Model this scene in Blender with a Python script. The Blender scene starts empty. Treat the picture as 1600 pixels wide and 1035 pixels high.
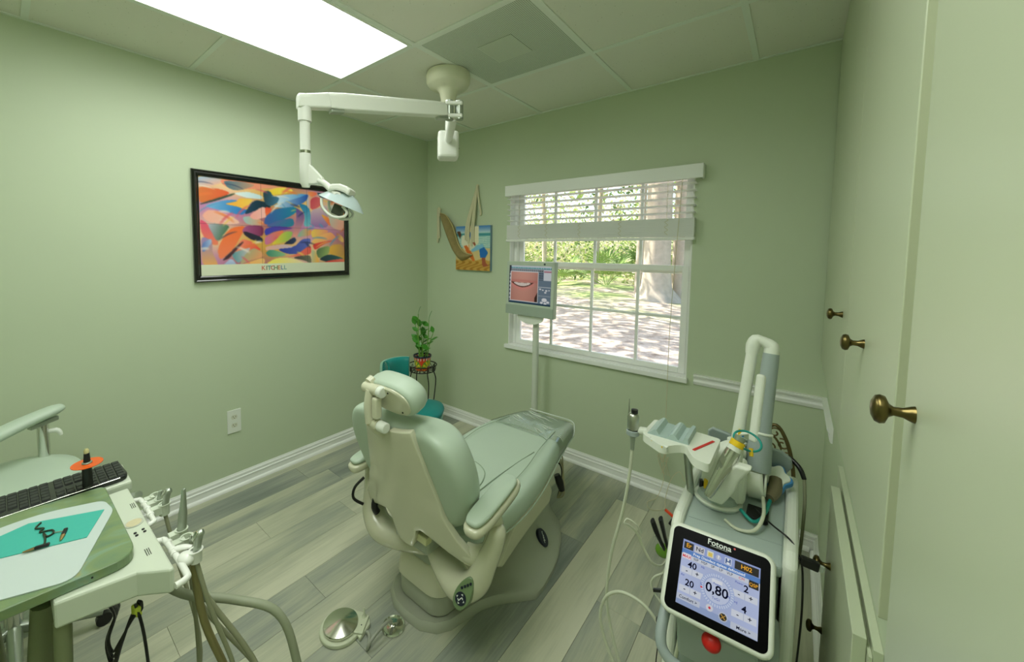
import bpy, bmesh, math, random
import numpy as np
from mathutils import Vector as V, Matrix as M4
random.seed(7); rng = np.random.default_rng(7)
S = bpy.context.scene
col = S.collection
pi = math.pi

# ---------------------------------------------------------------- camera, sky, sun, exposure
cd = bpy.data.cameras.new('camera'); cam = bpy.data.objects.new('camera', cd); col.objects.link(cam)
cd.sensor_width = 36; cd.lens = 13.852; cd.shift_x = 0.0533; cd.shift_y = -0.0543; cd.clip_start = 0.02; cd.clip_end = 300
right = V((0.75765565, 0.65261485, 0.00719508)); up = V((-0.04757873, 0.04423499, 0.99788753)); fwd = V((-0.65091795, 0.75639746, -0.06456547))
m = M4(((right.x, up.x, -fwd.x, 2.555), (right.y, up.y, -fwd.y, -2.5503), (right.z, up.z, -fwd.z, 1.4676), (0, 0, 0, 1)))
cam.matrix_world = m
S.camera = cam
w = bpy.data.worlds.new('sky'); S.world = w; w.use_nodes = True
nt = w.node_tree; bg = nt.nodes['Background']
sky = nt.nodes.new('ShaderNodeTexSky'); sky.sky_type = 'NISHITA'; sky.sun_disc = False; sky.sun_elevation = math.radians(58); sky.sun_rotation = math.radians(280)
sky.dust_density = 2.5; sky.air_density = 1.0
nt.links.new(sky.outputs[0], bg.inputs[0]); bg.inputs[1].default_value = 0.5
sl = bpy.data.lights.new('sun', 'SUN'); sl.energy = 12.0; sl.angle = 0.009; sl.color = (1.0, 0.95, 0.86)
so = bpy.data.objects.new('sun', sl); col.objects.link(so)
so.rotation_euler = V((0.85, 0.14, -1.25)).to_track_quat('-Z', 'Y').to_euler()
S.view_settings.view_transform = 'Standard'; S.view_settings.look = 'None'; S.view_settings.gamma = 1.0
S.view_settings.use_curve_mapping = False
S.view_settings.exposure = 0.0
S.cycles.use_denoising = True
S.cycles.max_bounces = 10; S.cycles.diffuse_bounces = 6; S.cycles.transparent_max_bounces = 16
S.cycles.sample_clamp_indirect = 6.0
LIGHT_L = 5.5          # radiance of the fluorescent troffers
LIGHT_C = (0.95, 1.0, 0.93)
for i_, (lx, ly) in enumerate(((0.8286, -1.8271), (2.0478, -2.4367))):     # the tubes of the visible ceiling fixture and of the added unseen one: prismatic lenses throw most light downwards
    al = bpy.data.lights.new('fixture_tubes', 'AREA'); al.shape = 'RECTANGLE'; al.size = 0.56; al.size_y = 1.17; al.energy = 6.5; al.color = LIGHT_C; al.spread = math.radians(165)
    ao = bpy.data.objects.new('fixture_tubes', al); col.objects.link(ao); ao.location = (lx, ly, 2.4375)

# ---------------------------------------------------------------- helpers
def lin(c):
    return tuple((x / 255 / 12.92) if x / 255 <= 0.04045 else ((x / 255 + 0.055) / 1.055) ** 2.4 for x in c)

MATS = {}
def mat(name, rgb, rough=0.5, metal=0.0, noise=0.0, scale=40.0, bump=0.0, bscale=200.0, coat=0.0, spec=0.5, emit=None, es=0.0):
    mt = bpy.data.materials.new(name); mt.use_nodes = True
    n = mt.node_tree; b = n.nodes['Principled BSDF']
    c = (*lin(rgb), 1)
    b.inputs['Base Color'].default_value = c
    b.inputs['Roughness'].default_value = rough; b.inputs['Metallic'].default_value = metal
    b.inputs['Coat Weight'].default_value = coat; b.inputs['Specular IOR Level'].default_value = spec
    if emit: b.inputs['Emission Color'].default_value = (*emit, 1); b.inputs['Emission Strength'].default_value = es
    tc = n.nodes.new('ShaderNodeTexCoord')
    if noise > 0:
        t = n.nodes.new('ShaderNodeTexNoise'); t.inputs['Scale'].default_value = scale; t.inputs['Detail'].default_value = 4
        r = n.nodes.new('ShaderNodeMapRange'); r.inputs[3].default_value = 1 - noise; r.inputs[4].default_value = 1 + noise
        mx = n.nodes.new('ShaderNodeMix'); mx.data_type = 'RGBA'; mx.blend_type = 'MULTIPLY'; mx.inputs[0].default_value = 1
        mx.inputs[6].default_value = c
        n.links.new(tc.outputs['Object'], t.inputs['Vector']); n.links.new(t.outputs['Fac'], r.inputs[0]); n.links.new(r.outputs[0], mx.inputs[7]); n.links.new(mx.outputs[2], b.inputs['Base Color'])
    if bump > 0:
        t = n.nodes.new('ShaderNodeTexNoise'); t.inputs['Scale'].default_value = bscale; t.inputs['Detail'].default_value = 3
        bm = n.nodes.new('ShaderNodeBump'); bm.inputs['Strength'].default_value = bump; bm.inputs['Distance'].default_value = 0.002
        n.links.new(tc.outputs['Object'], t.inputs['Vector']); n.links.new(t.outputs['Fac'], bm.inputs['Height']); n.links.new(bm.outputs[0], b.inputs['Normal'])
    MATS[name] = mt
    return mt

def attr_mat(name, rough=0.4, emit=0.0, coat=0.0):
    mt = bpy.data.materials.new(name); mt.use_nodes = True
    n = mt.node_tree; b = n.nodes['Principled BSDF']; a = n.nodes.new('ShaderNodeVertexColor'); a.layer_name = 'print'
    b.inputs['Roughness'].default_value = rough; b.inputs['Coat Weight'].default_value = coat; b.inputs['Coat Roughness'].default_value = 0.05; b.inputs['Specular IOR Level'].default_value = 0.1 if emit > 0 else 0.4
    n.links.new(a.outputs[0], b.inputs['Base Color'])
    if emit > 0:
        n.links.new(a.outputs[0], b.inputs['Emission Color']); b.inputs['Emission Strength'].default_value = emit
        b.inputs['Base Color'].default_value = (0.01, 0.01, 0.01, 1); n.links.remove(b.inputs['Base Color'].links[0])
    return mt

LOC = {}
class MB:
    """collects pieces of one mesh in room coordinates"""
    def __init__(s): s.v = []; s.f = []; s.flat = False
    def add(s, vs, fs):
        o = len(s.v); s.v += [tuple(x) for x in vs]; s.f += [tuple(i + o for i in f) for f in fs]; return s
    def box(s, a, b, mtx=None):
        (x0, y0, z0), (x1, y1, z1) = a, b
        vs = [V((x, y, z)) for z in (z0, z1) for y in (y0, y1) for x in (x0, x1)]
        if mtx is not None: vs = [mtx @ x for x in vs]
        return s.add(vs, [(0, 2, 3, 1), (4, 5, 7, 6), (0, 1, 5, 4), (2, 6, 7, 3), (0, 4, 6, 2), (1, 3, 7, 5)])
    def obox(s, c, ax, ay, az, sx, sy, sz):
        c = V(c); ax, ay, az = [V(k).normalized() for k in (ax, ay, az)]
        mtx = M4(((ax.x, ay.x, az.x, c.x), (ax.y, ay.y, az.y, c.y), (ax.z, ay.z, az.z, c.z), (0, 0, 0, 1)))
        return s.box((-sx / 2, -sy / 2, -sz / 2), (sx / 2, sy / 2, sz / 2), mtx)
    def rings(s, rs, cap=True, closed=False):
        n = len(rs[0]); vs = [p for r in rs for p in r]; fs = []
        k = len(rs)
        for i in range(k if closed else k - 1):
            for j in range(n):
                a, b = i * n + j, i * n + (j + 1) % n; c, d = ((i + 1) % k) * n + (j + 1) % n, ((i + 1) % k) * n + j
                fs.append((a, b, c, d))
        if cap and not closed: fs += [tuple(range(n - 1, -1, -1)), tuple(range((k - 1) * n, k * n))]
        return s.add(vs, fs)
    def tube(s, pts, r, n=10, smooth=0, flat=1.0, closed=False, cap=True):
        pts = [V(p) for p in pts]
        rr = list(r) if hasattr(r, '__len__') else [r] * len(pts)
        if smooth: pts, rr = spline(pts, rr, smooth, closed)
        rs = []; k = len(pts); prev = None
        for i, p in enumerate(pts):
            if closed: t = pts[(i + 1) % k] - pts[i - 1]
            else: t = pts[min(i + 1, k - 1)] - pts[max(i - 1, 0)]
            t.normalize()
            if prev is None:
                h = V((0, 0, 1)) if abs(t.z) < 0.9 else V((1, 0, 0)); u = h.cross(t).normalized()
            else: u = (prev - prev.dot(t) * t).normalized()
            prev = u; q = t.cross(u)
            rs.append([p + rr[i] * (math.cos(a) * u + flat * math.sin(a) * q) for a in [2 * pi * j / n for j in range(n)]])
        return s.rings(rs, cap, closed)
    def cyl(s, a, b, r, r2=None, n=20): return s.tube([a, b], [r, r if r2 is None else r2], n)
    def lathe(s, prof, c, axis=(0, 0, 1), n=28, cap=True):
        c = V(c); ax = V(axis).normalized(); h = V((1, 0, 0)) if abs(ax.x) < 0.9 else V((0, 1, 0)); u = (h - h.dot(ax) * ax).normalized(); q = ax.cross(u)
        return s.rings([[c + ax * z + r * (math.cos(a) * u + math.sin(a) * q) for a in [2 * pi * j / n for j in range(n)]] for r, z in prof], cap)
    def prism(s, poly, d):
        d = V(d); p = [V(x) for x in poly]; n = len(p)
        s.add(p + [x + d for x in p], [tuple(range(n - 1, -1, -1)), tuple(range(n, 2 * n))] + [(i, (i + 1) % n, n + (i + 1) % n, n + i) for i in range(n)]); return s
    def ball(s, c, r, n=14, k=9, ax=((1, 0, 0), (0, 1, 0), (0, 0, 1))):
        c = V(c); r = r if hasattr(r, '__len__') else (r, r, r); A = [V(a) for a in ax]
        rs = []
        for i in range(1, k):
            t = pi * i / k
            rs.append([c + A[0] * r[0] * math.sin(t) * math.cos(a) + A[1] * r[1] * math.sin(t) * math.sin(a) - A[2] * r[2] * math.cos(t) for a in [2 * pi * j / n for j in range(n)]])
        return s.rings(rs)
    def torus(s, c, R, r, axis=(0, 0, 1), n=40, k=8):
        c = V(c); ax = V(axis).normalized(); h = V((1, 0, 0)) if abs(ax.x) < 0.9 else V((0, 1, 0)); u = (h - h.dot(ax) * ax).normalized(); q = ax.cross(u)
        return s.tube([c + R * (math.cos(2 * pi * j / n) * u + math.sin(2 * pi * j / n) * q) for j in range(n)], r, k, closed=True)
    def build(s, name, m, parent=None, smooth=40, bevel=0.0, subd=0, seg=2, **props):
        vs = np.array([tuple(x) for x in s.v], float)
        lo, hi = vs.min(0), vs.max(0); c = (lo + hi) / 2
        me = bpy.data.meshes.new(name); me.from_pydata((vs - c).tolist(), [], s.f); me.validate()
        bm = bmesh.new(); bm.from_mesh(me); bmesh.ops.recalc_face_normals(bm, faces=bm.faces); bm.to_mesh(me); bm.free()
        if smooth:
            me.polygons.foreach_set('use_smooth', [True] * len(me.polygons))
            if not subd: me.set_sharp_from_angle(angle=math.radians(smooth))
        o = bpy.data.objects.new(name, me); col.objects.link(o); me.materials.append(m)
        put(o, c, parent)
        if bevel:
            b = o.modifiers.new('bevel', 'BEVEL'); b.width = bevel; b.segments = seg; b.limit_method = 'ANGLE'; b.angle_limit = math.radians(35)
        if subd:
            b = o.modifiers.new('subd', 'SUBSURF'); b.levels = subd; b.render_levels = subd
        for k_, v_ in props.items(): o[k_] = v_
        return o

def spline(pts, rr, k, closed=False):
    P = [V(p) for p in pts]; n = len(P); op = []; orr = []
    rng_ = range(n if closed else n - 1)
    for i in rng_:
        if closed: a, b, c, d = P[i - 1], P[i], P[(i + 1) % n], P[(i + 2) % n]; r0, r1 = rr[i], rr[(i + 1) % n]
        else: a, b, c, d = P[max(i - 1, 0)], P[i], P[i + 1], P[min(i + 2, n - 1)]; r0, r1 = rr[i], rr[i + 1]
        for j in range(k):
            t = j / k; t2 = t * t; t3 = t2 * t
            op.append(0.5 * ((2 * b) + (c - a) * t + (2 * a - 5 * b + 4 * c - d) * t2 + (3 * b - a - 3 * c + d) * t3)); orr.append(r0 + (r1 - r0) * t)
    if not closed: op.append(P[-1]); orr.append(rr[-1])
    return op, orr

def put(o, c, parent):
    c = V(c)
    if parent is not None: o.parent = parent; o.location = c - LOC[parent.name]
    else: o.location = c
    LOC[o.name] = c

def tag(o, label=None, cat=None, group=None, kind=None):
    if label: o['label'] = label
    if cat: o['category'] = cat
    if group: o['group'] = group
    if kind: o['kind'] = kind
    return o

def thing(name, label, cat, loc=(0, 0, 0), group=None):
    o = bpy.data.objects.new(name, None); col.objects.link(o); o.empty_display_size = 0.05; put(o, loc, None)
    return tag(o, label, cat, group)

def clone(o, off):
    """a copy of a thing with copies of its parts, shifted by off"""
    c = o.copy(); col.objects.link(c); c.location = V(o.location) + V(off); LOC[c.name] = LOC[o.name] + V(off)
    for ch in o.children:
        d = ch.copy(); col.objects.link(d); d.parent = c; LOC[d.name] = LOC[ch.name] + V(off)
        for g in ch.children:
            e = g.copy(); col.objects.link(e); e.parent = d; LOC[e.name] = LOC[g.name] + V(off)
    return c

def copy_part(o, c, parent):
    d = o.copy(); col.objects.link(d); put(d, c, parent); return d

def sheet(name, fn, c00, c10, c01, nx, ny, m, parent, off=0.0):
    """flat printed sheet: fn(U, Vv) -> rgb array (sRGB 0-255); c00 top-left, c10 top-right, c01 bottom-left"""
    a, b, c = V(c00), V(c10), V(c01); nrm = (c - a).cross(b - a).normalized()
    U, W = np.meshgrid(np.linspace(0, 1, nx), np.linspace(0, 1, ny))
    rgb = np.clip(fn(U, W), 0, 255) / 255.0
    rgb = np.where(rgb <= 0.04045, rgb / 12.92, ((rgb + 0.055) / 1.055) ** 2.4)
    o_ = a + nrm * off; A = np.array(b - a); B = np.array(c - a)
    P = np.array(o_)[None, None] + U[..., None] * A + W[..., None] * B
    P = P.reshape(-1, 3); ctr = (P.min(0) + P.max(0)) / 2
    idx = np.arange(nx * ny).reshape(ny, nx)
    F = np.stack([idx[:-1, :-1], idx[1:, :-1], idx[1:, 1:], idx[:-1, 1:]], -1).reshape(-1, 4)
    me = bpy.data.meshes.new(name); me.from_pydata((P - ctr).tolist(), [], F.tolist())
    ca = me.color_attributes.new('print', 'FLOAT_COLOR', 'POINT')
    ca.data.foreach_set('color', np.concatenate([rgb.reshape(-1, 3), np.ones((nx * ny, 1))], 1).astype(np.float32).ravel())
    me.materials.append(m); o = bpy.data.objects.new(name, me); col.objects.link(o); put(o, ctr, parent)
    return o

def poly_in(U, W, poly):
    ins = np.zeros(U.shape, bool); n = len(poly)
    for i in range(n):
        x0, y0 = poly[i]; x1, y1 = poly[i - 1]
        if y0 == y1: continue
        c = ((y0 > W) != (y1 > W)) & (U < (x1 - x0) * (W - y0) / (y1 - y0) + x0); ins ^= c
    return ins

def blur(a, k):
    for _ in range(k):
        p = np.pad(a, ((1, 1), (1, 1), (0, 0)), 'edge'); a = (p[1:-1, 1:-1] * 2 + p[:-2, 1:-1] + p[2:, 1:-1] + p[1:-1, :-2] + p[1:-1, 2:]) / 6
    return a

def text(name, s, size, o, rx, ry, m, parent, off=0.0006, bold=0.0, align='CENTER', spacing=1.0):
    """flat lettering: o centre, rx reading direction, ry up direction"""
    cu = bpy.data.curves.new(name, 'FONT'); cu.body = s; cu.size = size; cu.align_x = align; cu.align_y = 'CENTER'; cu.offset = bold; cu.resolution_u = 3; cu.space_character = spacing
    t = bpy.data.objects.new(name, cu); me = bpy.data.meshes.new_from_object(t); bpy.data.objects.remove(t)
    rx, ry = V(rx).normalized(), V(ry).normalized(); nz = rx.cross(ry); o = V(o) + nz * off
    b = MB(); b.add([o + rx * v.co.x + ry * v.co.y for v in me.vertices], [tuple(p.vertices) for p in me.polygons])
    bpy.data.meshes.remove(me); bpy.data.curves.remove(cu)
    return b.build(name, m, parent, smooth=0)

# ---------------------------------------------------------------- materials
wallm = mat('wall_paint', (197, 209, 180), 0.55, noise=0.015, scale=3, bump=0.05, bscale=350)
ceilm = mat('ceiling_tile_fissured', (234, 234, 222), 0.9, bump=0.3, bscale=260)
gridm = mat('ceiling_grid', (232, 238, 228), 0.5)
trimm = mat('white_trim', (242, 243, 240), 0.4)
whitem = mat('white_plastic', (228, 232, 222), 0.35)
lampw = mat('lamp_white', (236, 238, 230), 0.32)
creamm = mat('cream_enamel', (208, 207, 182), 0.22, coat=0.3)
sagem = mat('sage_vinyl', (184, 200, 182), 0.42, noise=0.03, scale=8, bump=0.06, bscale=500)
sagedk = mat('sage_vinyl_rear', (140, 158, 118), 0.5, noise=0.03, scale=8)
sagep = mat('sage_plastic', (160, 168, 150), 0.38)
basem = mat('chair_base_enamel', (166, 170, 152), 0.36, coat=0.15)
seamm = mat('seam', (146, 164, 140), 0.7)
tealm = mat('teal_vinyl', (12, 128, 124), 0.42, noise=0.04, scale=14)
chrome = mat('chrome', (225, 226, 220), 0.12, 1.0)
steel = mat('brushed_steel', (190, 192, 182), 0.3, 1.0)
satin = mat('satin_metal', (176, 184, 172), 0.35, 0.8)
blackm = mat('black_plastic', (16, 17, 17), 0.35)
blackmt = mat('black_wire', (14, 14, 13), 0.5)
darkm = mat('dark_recess', (22, 24, 20), 0.8)
brassm = mat('antique_brass', (106, 94, 58), 0.3, 1.0, noise=0.15, scale=60)
cabm = mat('cabinet_paint', (192, 200, 172), 0.34)
greyp = mat('laser_grey', (168, 182, 176), 0.4)
greyd = mat('laser_arm_grey', (156, 168, 166), 0.4)
laserw = mat('laser_white', (228, 232, 220), 0.38)
tubem = mat('cable_grey_green', (150, 152, 124), 0.5)
hosem = mat('cream_hose', (206, 210, 188), 0.4)
redm = mat('red', (208, 28, 22), 0.35)
orangem = mat('orange_shield', (226, 92, 20), 0.25)
yellowm = mat('yellow', (236, 196, 20), 0.45)
paperm = mat('white_paper', (192, 204, 200), 0.7)
tealpaper = mat('teal_paper', (66, 176, 160), 0.75, noise=0.03, scale=60)
ropem = mat('rope', (214, 208, 176), 0.85)
bronzem = mat('bronze', (118, 104, 70), 0.4, 0.8)
bluem = mat('blue', (70, 140, 200), 0.45)
navym = mat('navy_badge', (14, 24, 44), 0.3)
greenlens = mat('green_lens', (96, 140, 40), 0.15)
tealcable = mat('teal_cable', (30, 150, 140), 0.4)

def counter_mat():
    mt = mat('marbled_laminate', (140, 160, 120), 0.3, coat=0.1)
    n = mt.node_tree; b = n.nodes['Principled BSDF']; tc = n.nodes['Texture Coordinate']
    t = n.nodes.new('ShaderNodeTexNoise'); t.inputs['Scale'].default_value = 9; t.inputs['Detail'].default_value = 6; t.inputs['Distortion'].default_value = 1.2
    r = n.nodes.new('ShaderNodeValToRGB'); e = r.color_ramp.elements
    e[0].position = 0.32; e[0].color = (*lin((96, 126, 104)), 1); e[1].position = 0.72; e[1].color = (*lin((160, 154, 96)), 1)
    k = e.new(0.5); k.color = (*lin((122, 142, 96)), 1); k = e.new(0.62); k.color = (*lin((122, 150, 126)), 1)
    mp = n.nodes.new('ShaderNodeMapping'); mp.inputs['Scale'].default_value = (1.4, 0.7, 1)
    n.links.new(tc.outputs['Object'], mp.inputs[0]); n.links.new(mp.outputs[0], t.inputs['Vector']); n.links.new(t.outputs['Fac'], r.inputs[0]); n.links.new(r.outputs[0], b.inputs['Base Color'])
    return mt
counterm = counter_mat()

def plank_mat():
    mt = bpy.data.materials.new('vinyl_plank'); mt.use_nodes = True
    n = mt.node_tree; b = n.nodes['Principled BSDF']; b.inputs['Roughness'].default_value = 0.42
    tc = n.nodes.new('ShaderNodeTexCoord'); oi = n.nodes.new('ShaderNodeObjectInfo')
    ad = n.nodes.new('ShaderNodeVectorMath'); ad.operation = 'ADD'
    cm = n.nodes.new('ShaderNodeCombineXYZ'); mu = n.nodes.new('ShaderNodeMath'); mu.operation = 'MULTIPLY'; mu.inputs[1].default_value = 37.0
    n.links.new(oi.outputs['Random'], mu.inputs[0]); n.links.new(mu.outputs[0], cm.inputs[0]); n.links.new(mu.outputs[0], cm.inputs[2])
    n.links.new(tc.outputs['Object'], ad.inputs[0]); n.links.new(cm.outputs[0], ad.inputs[1])
    mp = n.nodes.new('ShaderNodeMapping'); mp.inputs['Scale'].default_value = (26, 1.6, 1); n.links.new(ad.outputs[0], mp.inputs[0])
    g1 = n.nodes.new('ShaderNodeTexNoise'); g1.inputs['Scale'].default_value = 1.0; g1.inputs['Detail'].default_value = 8; g1.inputs['Roughness'].default_value = 0.7; g1.inputs['Distortion'].default_value = 0.6
    n.links.new(mp.outputs[0], g1.inputs['Vector'])
    mp2 = n.nodes.new('ShaderNodeMapping'); mp2.inputs['Scale'].default_value = (7, 1.5, 1); n.links.new(ad.outputs[0], mp2.inputs[0])
    g2 = n.nodes.new('ShaderNodeTexNoise'); g2.inputs['Scale'].default_value = 1.0; g2.inputs['Detail'].default_value = 3; n.links.new(mp2.outputs[0], g2.inputs['Vector'])
    mp3 = n.nodes.new('ShaderNodeMapping'); mp3.inputs['Scale'].default_value = (150, 7, 1); n.links.new(ad.outputs[0], mp3.inputs[0])
    g3 = n.nodes.new('ShaderNodeTexNoise'); g3.inputs['Scale'].default_value = 1.0; g3.inputs['Detail'].default_value = 2; n.links.new(mp3.outputs[0], g3.inputs['Vector'])
    # tone: plank random + broad cloud + grain streaks
    a1 = n.nodes.new('ShaderNodeMath'); a1.operation = 'MULTIPLY_ADD'; a1.inputs[1].default_value = 0.95; n.links.new(g2.outputs['Fac'], a1.inputs[0])
    at = n.nodes.new('ShaderNodeAttribute'); at.attribute_type = 'OBJECT'; at.attribute_name = 'tone'
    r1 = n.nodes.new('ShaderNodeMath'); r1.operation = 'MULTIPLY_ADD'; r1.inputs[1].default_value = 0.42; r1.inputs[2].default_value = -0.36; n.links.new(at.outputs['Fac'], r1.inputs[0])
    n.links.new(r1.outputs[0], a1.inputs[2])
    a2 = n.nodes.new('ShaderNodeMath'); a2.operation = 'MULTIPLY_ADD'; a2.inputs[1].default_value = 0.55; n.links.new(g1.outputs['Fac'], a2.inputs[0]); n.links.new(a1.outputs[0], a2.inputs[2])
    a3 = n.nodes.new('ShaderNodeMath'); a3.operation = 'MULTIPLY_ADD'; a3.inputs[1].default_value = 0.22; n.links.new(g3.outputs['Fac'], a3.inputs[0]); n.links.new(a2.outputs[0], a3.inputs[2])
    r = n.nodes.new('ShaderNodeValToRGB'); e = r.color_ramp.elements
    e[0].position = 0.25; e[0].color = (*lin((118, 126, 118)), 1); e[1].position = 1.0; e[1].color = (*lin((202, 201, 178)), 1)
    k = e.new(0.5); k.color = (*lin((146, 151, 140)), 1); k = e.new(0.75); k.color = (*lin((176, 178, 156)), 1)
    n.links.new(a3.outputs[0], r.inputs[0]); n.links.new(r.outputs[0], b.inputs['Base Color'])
    bm = n.nodes.new('ShaderNodeBump'); bm.inputs['Strength'].default_value = 0.12; bm.inputs['Distance'].default_value = 0.001; n.links.new(g3.outputs['Fac'], bm.inputs['Height']); n.links.new(bm.outputs[0], b.inputs['Normal'])
    return mt
plankm = plank_mat()

def tile_mat():
    n = ceilm.node_tree; b = n.nodes['Principled BSDF']; tc = n.nodes['Texture Coordinate']
    v = n.nodes.new('ShaderNodeTexVoronoi'); v.inputs['Scale'].default_value = 55
    t = n.nodes.new('ShaderNodeTexNoise'); t.inputs['Scale'].default_value = 30
    c = n.nodes.new('ShaderNodeMath'); c.operation = 'LESS_THAN'; c.inputs[1].default_value = 0.10
    c2 = n.nodes.new('ShaderNodeMath'); c2.operation = 'GREATER_THAN'; c2.inputs[1].default_value = 0.52
    mu = n.nodes.new('ShaderNodeMath'); mu.operation = 'MULTIPLY'
    mx = n.nodes.new('ShaderNodeMix'); mx.data_type = 'RGBA'; mx.inputs[6].default_value = (*lin((232, 232, 220)), 1); mx.inputs[7].default_value = (*lin((176, 178, 160)), 1)
    n.links.new(tc.outputs['Object'], v.inputs['Vector']); n.links.new(tc.outputs['Object'], t.inputs['Vector'])
    n.links.new(v.outputs['Distance'], c.inputs[0]); n.links.new(t.outputs['Fac'], c2.inputs[0]); n.links.new(c.outputs[0], mu.inputs[0]); n.links.new(c2.outputs[0], mu.inputs[1])
    n.links.new(mu.outputs[0], mx.inputs[0]); n.links.new(mx.outputs[2], b.inputs['Base Color'])
tile_mat()

def clear_mat(name, tint, gloss_lo, rough, bump=0.0, bscale=30):
    mt = bpy.data.materials.new(name); mt.use_nodes = True; n = mt.node_tree; n.nodes.clear()
    out = n.nodes.new('ShaderNodeOutputMaterial'); tr = n.nodes.new('ShaderNodeBsdfTransparent'); gl = n.nodes.new('ShaderNodeBsdfGlossy'); mx = n.nodes.new('ShaderNodeMixShader')
    lw = n.nodes.new('ShaderNodeLayerWeight'); lw.inputs[0].default_value = 0.25; mr = n.nodes.new('ShaderNodeMapRange'); mr.inputs[3].default_value = gloss_lo; mr.inputs[4].default_value = 0.9
    tr.inputs[0].default_value = (*tint, 1); gl.inputs[1].default_value = rough
    n.links.new(lw.outputs['Fresnel'], mr.inputs[0]); n.links.new(mr.outputs[0], mx.inputs[0]); n.links.new(tr.outputs[0], mx.inputs[1]); n.links.new(gl.outputs[0], mx.inputs[2]); n.links.new(mx.outputs[0], out.inputs[0])
    if bump:
        tc = n.nodes.new('ShaderNodeTexCoord'); mp = n.nodes.new('ShaderNodeMapping'); mp.inputs['Scale'].default_value = (1, 0.25, 1); mp.inputs['Rotation'].default_value = (0, 0, 0.5)
        t = n.nodes.new('ShaderNodeTexNoise'); t.inputs['Scale'].default_value = bscale; t.inputs['Detail'].default_value = 3; t.inputs['Distortion'].default_value = 0.8
        bm = n.nodes.new('ShaderNodeBump'); bm.inputs['Strength'].default_value = bump; bm.inputs['Distance'].default_value = 0.01
        n.links.new(tc.outputs['Object'], mp.inputs[0]); n.links.new(mp.outputs[0], t.inputs['Vector']); n.links.new(t.outputs['Fac'], bm.inputs['Height']); n.links.new(bm.outputs[0], gl.inputs['Normal']); n.links.new(bm.outputs[0], lw.inputs['Normal'])
    return mt
glassm = clear_mat('window_glass', (0.96, 0.98, 0.96), 0.02, 0.02)
wrapm = clear_mat('plastic_wrap', (0.97, 0.98, 0.97), 0.10, 0.13, 0.55, 15)
lensm = clear_mat('clear_reflector', (0.80, 0.86, 0.90), 0.25, 0.12)

def emit_mat(name, rgb, s):
    mt = bpy.data.materials.new(name); mt.use_nodes = True; n = mt.node_tree; n.nodes.clear()
    out = n.nodes.new('ShaderNodeOutputMaterial'); e = n.nodes.new('ShaderNodeEmission'); e.inputs[0].default_value = (*rgb, 1); e.inputs[1].default_value = s; n.links.new(e.outputs[0], out.inputs[0]); return mt
panelm = emit_mat('fluorescent_diffuser', LIGHT_C, LIGHT_L)

# ---------------------------------------------------------------- room shell
RX, YB, H = 2.6965, -3.75, 2.44
def struct(name, b, m, parent=None, **k): return b.build(name, m, parent, kind='structure', **k)
floor = struct('floor', MB().box((-0.12, YB - 0.12, -0.12), (RX + 0.12, 0.14, -0.006)), darkm)
struct('wall_left', MB().box((-0.12, YB - 0.12, -0.006), (0, 0.14, 2.6)), wallm)
struct('wall_right', MB().box((RX, YB - 0.12, -0.006), (RX + 0.12, 0.14, 2.6)), wallm)
struct('wall_back', MB().box((0, YB - 0.12, -0.006), (RX, YB, 2.6)), wallm)
WX0, WX1, WZ0, WZ1 = 0.885, 2.105, 0.735, 1.93
wf = MB()
for a, b in (((0, 0, -0.006), (WX0, 0.14, 2.6)), ((WX1, 0, -0.006), (RX, 0.14, 2.6)), ((WX0, 0, -0.006), (WX1, 0.14, WZ0)), ((WX0, 0, WZ1), (WX1, 0.14, 2.6))): wf.box(a, b)
struct('wall_window', wf, wallm)
ceiling = struct('ceiling', MB().box((0, YB, 2.475), (RX, 0, 2.6)), darkm)

# floor planks, each its own piece
PW, PL = 0.1735, 1.22
offs = {-6: 0.55, -5: -0.02, -4: -0.575, -3: -0.31, -2: -0.02, -1: 0.33, 0: 0.0, 1: 0.45, 2: 0.78, 3: 0.25, 4: 0.6, 5: -0.22, 6: -0.95, 7: 0.3, 8: 0.75, 9: 0.1, 10: 0.5}
tones = {(0, 0): 0.95, (5, 0): 0.92}
for k in range(-6, 11):
    x0, x1 = 0.945 + PW * k, 0.945 + PW * (k + 1)
    x0c, x1c = max(x0, 0.001), min(x1, RX - 0.001)
    if x1c - x0c < 0.01: continue
    anchor = {0: -1.717, -3: -1.715, -4: -1.18, 5: -0.225, 6: -0.975}.get(k, -1.3 + offs[k])
    y = anchor
    while y < 0: y += PL
    i = 0
    while y > YB:
        y1, y0 = min(y, -0.001), max(y - PL, YB + 0.001)
        if y1 - y0 > 0.02:
            g = 0.0005
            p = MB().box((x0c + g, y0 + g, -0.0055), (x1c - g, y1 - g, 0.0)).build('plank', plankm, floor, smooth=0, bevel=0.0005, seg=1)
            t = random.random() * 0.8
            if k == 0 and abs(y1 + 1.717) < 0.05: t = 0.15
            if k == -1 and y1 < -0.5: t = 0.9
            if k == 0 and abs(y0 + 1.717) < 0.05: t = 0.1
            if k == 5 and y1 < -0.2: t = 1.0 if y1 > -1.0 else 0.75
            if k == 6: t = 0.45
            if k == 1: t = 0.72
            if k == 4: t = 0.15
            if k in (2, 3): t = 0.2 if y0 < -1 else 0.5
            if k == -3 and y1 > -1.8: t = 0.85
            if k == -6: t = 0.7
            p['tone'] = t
        y -= PL; i += 1

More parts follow.
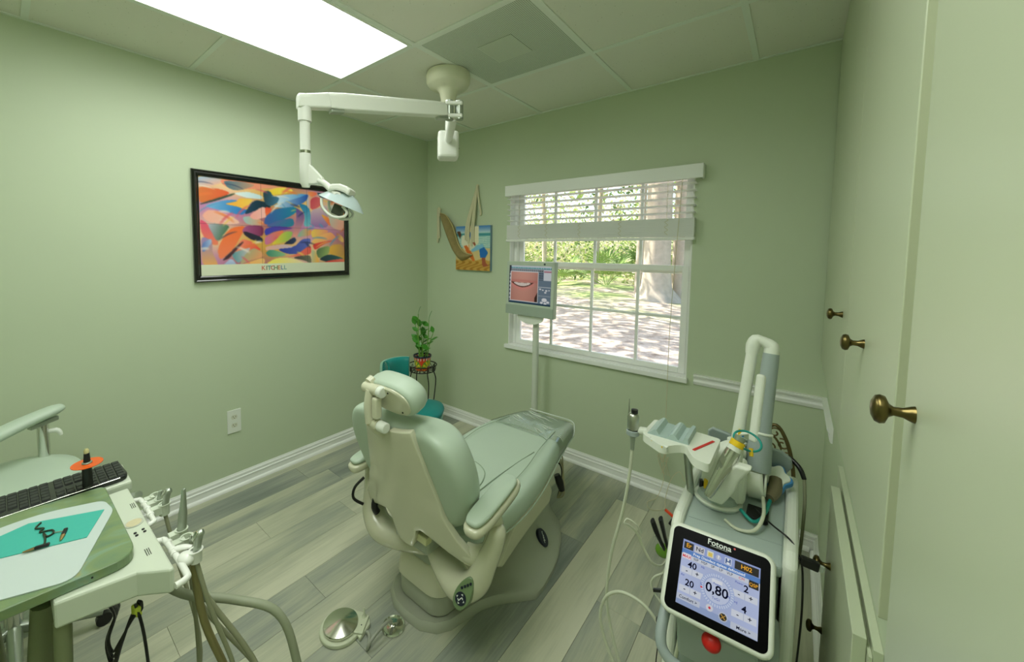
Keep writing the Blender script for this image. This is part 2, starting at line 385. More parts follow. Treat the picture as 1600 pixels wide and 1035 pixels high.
# ceiling grid and tiles
gx = [0.0, 0.5238, 1.1334, 1.743, 2.3526, RX]; gy = [0.0, -0.6079, -1.2175, -1.8271, -2.4367, -3.0463, YB]
LIGHT = ((1, 2), (1, 3))
for i in range(5):
    for j in range(len(gy) - 1):
        if (i == 1 and j in (2, 3)) or (i == 3 and j in (3, 4)) or (i == 2 and j == 1): continue
        MB().box((gx[i] + 0.004, gy[j + 1] + 0.004, 2.4415), (gx[i + 1] - 0.004, gy[j] - 0.004, 2.456)).build('ceiling_tile', ceilm, ceiling, smooth=0, bevel=0.002, seg=1)
hw = 0.012
for x in gx[1:-1]:
    MB().box((x - hw, YB, 2.4365), (x + hw, 0, 2.4412)).build('grid_bar', gridm, ceiling, smooth=0)
for jj, y in enumerate(gy[1:-1]):
    xs = [0] + gx[1:-1] + [RX]
    for a, b in zip(xs[:-1], xs[1:]):
        if (a == gx[1] and abs(y + 1.8271) < 1e-3) or (a == gx[3] and abs(y + 2.4367) < 1e-3): continue
        a2 = a + (hw if a > 0 else 0); b2 = b - (hw if b < RX else 0)
        MB().box((a2, y - hw, 2.4365), (b2, y + hw, 2.4412)).build('grid_bar', gridm, ceiling, smooth=0)
for a, b in (((0, YB, 2.436), (0.016, 0, 2.4405)), ((RX - 0.02, YB, 2.436), (RX, 0, 2.4405)), ((0.016, -0.016, 2.436), (RX - 0.02, 0, 2.4405))):
    MB().box(a, b).build('wall_angle', gridm, ceiling, smooth=0)

# troffer light set into the grid; a second, unseen one is added as fill
lt = thing('ceiling_light', 'large glowing white fluorescent panel set in the ceiling grid', 'light', (0.8286, -1.827, 2.44), 'fluorescent ceiling panels')
x0, x1, y0, y1 = gx[1] + hw, gx[2] - hw, gy[4] + hw, gy[2] - hw
b = MB()
for p, q in (((x0, y0, 2.432), (x0 + 0.014, y1, 2.45)), ((x1 - 0.014, y0, 2.432), (x1, y1, 2.45)), ((x0 + 0.014, y0, 2.432), (x1 - 0.014, y0 + 0.014, 2.45)), ((x0 + 0.014, y1 - 0.014, 2.432), (x1 - 0.014, y1, 2.45))): b.box(p, q)
b.build('frame', gridm, lt, smooth=0)
MB().box((x0 + 0.0145, y0 + 0.0145, 2.4385), (x1 - 0.0145, y1 - 0.0145, 2.446)).build('diffuser', panelm, lt, smooth=0)
l2 = clone(lt, (gx[3] - gx[1], gy[3] - gy[2], 0)); l2['label'] = 'added unseen second fluorescent panel by the camera that lifts the room light'

# perforated air vent
vm = mat('perforated_grille', (150, 164, 142), 0.5)
n = vm.node_tree; bs = n.nodes['Principled BSDF']; tc = n.nodes['Texture Coordinate']
mp = n.nodes.new('ShaderNodeMapping'); mp.inputs['Scale'].default_value = (125, 125, 125); n.links.new(tc.outputs['Object'], mp.inputs[0])
vo = n.nodes.new('ShaderNodeTexVoronoi'); vo.inputs['Randomness'].default_value = 0.0; vo.inputs['Scale'].default_value = 1.0; n.links.new(mp.outputs[0], vo.inputs['Vector'])
lt_ = n.nodes.new('ShaderNodeMath'); lt_.operation = 'LESS_THAN'; lt_.inputs[1].default_value = 0.37; n.links.new(vo.outputs['Distance'], lt_.inputs[0])
mx = n.nodes.new('ShaderNodeMix'); mx.data_type = 'RGBA'; mx.inputs[6].default_value = (*lin((210, 220, 204)), 1); mx.inputs[7].default_value = (*lin((92, 100, 84)), 1)
n.links.new(lt_.outputs[0], mx.inputs[0]); n.links.new(mx.outputs[2], bs.inputs['Base Color'])
vt = thing('air_vent', 'square perforated return air vent in the ceiling beside the light panel', 'vent', (1.438, -0.9127, 2.44))
x0, x1, y0, y1 = gx[2] + hw, gx[3] - hw, gy[2] + hw, gy[1] - hw
b = MB()
for p, q in (((x0, y0, 2.437), (x0 + 0.008, y1, 2.45)), ((x1 - 0.008, y0, 2.437), (x1, y1, 2.45)), ((x0 + 0.008, y0, 2.437), (x1 - 0.008, y0 + 0.008, 2.45)), ((x0 + 0.008, y1 - 0.008, 2.437), (x1 - 0.008, y1, 2.45))): b.box(p, q)
b.build('frame', gridm, vt, smooth=0)
MB().box((x0 + 0.0085, y0 + 0.0085, 2.4385), (x1 - 0.0085, y1 - 0.0085, 2.4425)).build('grille', vm, vt, smooth=0)
vm2 = vm.copy(); vm2.name = 'perforated_centre'
for q in vm2.node_tree.nodes:
    if q.type == 'MIX': q.inputs[6].default_value = (*lin((212, 220, 204)), 1); q.inputs[7].default_value = (*lin((168, 178, 158)), 1)
MB().box((1.438 - 0.095, -0.9127 - 0.095, 2.4355), (1.438 + 0.095, -0.9127 + 0.095, 2.4384)).build('centre_plate', vm2, vt, smooth=0)

# baseboards with shoe moulding, chair rail
def mould(prof, a, b, out, extra=0.0):
    """profile (d, z) pushed along a-b; d measured along out from the wall"""
    a, b, out = V(a), V(b), V(out)
    return MB().rings([[p + out * d + V((0, 0, z)) for d, z in prof] for p in (a, b)])
bprof = [(0.0005, 0.0005), (0.013, 0.0005), (0.013, 0.046), (0.0155, 0.05), (0.0155, 0.056), (0.011, 0.06), (0.011, 0.074), (0.006, 0.082), (0.005, 0.0876), (0.0005, 0.0876)]
sprof = [(0.0132, 0.0006), (0.027, 0.0006), (0.027, 0.007), (0.024, 0.014), (0.019, 0.018), (0.0132, 0.02)]
for nm, a, b, o in (('left', (0, YB + 0.02, 0), (0, -0.017, 0), (1, 0, 0)), ('window', (0.0005, 0, 0), (RX - 0.0005, 0, 0), (0, -1, 0)), ('right', (RX, -1.0, 0), (RX, -0.017, 0), (-1, 0, 0))):
    bb = struct('baseboard_' + nm, mould(bprof, a, b, o), trimm, smooth=20)
    a2, b2 = V(a), V(b)
    if nm == 'window': a2.x += 0.028; b2.x -= 0.028
    else: b2.y = -0.0285
    mould(sprof, a2, b2, o).build('shoe_moulding', trimm, bb, smooth=30)
rprof = [(0.0005, -0.03), (0.006, -0.03), (0.010, -0.022), (0.012, -0.012), (0.008, -0.002), (0.010, 0.008), (0.018, 0.016), (0.020, 0.024), (0.017, 0.027), (0.020, 0.030), (0.0005, 0.030)]
struct('trim_1', mould(rprof, (2.142, 0, 0.745), (RX - 0.0005, 0, 0.745), (0, -1, 0)), trimm, smooth=25)
b = MB().rings([[V((RX, y, 0.745)) + V((-1, 0, 0)) * d + V((0, 0, z)) for d, z in rprof] for y in (-0.021, -0.44)])
o_ = len(b.v); 
struct('trim_2', b, trimm, smooth=25)

# ---------------------------------------------------------------- window
frame_y0, frame_y1 = 0.05, 0.12
win = struct('window_1', MB().box((WX0, 0.118, WZ0), (WX0 + 0.02, 0.139, WZ1)).box((WX1 - 0.02, 0.118, WZ0), (WX1, 0.139, WZ1)).box((WX0 + 0.02, 0.118, WZ0), (WX1 - 0.02, 0.139, WZ0 + 0.02)).box((WX0 + 0.02, 0.118, WZ1 - 0.02), (WX1 - 0.02, 0.139, WZ1)), trimm, smooth=0)
jb = MB()
jb.box((WX0 + 0.0005, 0.0005, WZ0 + 0.001), (WX0 + 0.008, 0.117, WZ1 - 0.001)).build('jamb', trimm, win, smooth=0)
MB().box((WX1 - 0.008, 0.0005, WZ0 + 0.001), (WX1 - 0.0005, 0.117, WZ1 - 0.001)).build('jamb', trimm, win, smooth=0)
MB().box((WX0 + 0.009, 0.0005, WZ1 - 0.008), (WX1 - 0.009, 0.117, WZ1 - 0.0005)).build('head_jamb', trimm, win, smooth=0)
MB().box((0.862, -0.026, 0.714), (2.112, -0.0005, 0.744)).build('window_sill', trimm, win, smooth=0, bevel=0.004)
MB().box((WX0 + 0.0085, 0.0, 0.7352), (WX1 - 0.0085, 0.117, 0.7445)).build('sill_board', trimm, win, smooth=0)
def sash(nm, x0, x1, z0, z1, y, wd, th, bars_x, bars_z, botw):
    f = MB().box((x0, y, z0), (x0 + wd, y + th, z1)).box((x1 - wd, y, z0), (x1, y + th, z1)).box((x0 + wd, y, z0), (x1 - wd, y + th, z0 + botw)).box((x0 + wd, y, z1 - wd), (x1 - wd, y + th, z1)).build(nm, trimm, win, smooth=0, bevel=0.002, seg=1)
    for bx in bars_x: MB().box((bx - 0.008, y + 0.006, z0 + botw), (bx + 0.008, y + th - 0.006, z1 - wd)).build('muntin', trimm, f, smooth=0)
    xs = [x0 + wd] + [k for k in bars_x] + [x1 - wd]
    for bz in bars_z:
        for i in range(len(xs) - 1):
            MB().box((xs[i] + (0.0085 if i else 0), y + 0.006, bz - 0.008), (xs[i + 1] - (0.0085 if i < len(xs) - 2 else 0), y + th - 0.006, bz + 0.008)).build('muntin', trimm, f, smooth=0)
    zs = [z0 + botw] + list(bars_z) + [z1 - wd]
    for i in range(len(xs) - 1):
        for k in range(len(zs) - 1):
            MB().box((xs[i] + 0.002, y + th / 2 - 0.001, zs[k] + 0.002), (xs[i + 1] - 0.002, y + th / 2 + 0.001, zs[k + 1] - 0.002)).build('pane', glassm, f, smooth=0)
    return f
bx = (1.215, 1.51, 1.805)
MB().box((WX0 + 0.0085, 0.05, 0.7455), (WX0 + 0.035, 0.117, WZ1 - 0.009)).build('track', trimm, win, smooth=0, bevel=0.003)
MB().box((WX1 - 0.02, 0.05, 0.7455), (WX1 - 0.0085, 0.117, WZ1 - 0.009)).build('track', trimm, win, smooth=0, bevel=0.003)
sash('lower_sash', WX0 + 0.036, WX1 - 0.021, 0.746, 1.385, 0.052, 0.034, 0.028, bx, (1.075,), 0.034)
sash('upper_sash', WX0 + 0.036, WX1 - 0.021, 1.335, WZ1 - 0.0095, 0.084, 0.034, 0.028, bx, (1.62,), 0.05)

# wooden blind, half raised
bl = thing('window_blind', 'white wooden slat blind half raised over the window', 'blind', (1.5, -0.03, 1.94))
MB().box((0.876, -0.062, 1.868), (2.152, -0.052, 1.946)).box((0.876, -0.052, 1.868), (0.886, -0.001, 1.946)).box((2.142, -0.052, 1.868), (2.152, -0.001, 1.946)).build('valance', trimm, bl, smooth=0, bevel=0.003)
MB().box((0.889, -0.046, 1.885), (2.14, -0.004, 1.93)).build('head_rail', trimm, bl, smooth=0)
slat0 = None
def slat(z, tilt, dz=0.0):
    global slat0
    if slat0 is None:
        slat0 = MB().box((0.89, -0.05, -0.0014), (2.118, -0.004, 0.0014)).build('slat', trimm, bl, smooth=0)
        slat0.rotation_euler.x = tilt; put(slat0, (1.504, -0.027, z), bl)
    else:
        o = copy_part(slat0, (1.504, -0.027 + dz, z), bl); o.rotation_euler.x = tilt
for i in range(5): slat(1.848 - i * 0.0405, -0.14)
for i in range(29): slat(1.654 - i * 0.0036, 0.006 * math.sin(i * 2.3), 0.0012 * math.sin(i * 1.7))
MB().box((0.885, -0.054, 1.532), (2.122, -0.002, 1.549)).build('bottom_rail', trimm, bl, smooth=0, bevel=0.003)
for x in (1.0, 1.22, 1.46, 1.72, 1.98):
    MB().tube([(x, -0.053, 1.87), (x, -0.0535, 1.66)], 0.0011, 5).build('ladder_cord', ropem, bl)
    MB().tube([(x + 0.01 * math.sin(i * 2.1), -0.0555 - 0.002 * (i % 2), 1.655 - i * 0.0095) for i in range(11)], 0.0012, 5, smooth=3).build('ladder_cord', ropem, bl)
MB().tube([(2.055, -0.064, 1.868), (2.035, -0.066, 1.4), (2.022, -0.064, 1.0), (2.018, -0.05, 0.7), (2.016, -0.04, 0.32), (2.01, -0.036, 0.215)], 0.0016, 6, smooth=5).build('pull_cord', ropem, bl)
b = MB()
for k in range(5):
    a = k * 1.3
    b.tube([(2.01 + 0.012 * math.cos(a), -0.036, 0.225), (2.01 + 0.028 * math.cos(a), -0.036 - 0.01 * (k % 3), 0.26 + 0.005 * k), (2.012 + 0.02 * math.cos(a + 1), -0.04, 0.2), (2.005 + 0.012 * k, -0.04, 0.15)], 0.0016, 6, smooth=6)
b.tube([(2.01, -0.04, 0.2), (2.02, -0.05, 0.12), (2.0, -0.1, 0.03), (1.96, -0.14, 0.004), (1.99, -0.2, 0.004), (2.05, -0.15, 0.004), (2.04, -0.08, 0.03), (2.06, -0.05, 0.14), (2.1, -0.05, 0.2), (2.13, -0.06, 0.16)], 0.0016, 6, smooth=6)
b.build('cord_bundle', ropem, bl)

# ---------------------------------------------------------------- yard outside
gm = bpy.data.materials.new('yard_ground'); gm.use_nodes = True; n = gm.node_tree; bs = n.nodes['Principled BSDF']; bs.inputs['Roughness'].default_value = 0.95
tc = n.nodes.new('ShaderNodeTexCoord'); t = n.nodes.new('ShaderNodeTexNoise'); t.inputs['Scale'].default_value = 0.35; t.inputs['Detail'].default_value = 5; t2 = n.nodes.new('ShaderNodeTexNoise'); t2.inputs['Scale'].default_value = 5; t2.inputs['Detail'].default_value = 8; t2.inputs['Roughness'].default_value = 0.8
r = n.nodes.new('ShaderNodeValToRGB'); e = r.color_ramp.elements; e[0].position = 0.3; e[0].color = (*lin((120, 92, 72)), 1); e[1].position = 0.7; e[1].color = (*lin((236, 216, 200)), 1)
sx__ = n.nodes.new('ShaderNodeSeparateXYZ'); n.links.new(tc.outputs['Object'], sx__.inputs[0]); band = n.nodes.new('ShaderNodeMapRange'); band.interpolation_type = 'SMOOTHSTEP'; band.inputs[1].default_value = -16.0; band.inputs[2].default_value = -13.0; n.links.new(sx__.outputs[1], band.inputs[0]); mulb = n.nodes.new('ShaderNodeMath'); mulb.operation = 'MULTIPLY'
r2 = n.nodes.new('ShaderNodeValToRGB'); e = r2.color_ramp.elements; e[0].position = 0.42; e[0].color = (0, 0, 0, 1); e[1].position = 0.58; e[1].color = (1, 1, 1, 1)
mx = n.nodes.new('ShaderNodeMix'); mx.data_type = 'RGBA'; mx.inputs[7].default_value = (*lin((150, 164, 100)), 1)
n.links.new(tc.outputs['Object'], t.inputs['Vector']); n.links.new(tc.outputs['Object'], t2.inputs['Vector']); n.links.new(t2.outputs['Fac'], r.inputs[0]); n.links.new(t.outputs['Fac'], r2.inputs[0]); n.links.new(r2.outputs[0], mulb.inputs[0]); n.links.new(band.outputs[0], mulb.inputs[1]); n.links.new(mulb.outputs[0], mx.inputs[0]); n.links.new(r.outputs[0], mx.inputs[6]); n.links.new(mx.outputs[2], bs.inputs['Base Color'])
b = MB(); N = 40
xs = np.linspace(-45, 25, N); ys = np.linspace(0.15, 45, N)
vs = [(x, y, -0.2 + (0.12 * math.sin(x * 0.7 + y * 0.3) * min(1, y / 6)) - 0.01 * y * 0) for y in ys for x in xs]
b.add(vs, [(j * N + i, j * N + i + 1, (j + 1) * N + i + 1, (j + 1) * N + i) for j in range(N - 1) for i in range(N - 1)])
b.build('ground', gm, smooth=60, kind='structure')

barkm = mat('bark', (196, 180, 162), 0.9, noise=0.3, scale=6, bump=0.8, bscale=14)
leafm = bpy.data.materials.new('leaves'); leafm.use_nodes = True; n = leafm.node_tree; bs = n.nodes['Principled BSDF']; a = n.nodes.new('ShaderNodeVertexColor'); a.layer_name = 'print'
tl = n.nodes.new('ShaderNodeBsdfTranslucent'); mxs = n.nodes.new('ShaderNodeMixShader'); mxs.inputs[0].default_value = 0.45; bs.inputs['Roughness'].default_value = 0.5
n.links.new(a.outputs[0], bs.inputs['Base Color']); n.links.new(a.outputs[0], tl.inputs[0]); n.links.new(bs.outputs[0], mxs.inputs[1]); n.links.new(tl.outputs[0], mxs.inputs[2]); n.links.new(mxs.outputs[0], n.nodes['Material Output'].inputs[0])
def leaf_cloud(name, pts, size, pal, parent=None, asp=0.45, **props):
    """many leaf quads with random facing; pal = list of sRGB colours"""
    k = len(pts); d = rng.normal(size=(k, 3)); d /= np.linalg.norm(d, axis=1)[:, None]
    e = np.cross(d, rng.normal(size=(k, 3))); e /= np.linalg.norm(e, axis=1)[:, None]
    s = size * rng.uniform(0.6, 1.4, k)[:, None]; A = d * s * 0.5; B = e * s * 0.5 * asp
    P = np.stack([pts - A, pts + B, pts + A, pts - B], 1).reshape(-1, 3); c = (P.min(0) + P.max(0)) / 2
    me = bpy.data.meshes.new(name); me.from_pydata((P - c).tolist(), [], np.arange(4 * k).reshape(-1, 4).tolist())
    cols = np.array([lin(q) for q in pal])[rng.integers(0, len(pal), k)] * rng.uniform(0.75, 1.25, (k, 1))
    ca = me.color_attributes.new('print', 'FLOAT_COLOR', 'CORNER')
    ca.data.foreach_set('color', np.concatenate([np.repeat(cols, 4, 0), np.ones((4 * k, 1))], 1).astype(np.float32).ravel())
    me.materials.append(leafm); o = bpy.data.objects.new(name, me); col.objects.link(o); put(o, c, parent)
    for kk, vv in props.items(): o[kk] = vv
    return o
GREENS = [(150, 172, 96), (176, 196, 118), (124, 150, 82), (196, 206, 140), (100, 126, 70), (214, 198, 168)]
# big oak
ok_ = thing('oak_tree', 'large thick oak trunk standing in the sunny yard outside the window', 'tree', (-1.05, 11.9, -0.2))
rs = []
for z, r in ((-0.25, 0.80), (-0.05, 0.62), (0.25, 0.47), (0.8, 0.41), (2, 0.385), (4, 0.37), (6, 0.40), (7.5, 0.3)):
    rs.append([V((-1.05 + r * (1 + 0.09 * math.sin(5 * a + z) + (0.14 * math.sin(4 * a + 0.5) if z < 0.1 else 0)) * math.cos(a) + 0.02 * z, 11.9 + r * (1 + 0.08 * math.cos(4 * a)) * math.sin(a), z)) for a in [2 * pi * j / 28 for j in range(28)]])
MB().rings(rs).build('trunk', barkm, ok_, smooth=60)
bb = MB()
for a, e, l in ((0.3, 0.5, 5), (2.2, 0.6, 5), (3.6, 0.4, 5.5), (5.0, 0.7, 5), (1.2, 0.9, 4)):
    d = V((math.cos(a) * math.cos(e), math.sin(a) * math.cos(e), math.sin(e)))
    bb.tube([V((-0.95, 11.9, 6.4)), V((-0.95, 11.9, 6.8)) + d * l * 0.5, V((-0.95, 11.9, 7.2)) + d * l], [0.28, 0.16, 0.05], 8, smooth=3)
bb.build('branch', barkm, ok_, smooth=60)
k = 9000; q = rng.normal(size=(k, 3)); q /= np.linalg.norm(q, axis=1)[:, None]; q *= rng.uniform(0.35, 1, (k, 1)) ** 0.5
leaf_cloud('crown', q * np.array([9.0, 8.0, 2.4]) + np.array([-4.5, 9.2, 8.8]), 0.42, GREENS, ok_)
def small_tree(x, y, r, h, lean, label):
    t = thing('pine_tree', label, 'tree', (x, y, -0.2), 'slim trees behind the oak')
    MB().tube([(x, y, -0.22), (x + lean * 0.3, y, h * 0.4), (x + lean, y, h)], [r * 1.25, r, r * 0.6], 10, smooth=4).build('trunk', barkm, t, smooth=60)
    k = 500; q = rng.normal(size=(k, 3)) * np.array([1.3, 1.3, 1.4]) + np.array([x + lean, y, h - 0.3]); leaf_cloud('crown', q, 0.4, GREENS, t)
small_tree(-2.0, 13.4, 0.13, 7.5, 0.15, 'slim grey trunk just left of the big oak outside')
small_tree(-0.42, 12.6, 0.24, 8.0, -0.1, 'medium grey trunk just right of the big oak outside')
small_tree(-4.9, 16.5, 0.10, 7.0, 0.3, 'thin trunk among the shrubs behind the sunny lawn')
small_tree(-8.2, 17.5, 0.12, 7.0, -0.3, 'thin trunk behind the monitor at the far left of the window')
def palmetto(x, y, h, label):
    t = thing('palmetto', label, 'shrub', (x, y, -0.2), 'palmettos at the edge of the woods')
    for k in range(13):
        a = 2 * pi * k / 13 + random.random() * 0.4; e = random.uniform(0.4, 1.3); L = h * random.uniform(0.7, 1.0)
        d = V((math.cos(a) * math.cos(e), math.sin(a) * math.cos(e), math.sin(e))); base = V((x, y, -0.2)); c = base + d * L * 0.6
        s = V((-math.sin(a), math.cos(a), 0)); u = d.cross(s)
        b = MB(); b.tube([base, c], 0.012, 4)
        for j in range(11):
            f = (j - 5) / 5 * 1.25; dd = (d * math.cos(f) + s * math.sin(f)).normalized(); w_ = (s * math.cos(f) - d * math.sin(f)) * 0.022 * h
            tip = c + dd * L * 0.5 - V((0, 0, 0.06 * h)); mid = c + dd * L * 0.28
            b.add([c, mid + w_, tip, mid - w_], [(0, 1, 2, 3)])
        b.build('frond', frondm, t, smooth=0)
frondm = mat('palmetto_frond', (128, 156, 74), 0.45)
for x, y, h, lb in ((-6.4, 15.5, 1.9, 'spiky palmetto seen left of the window centre under the blind'), (-4.2, 16.0, 2.2, 'spiky palmetto behind the lawn left of the oak'), (-8.6, 15.0, 1.8, 'spiky palmetto just above the monitor in the window'), (-2.8, 18, 2.4, 'spiky palmetto close behind the slim grey trunk'), (2.6, 16, 1.8, 'spiky palmetto at the right edge of the woods')): palmetto(x, y, h, lb)
# woods
k = 60000
P = np.stack([rng.uniform(-38, 16, k), rng.uniform(17.5, 30, k), 0.0 * np.zeros(k)], 1)
P[:, 2] = -0.2 + rng.beta(1.0, 1.5, k) * (2.5 + 7.5 * (0.5 + 0.5 * np.sin(P[:, 0] * 0.9 + 1.7 * np.sin(P[:, 1])) ))
leaf_cloud('forest_foliage', P, 0.26, GREENS + [(206, 206, 150), (220, 206, 180), (190, 200, 120)], label='dense speckled green woods behind the yard', category='woods', kind='stuff')

# ---------------------------------------------------------------- built-in cabinets on the right wall
def knob(c, parent, m=brassm, L=0.034, R=0.0165):
    """round knob projecting to -x from the door face at c"""
    MB().lathe([(0.0095, 0.0), (0.0085, 0.003), (0.0055, 0.009), (0.005, 0.016), (0.008, 0.020), (R * 0.93, 0.023), (R, 0.027), (R * 0.9, L - 0.003), (R * 0.5, L), (0.002, L + 0.0008)], c, (-1, 0, 0), 20).build('knob', m, parent, smooth=60)
DX = 2.664
uc = thing('upper_cabinet', 'cream wall cabinet with two tall flush doors and brass knobs', 'cabinet', (2.68, -0.83, 0.96))
MB().box((2.682, -1.772, 0.962), (RX - 0.0005, -0.017, 2.433)).build('body', cabm, uc, smooth=0)
for y0, y1, ky in ((-1.098, -0.018, -0.95), (-1.77, -1.102, -1.44)):
    d = MB().box((DX, y0, 0.958), (2.6815, y1, 2.432)).build('door', cabm, uc, smooth=0, bevel=0.0015)
    knob((DX, ky, 1.287), d)
MB().box((2.685, -1.842, 0.962), (2.6895, -1.774, 2.432)).build('stile', mat('shaded_cabinet_edge', (168, 168, 118), 0.5), uc, smooth=0)  # olive cabinet edge with the shade of the recess put into its colour
tc_ = thing('tall_cabinet', 'tall cream closet door with the nearest and largest brass knob', 'cabinet', (2.68, -2.4, 0))
MB().box((2.6905, -3.3, 0.001), (RX - 0.0005, -1.774, 2.433)).build('body', cabm, tc_, smooth=0)
d = MB().box((2.662, -2.75, 0.012), (2.690, -1.845, 2.432)).build('door', cabm, tc_, smooth=0, bevel=0.002)
knob((2.662, -1.898, 1.289), d)
MB().box((2.665, -3.29, 0.012), (2.6835, -2.756, 2.432)).build('side_panel', cabm, tc_, smooth=0, bevel=0.002)
lc = thing('lower_cabinet', 'low cream base cabinet with two brass knobs beside the laser', 'cabinet', (2.68, -1.3, 0))
MB().box((2.684, -1.62, 0.001), (RX - 0.0005, -0.86, 0.80)).build('body', cabm, lc, smooth=0)
MB().box((2.679, -1.62, 0.06), (2.6835, -1.0, 0.785)).build('face_frame', cabm, lc, smooth=0)
d = MB().box((2.66, -1.6, 0.42), (2.6785, -1.02, 0.80)).build('door', cabm, lc, smooth=0, bevel=0.0015)
knob((2.66, -1.165, 0.645), d)
d = MB().box((2.66, -1.6, 0.07), (2.6785, -1.02, 0.416)).build('drawer', cabm, lc, smooth=0, bevel=0.0015)
knob((2.66, -1.05, 0.378), d)

# ---------------------------------------------------------------- painting on the left wall
pt = thing('framed_painting', 'colourful abstract poster in a glossy black frame on the left wall', 'picture', (0.0, -1.34, 1.59))
blackg = mat('black_gloss_frame', (14, 14, 13), 0.18, coat=0.5)
py0, py1, pz0, pz1 = -1.845, -0.845, 1.275, 1.905
fp = [(0.0006, 0.0), (0.018, 0.0), (0.024, 0.006), (0.02, 0.012), (0.023, 0.02), (0.017, 0.026), (0.014, 0.034), (0.0006, 0.034)]
def mitred(cs, prof, m, parent, names='frame_rail'):
    """four mitred frame rails on the x = 0 wall; cs: y0,y1,z0,z1"""
    y0, y1, z0, z1 = cs
    C = [(y0, z0), (y1, z0), (y1, z1), (y0, z1)]; I = [(1, 1), (-1, 1), (-1, -1), (1, -1)]
    for i in range(4):
        a, b_ = C[i], C[(i + 1) % 4]; ia, ib = I[i], I[(i + 1) % 4]
        MB().rings([[V((d, a[0] + ia[0] * q, a[1] + ia[1] * q)) for d, q in prof], [V((d, b_[0] + ib[0] * q, b_[1] + ib[1] * q)) for d, q in prof]]).build(names, m, parent, smooth=30)
mitred((py0, py1, pz0, pz1), fp, blackg, pt)
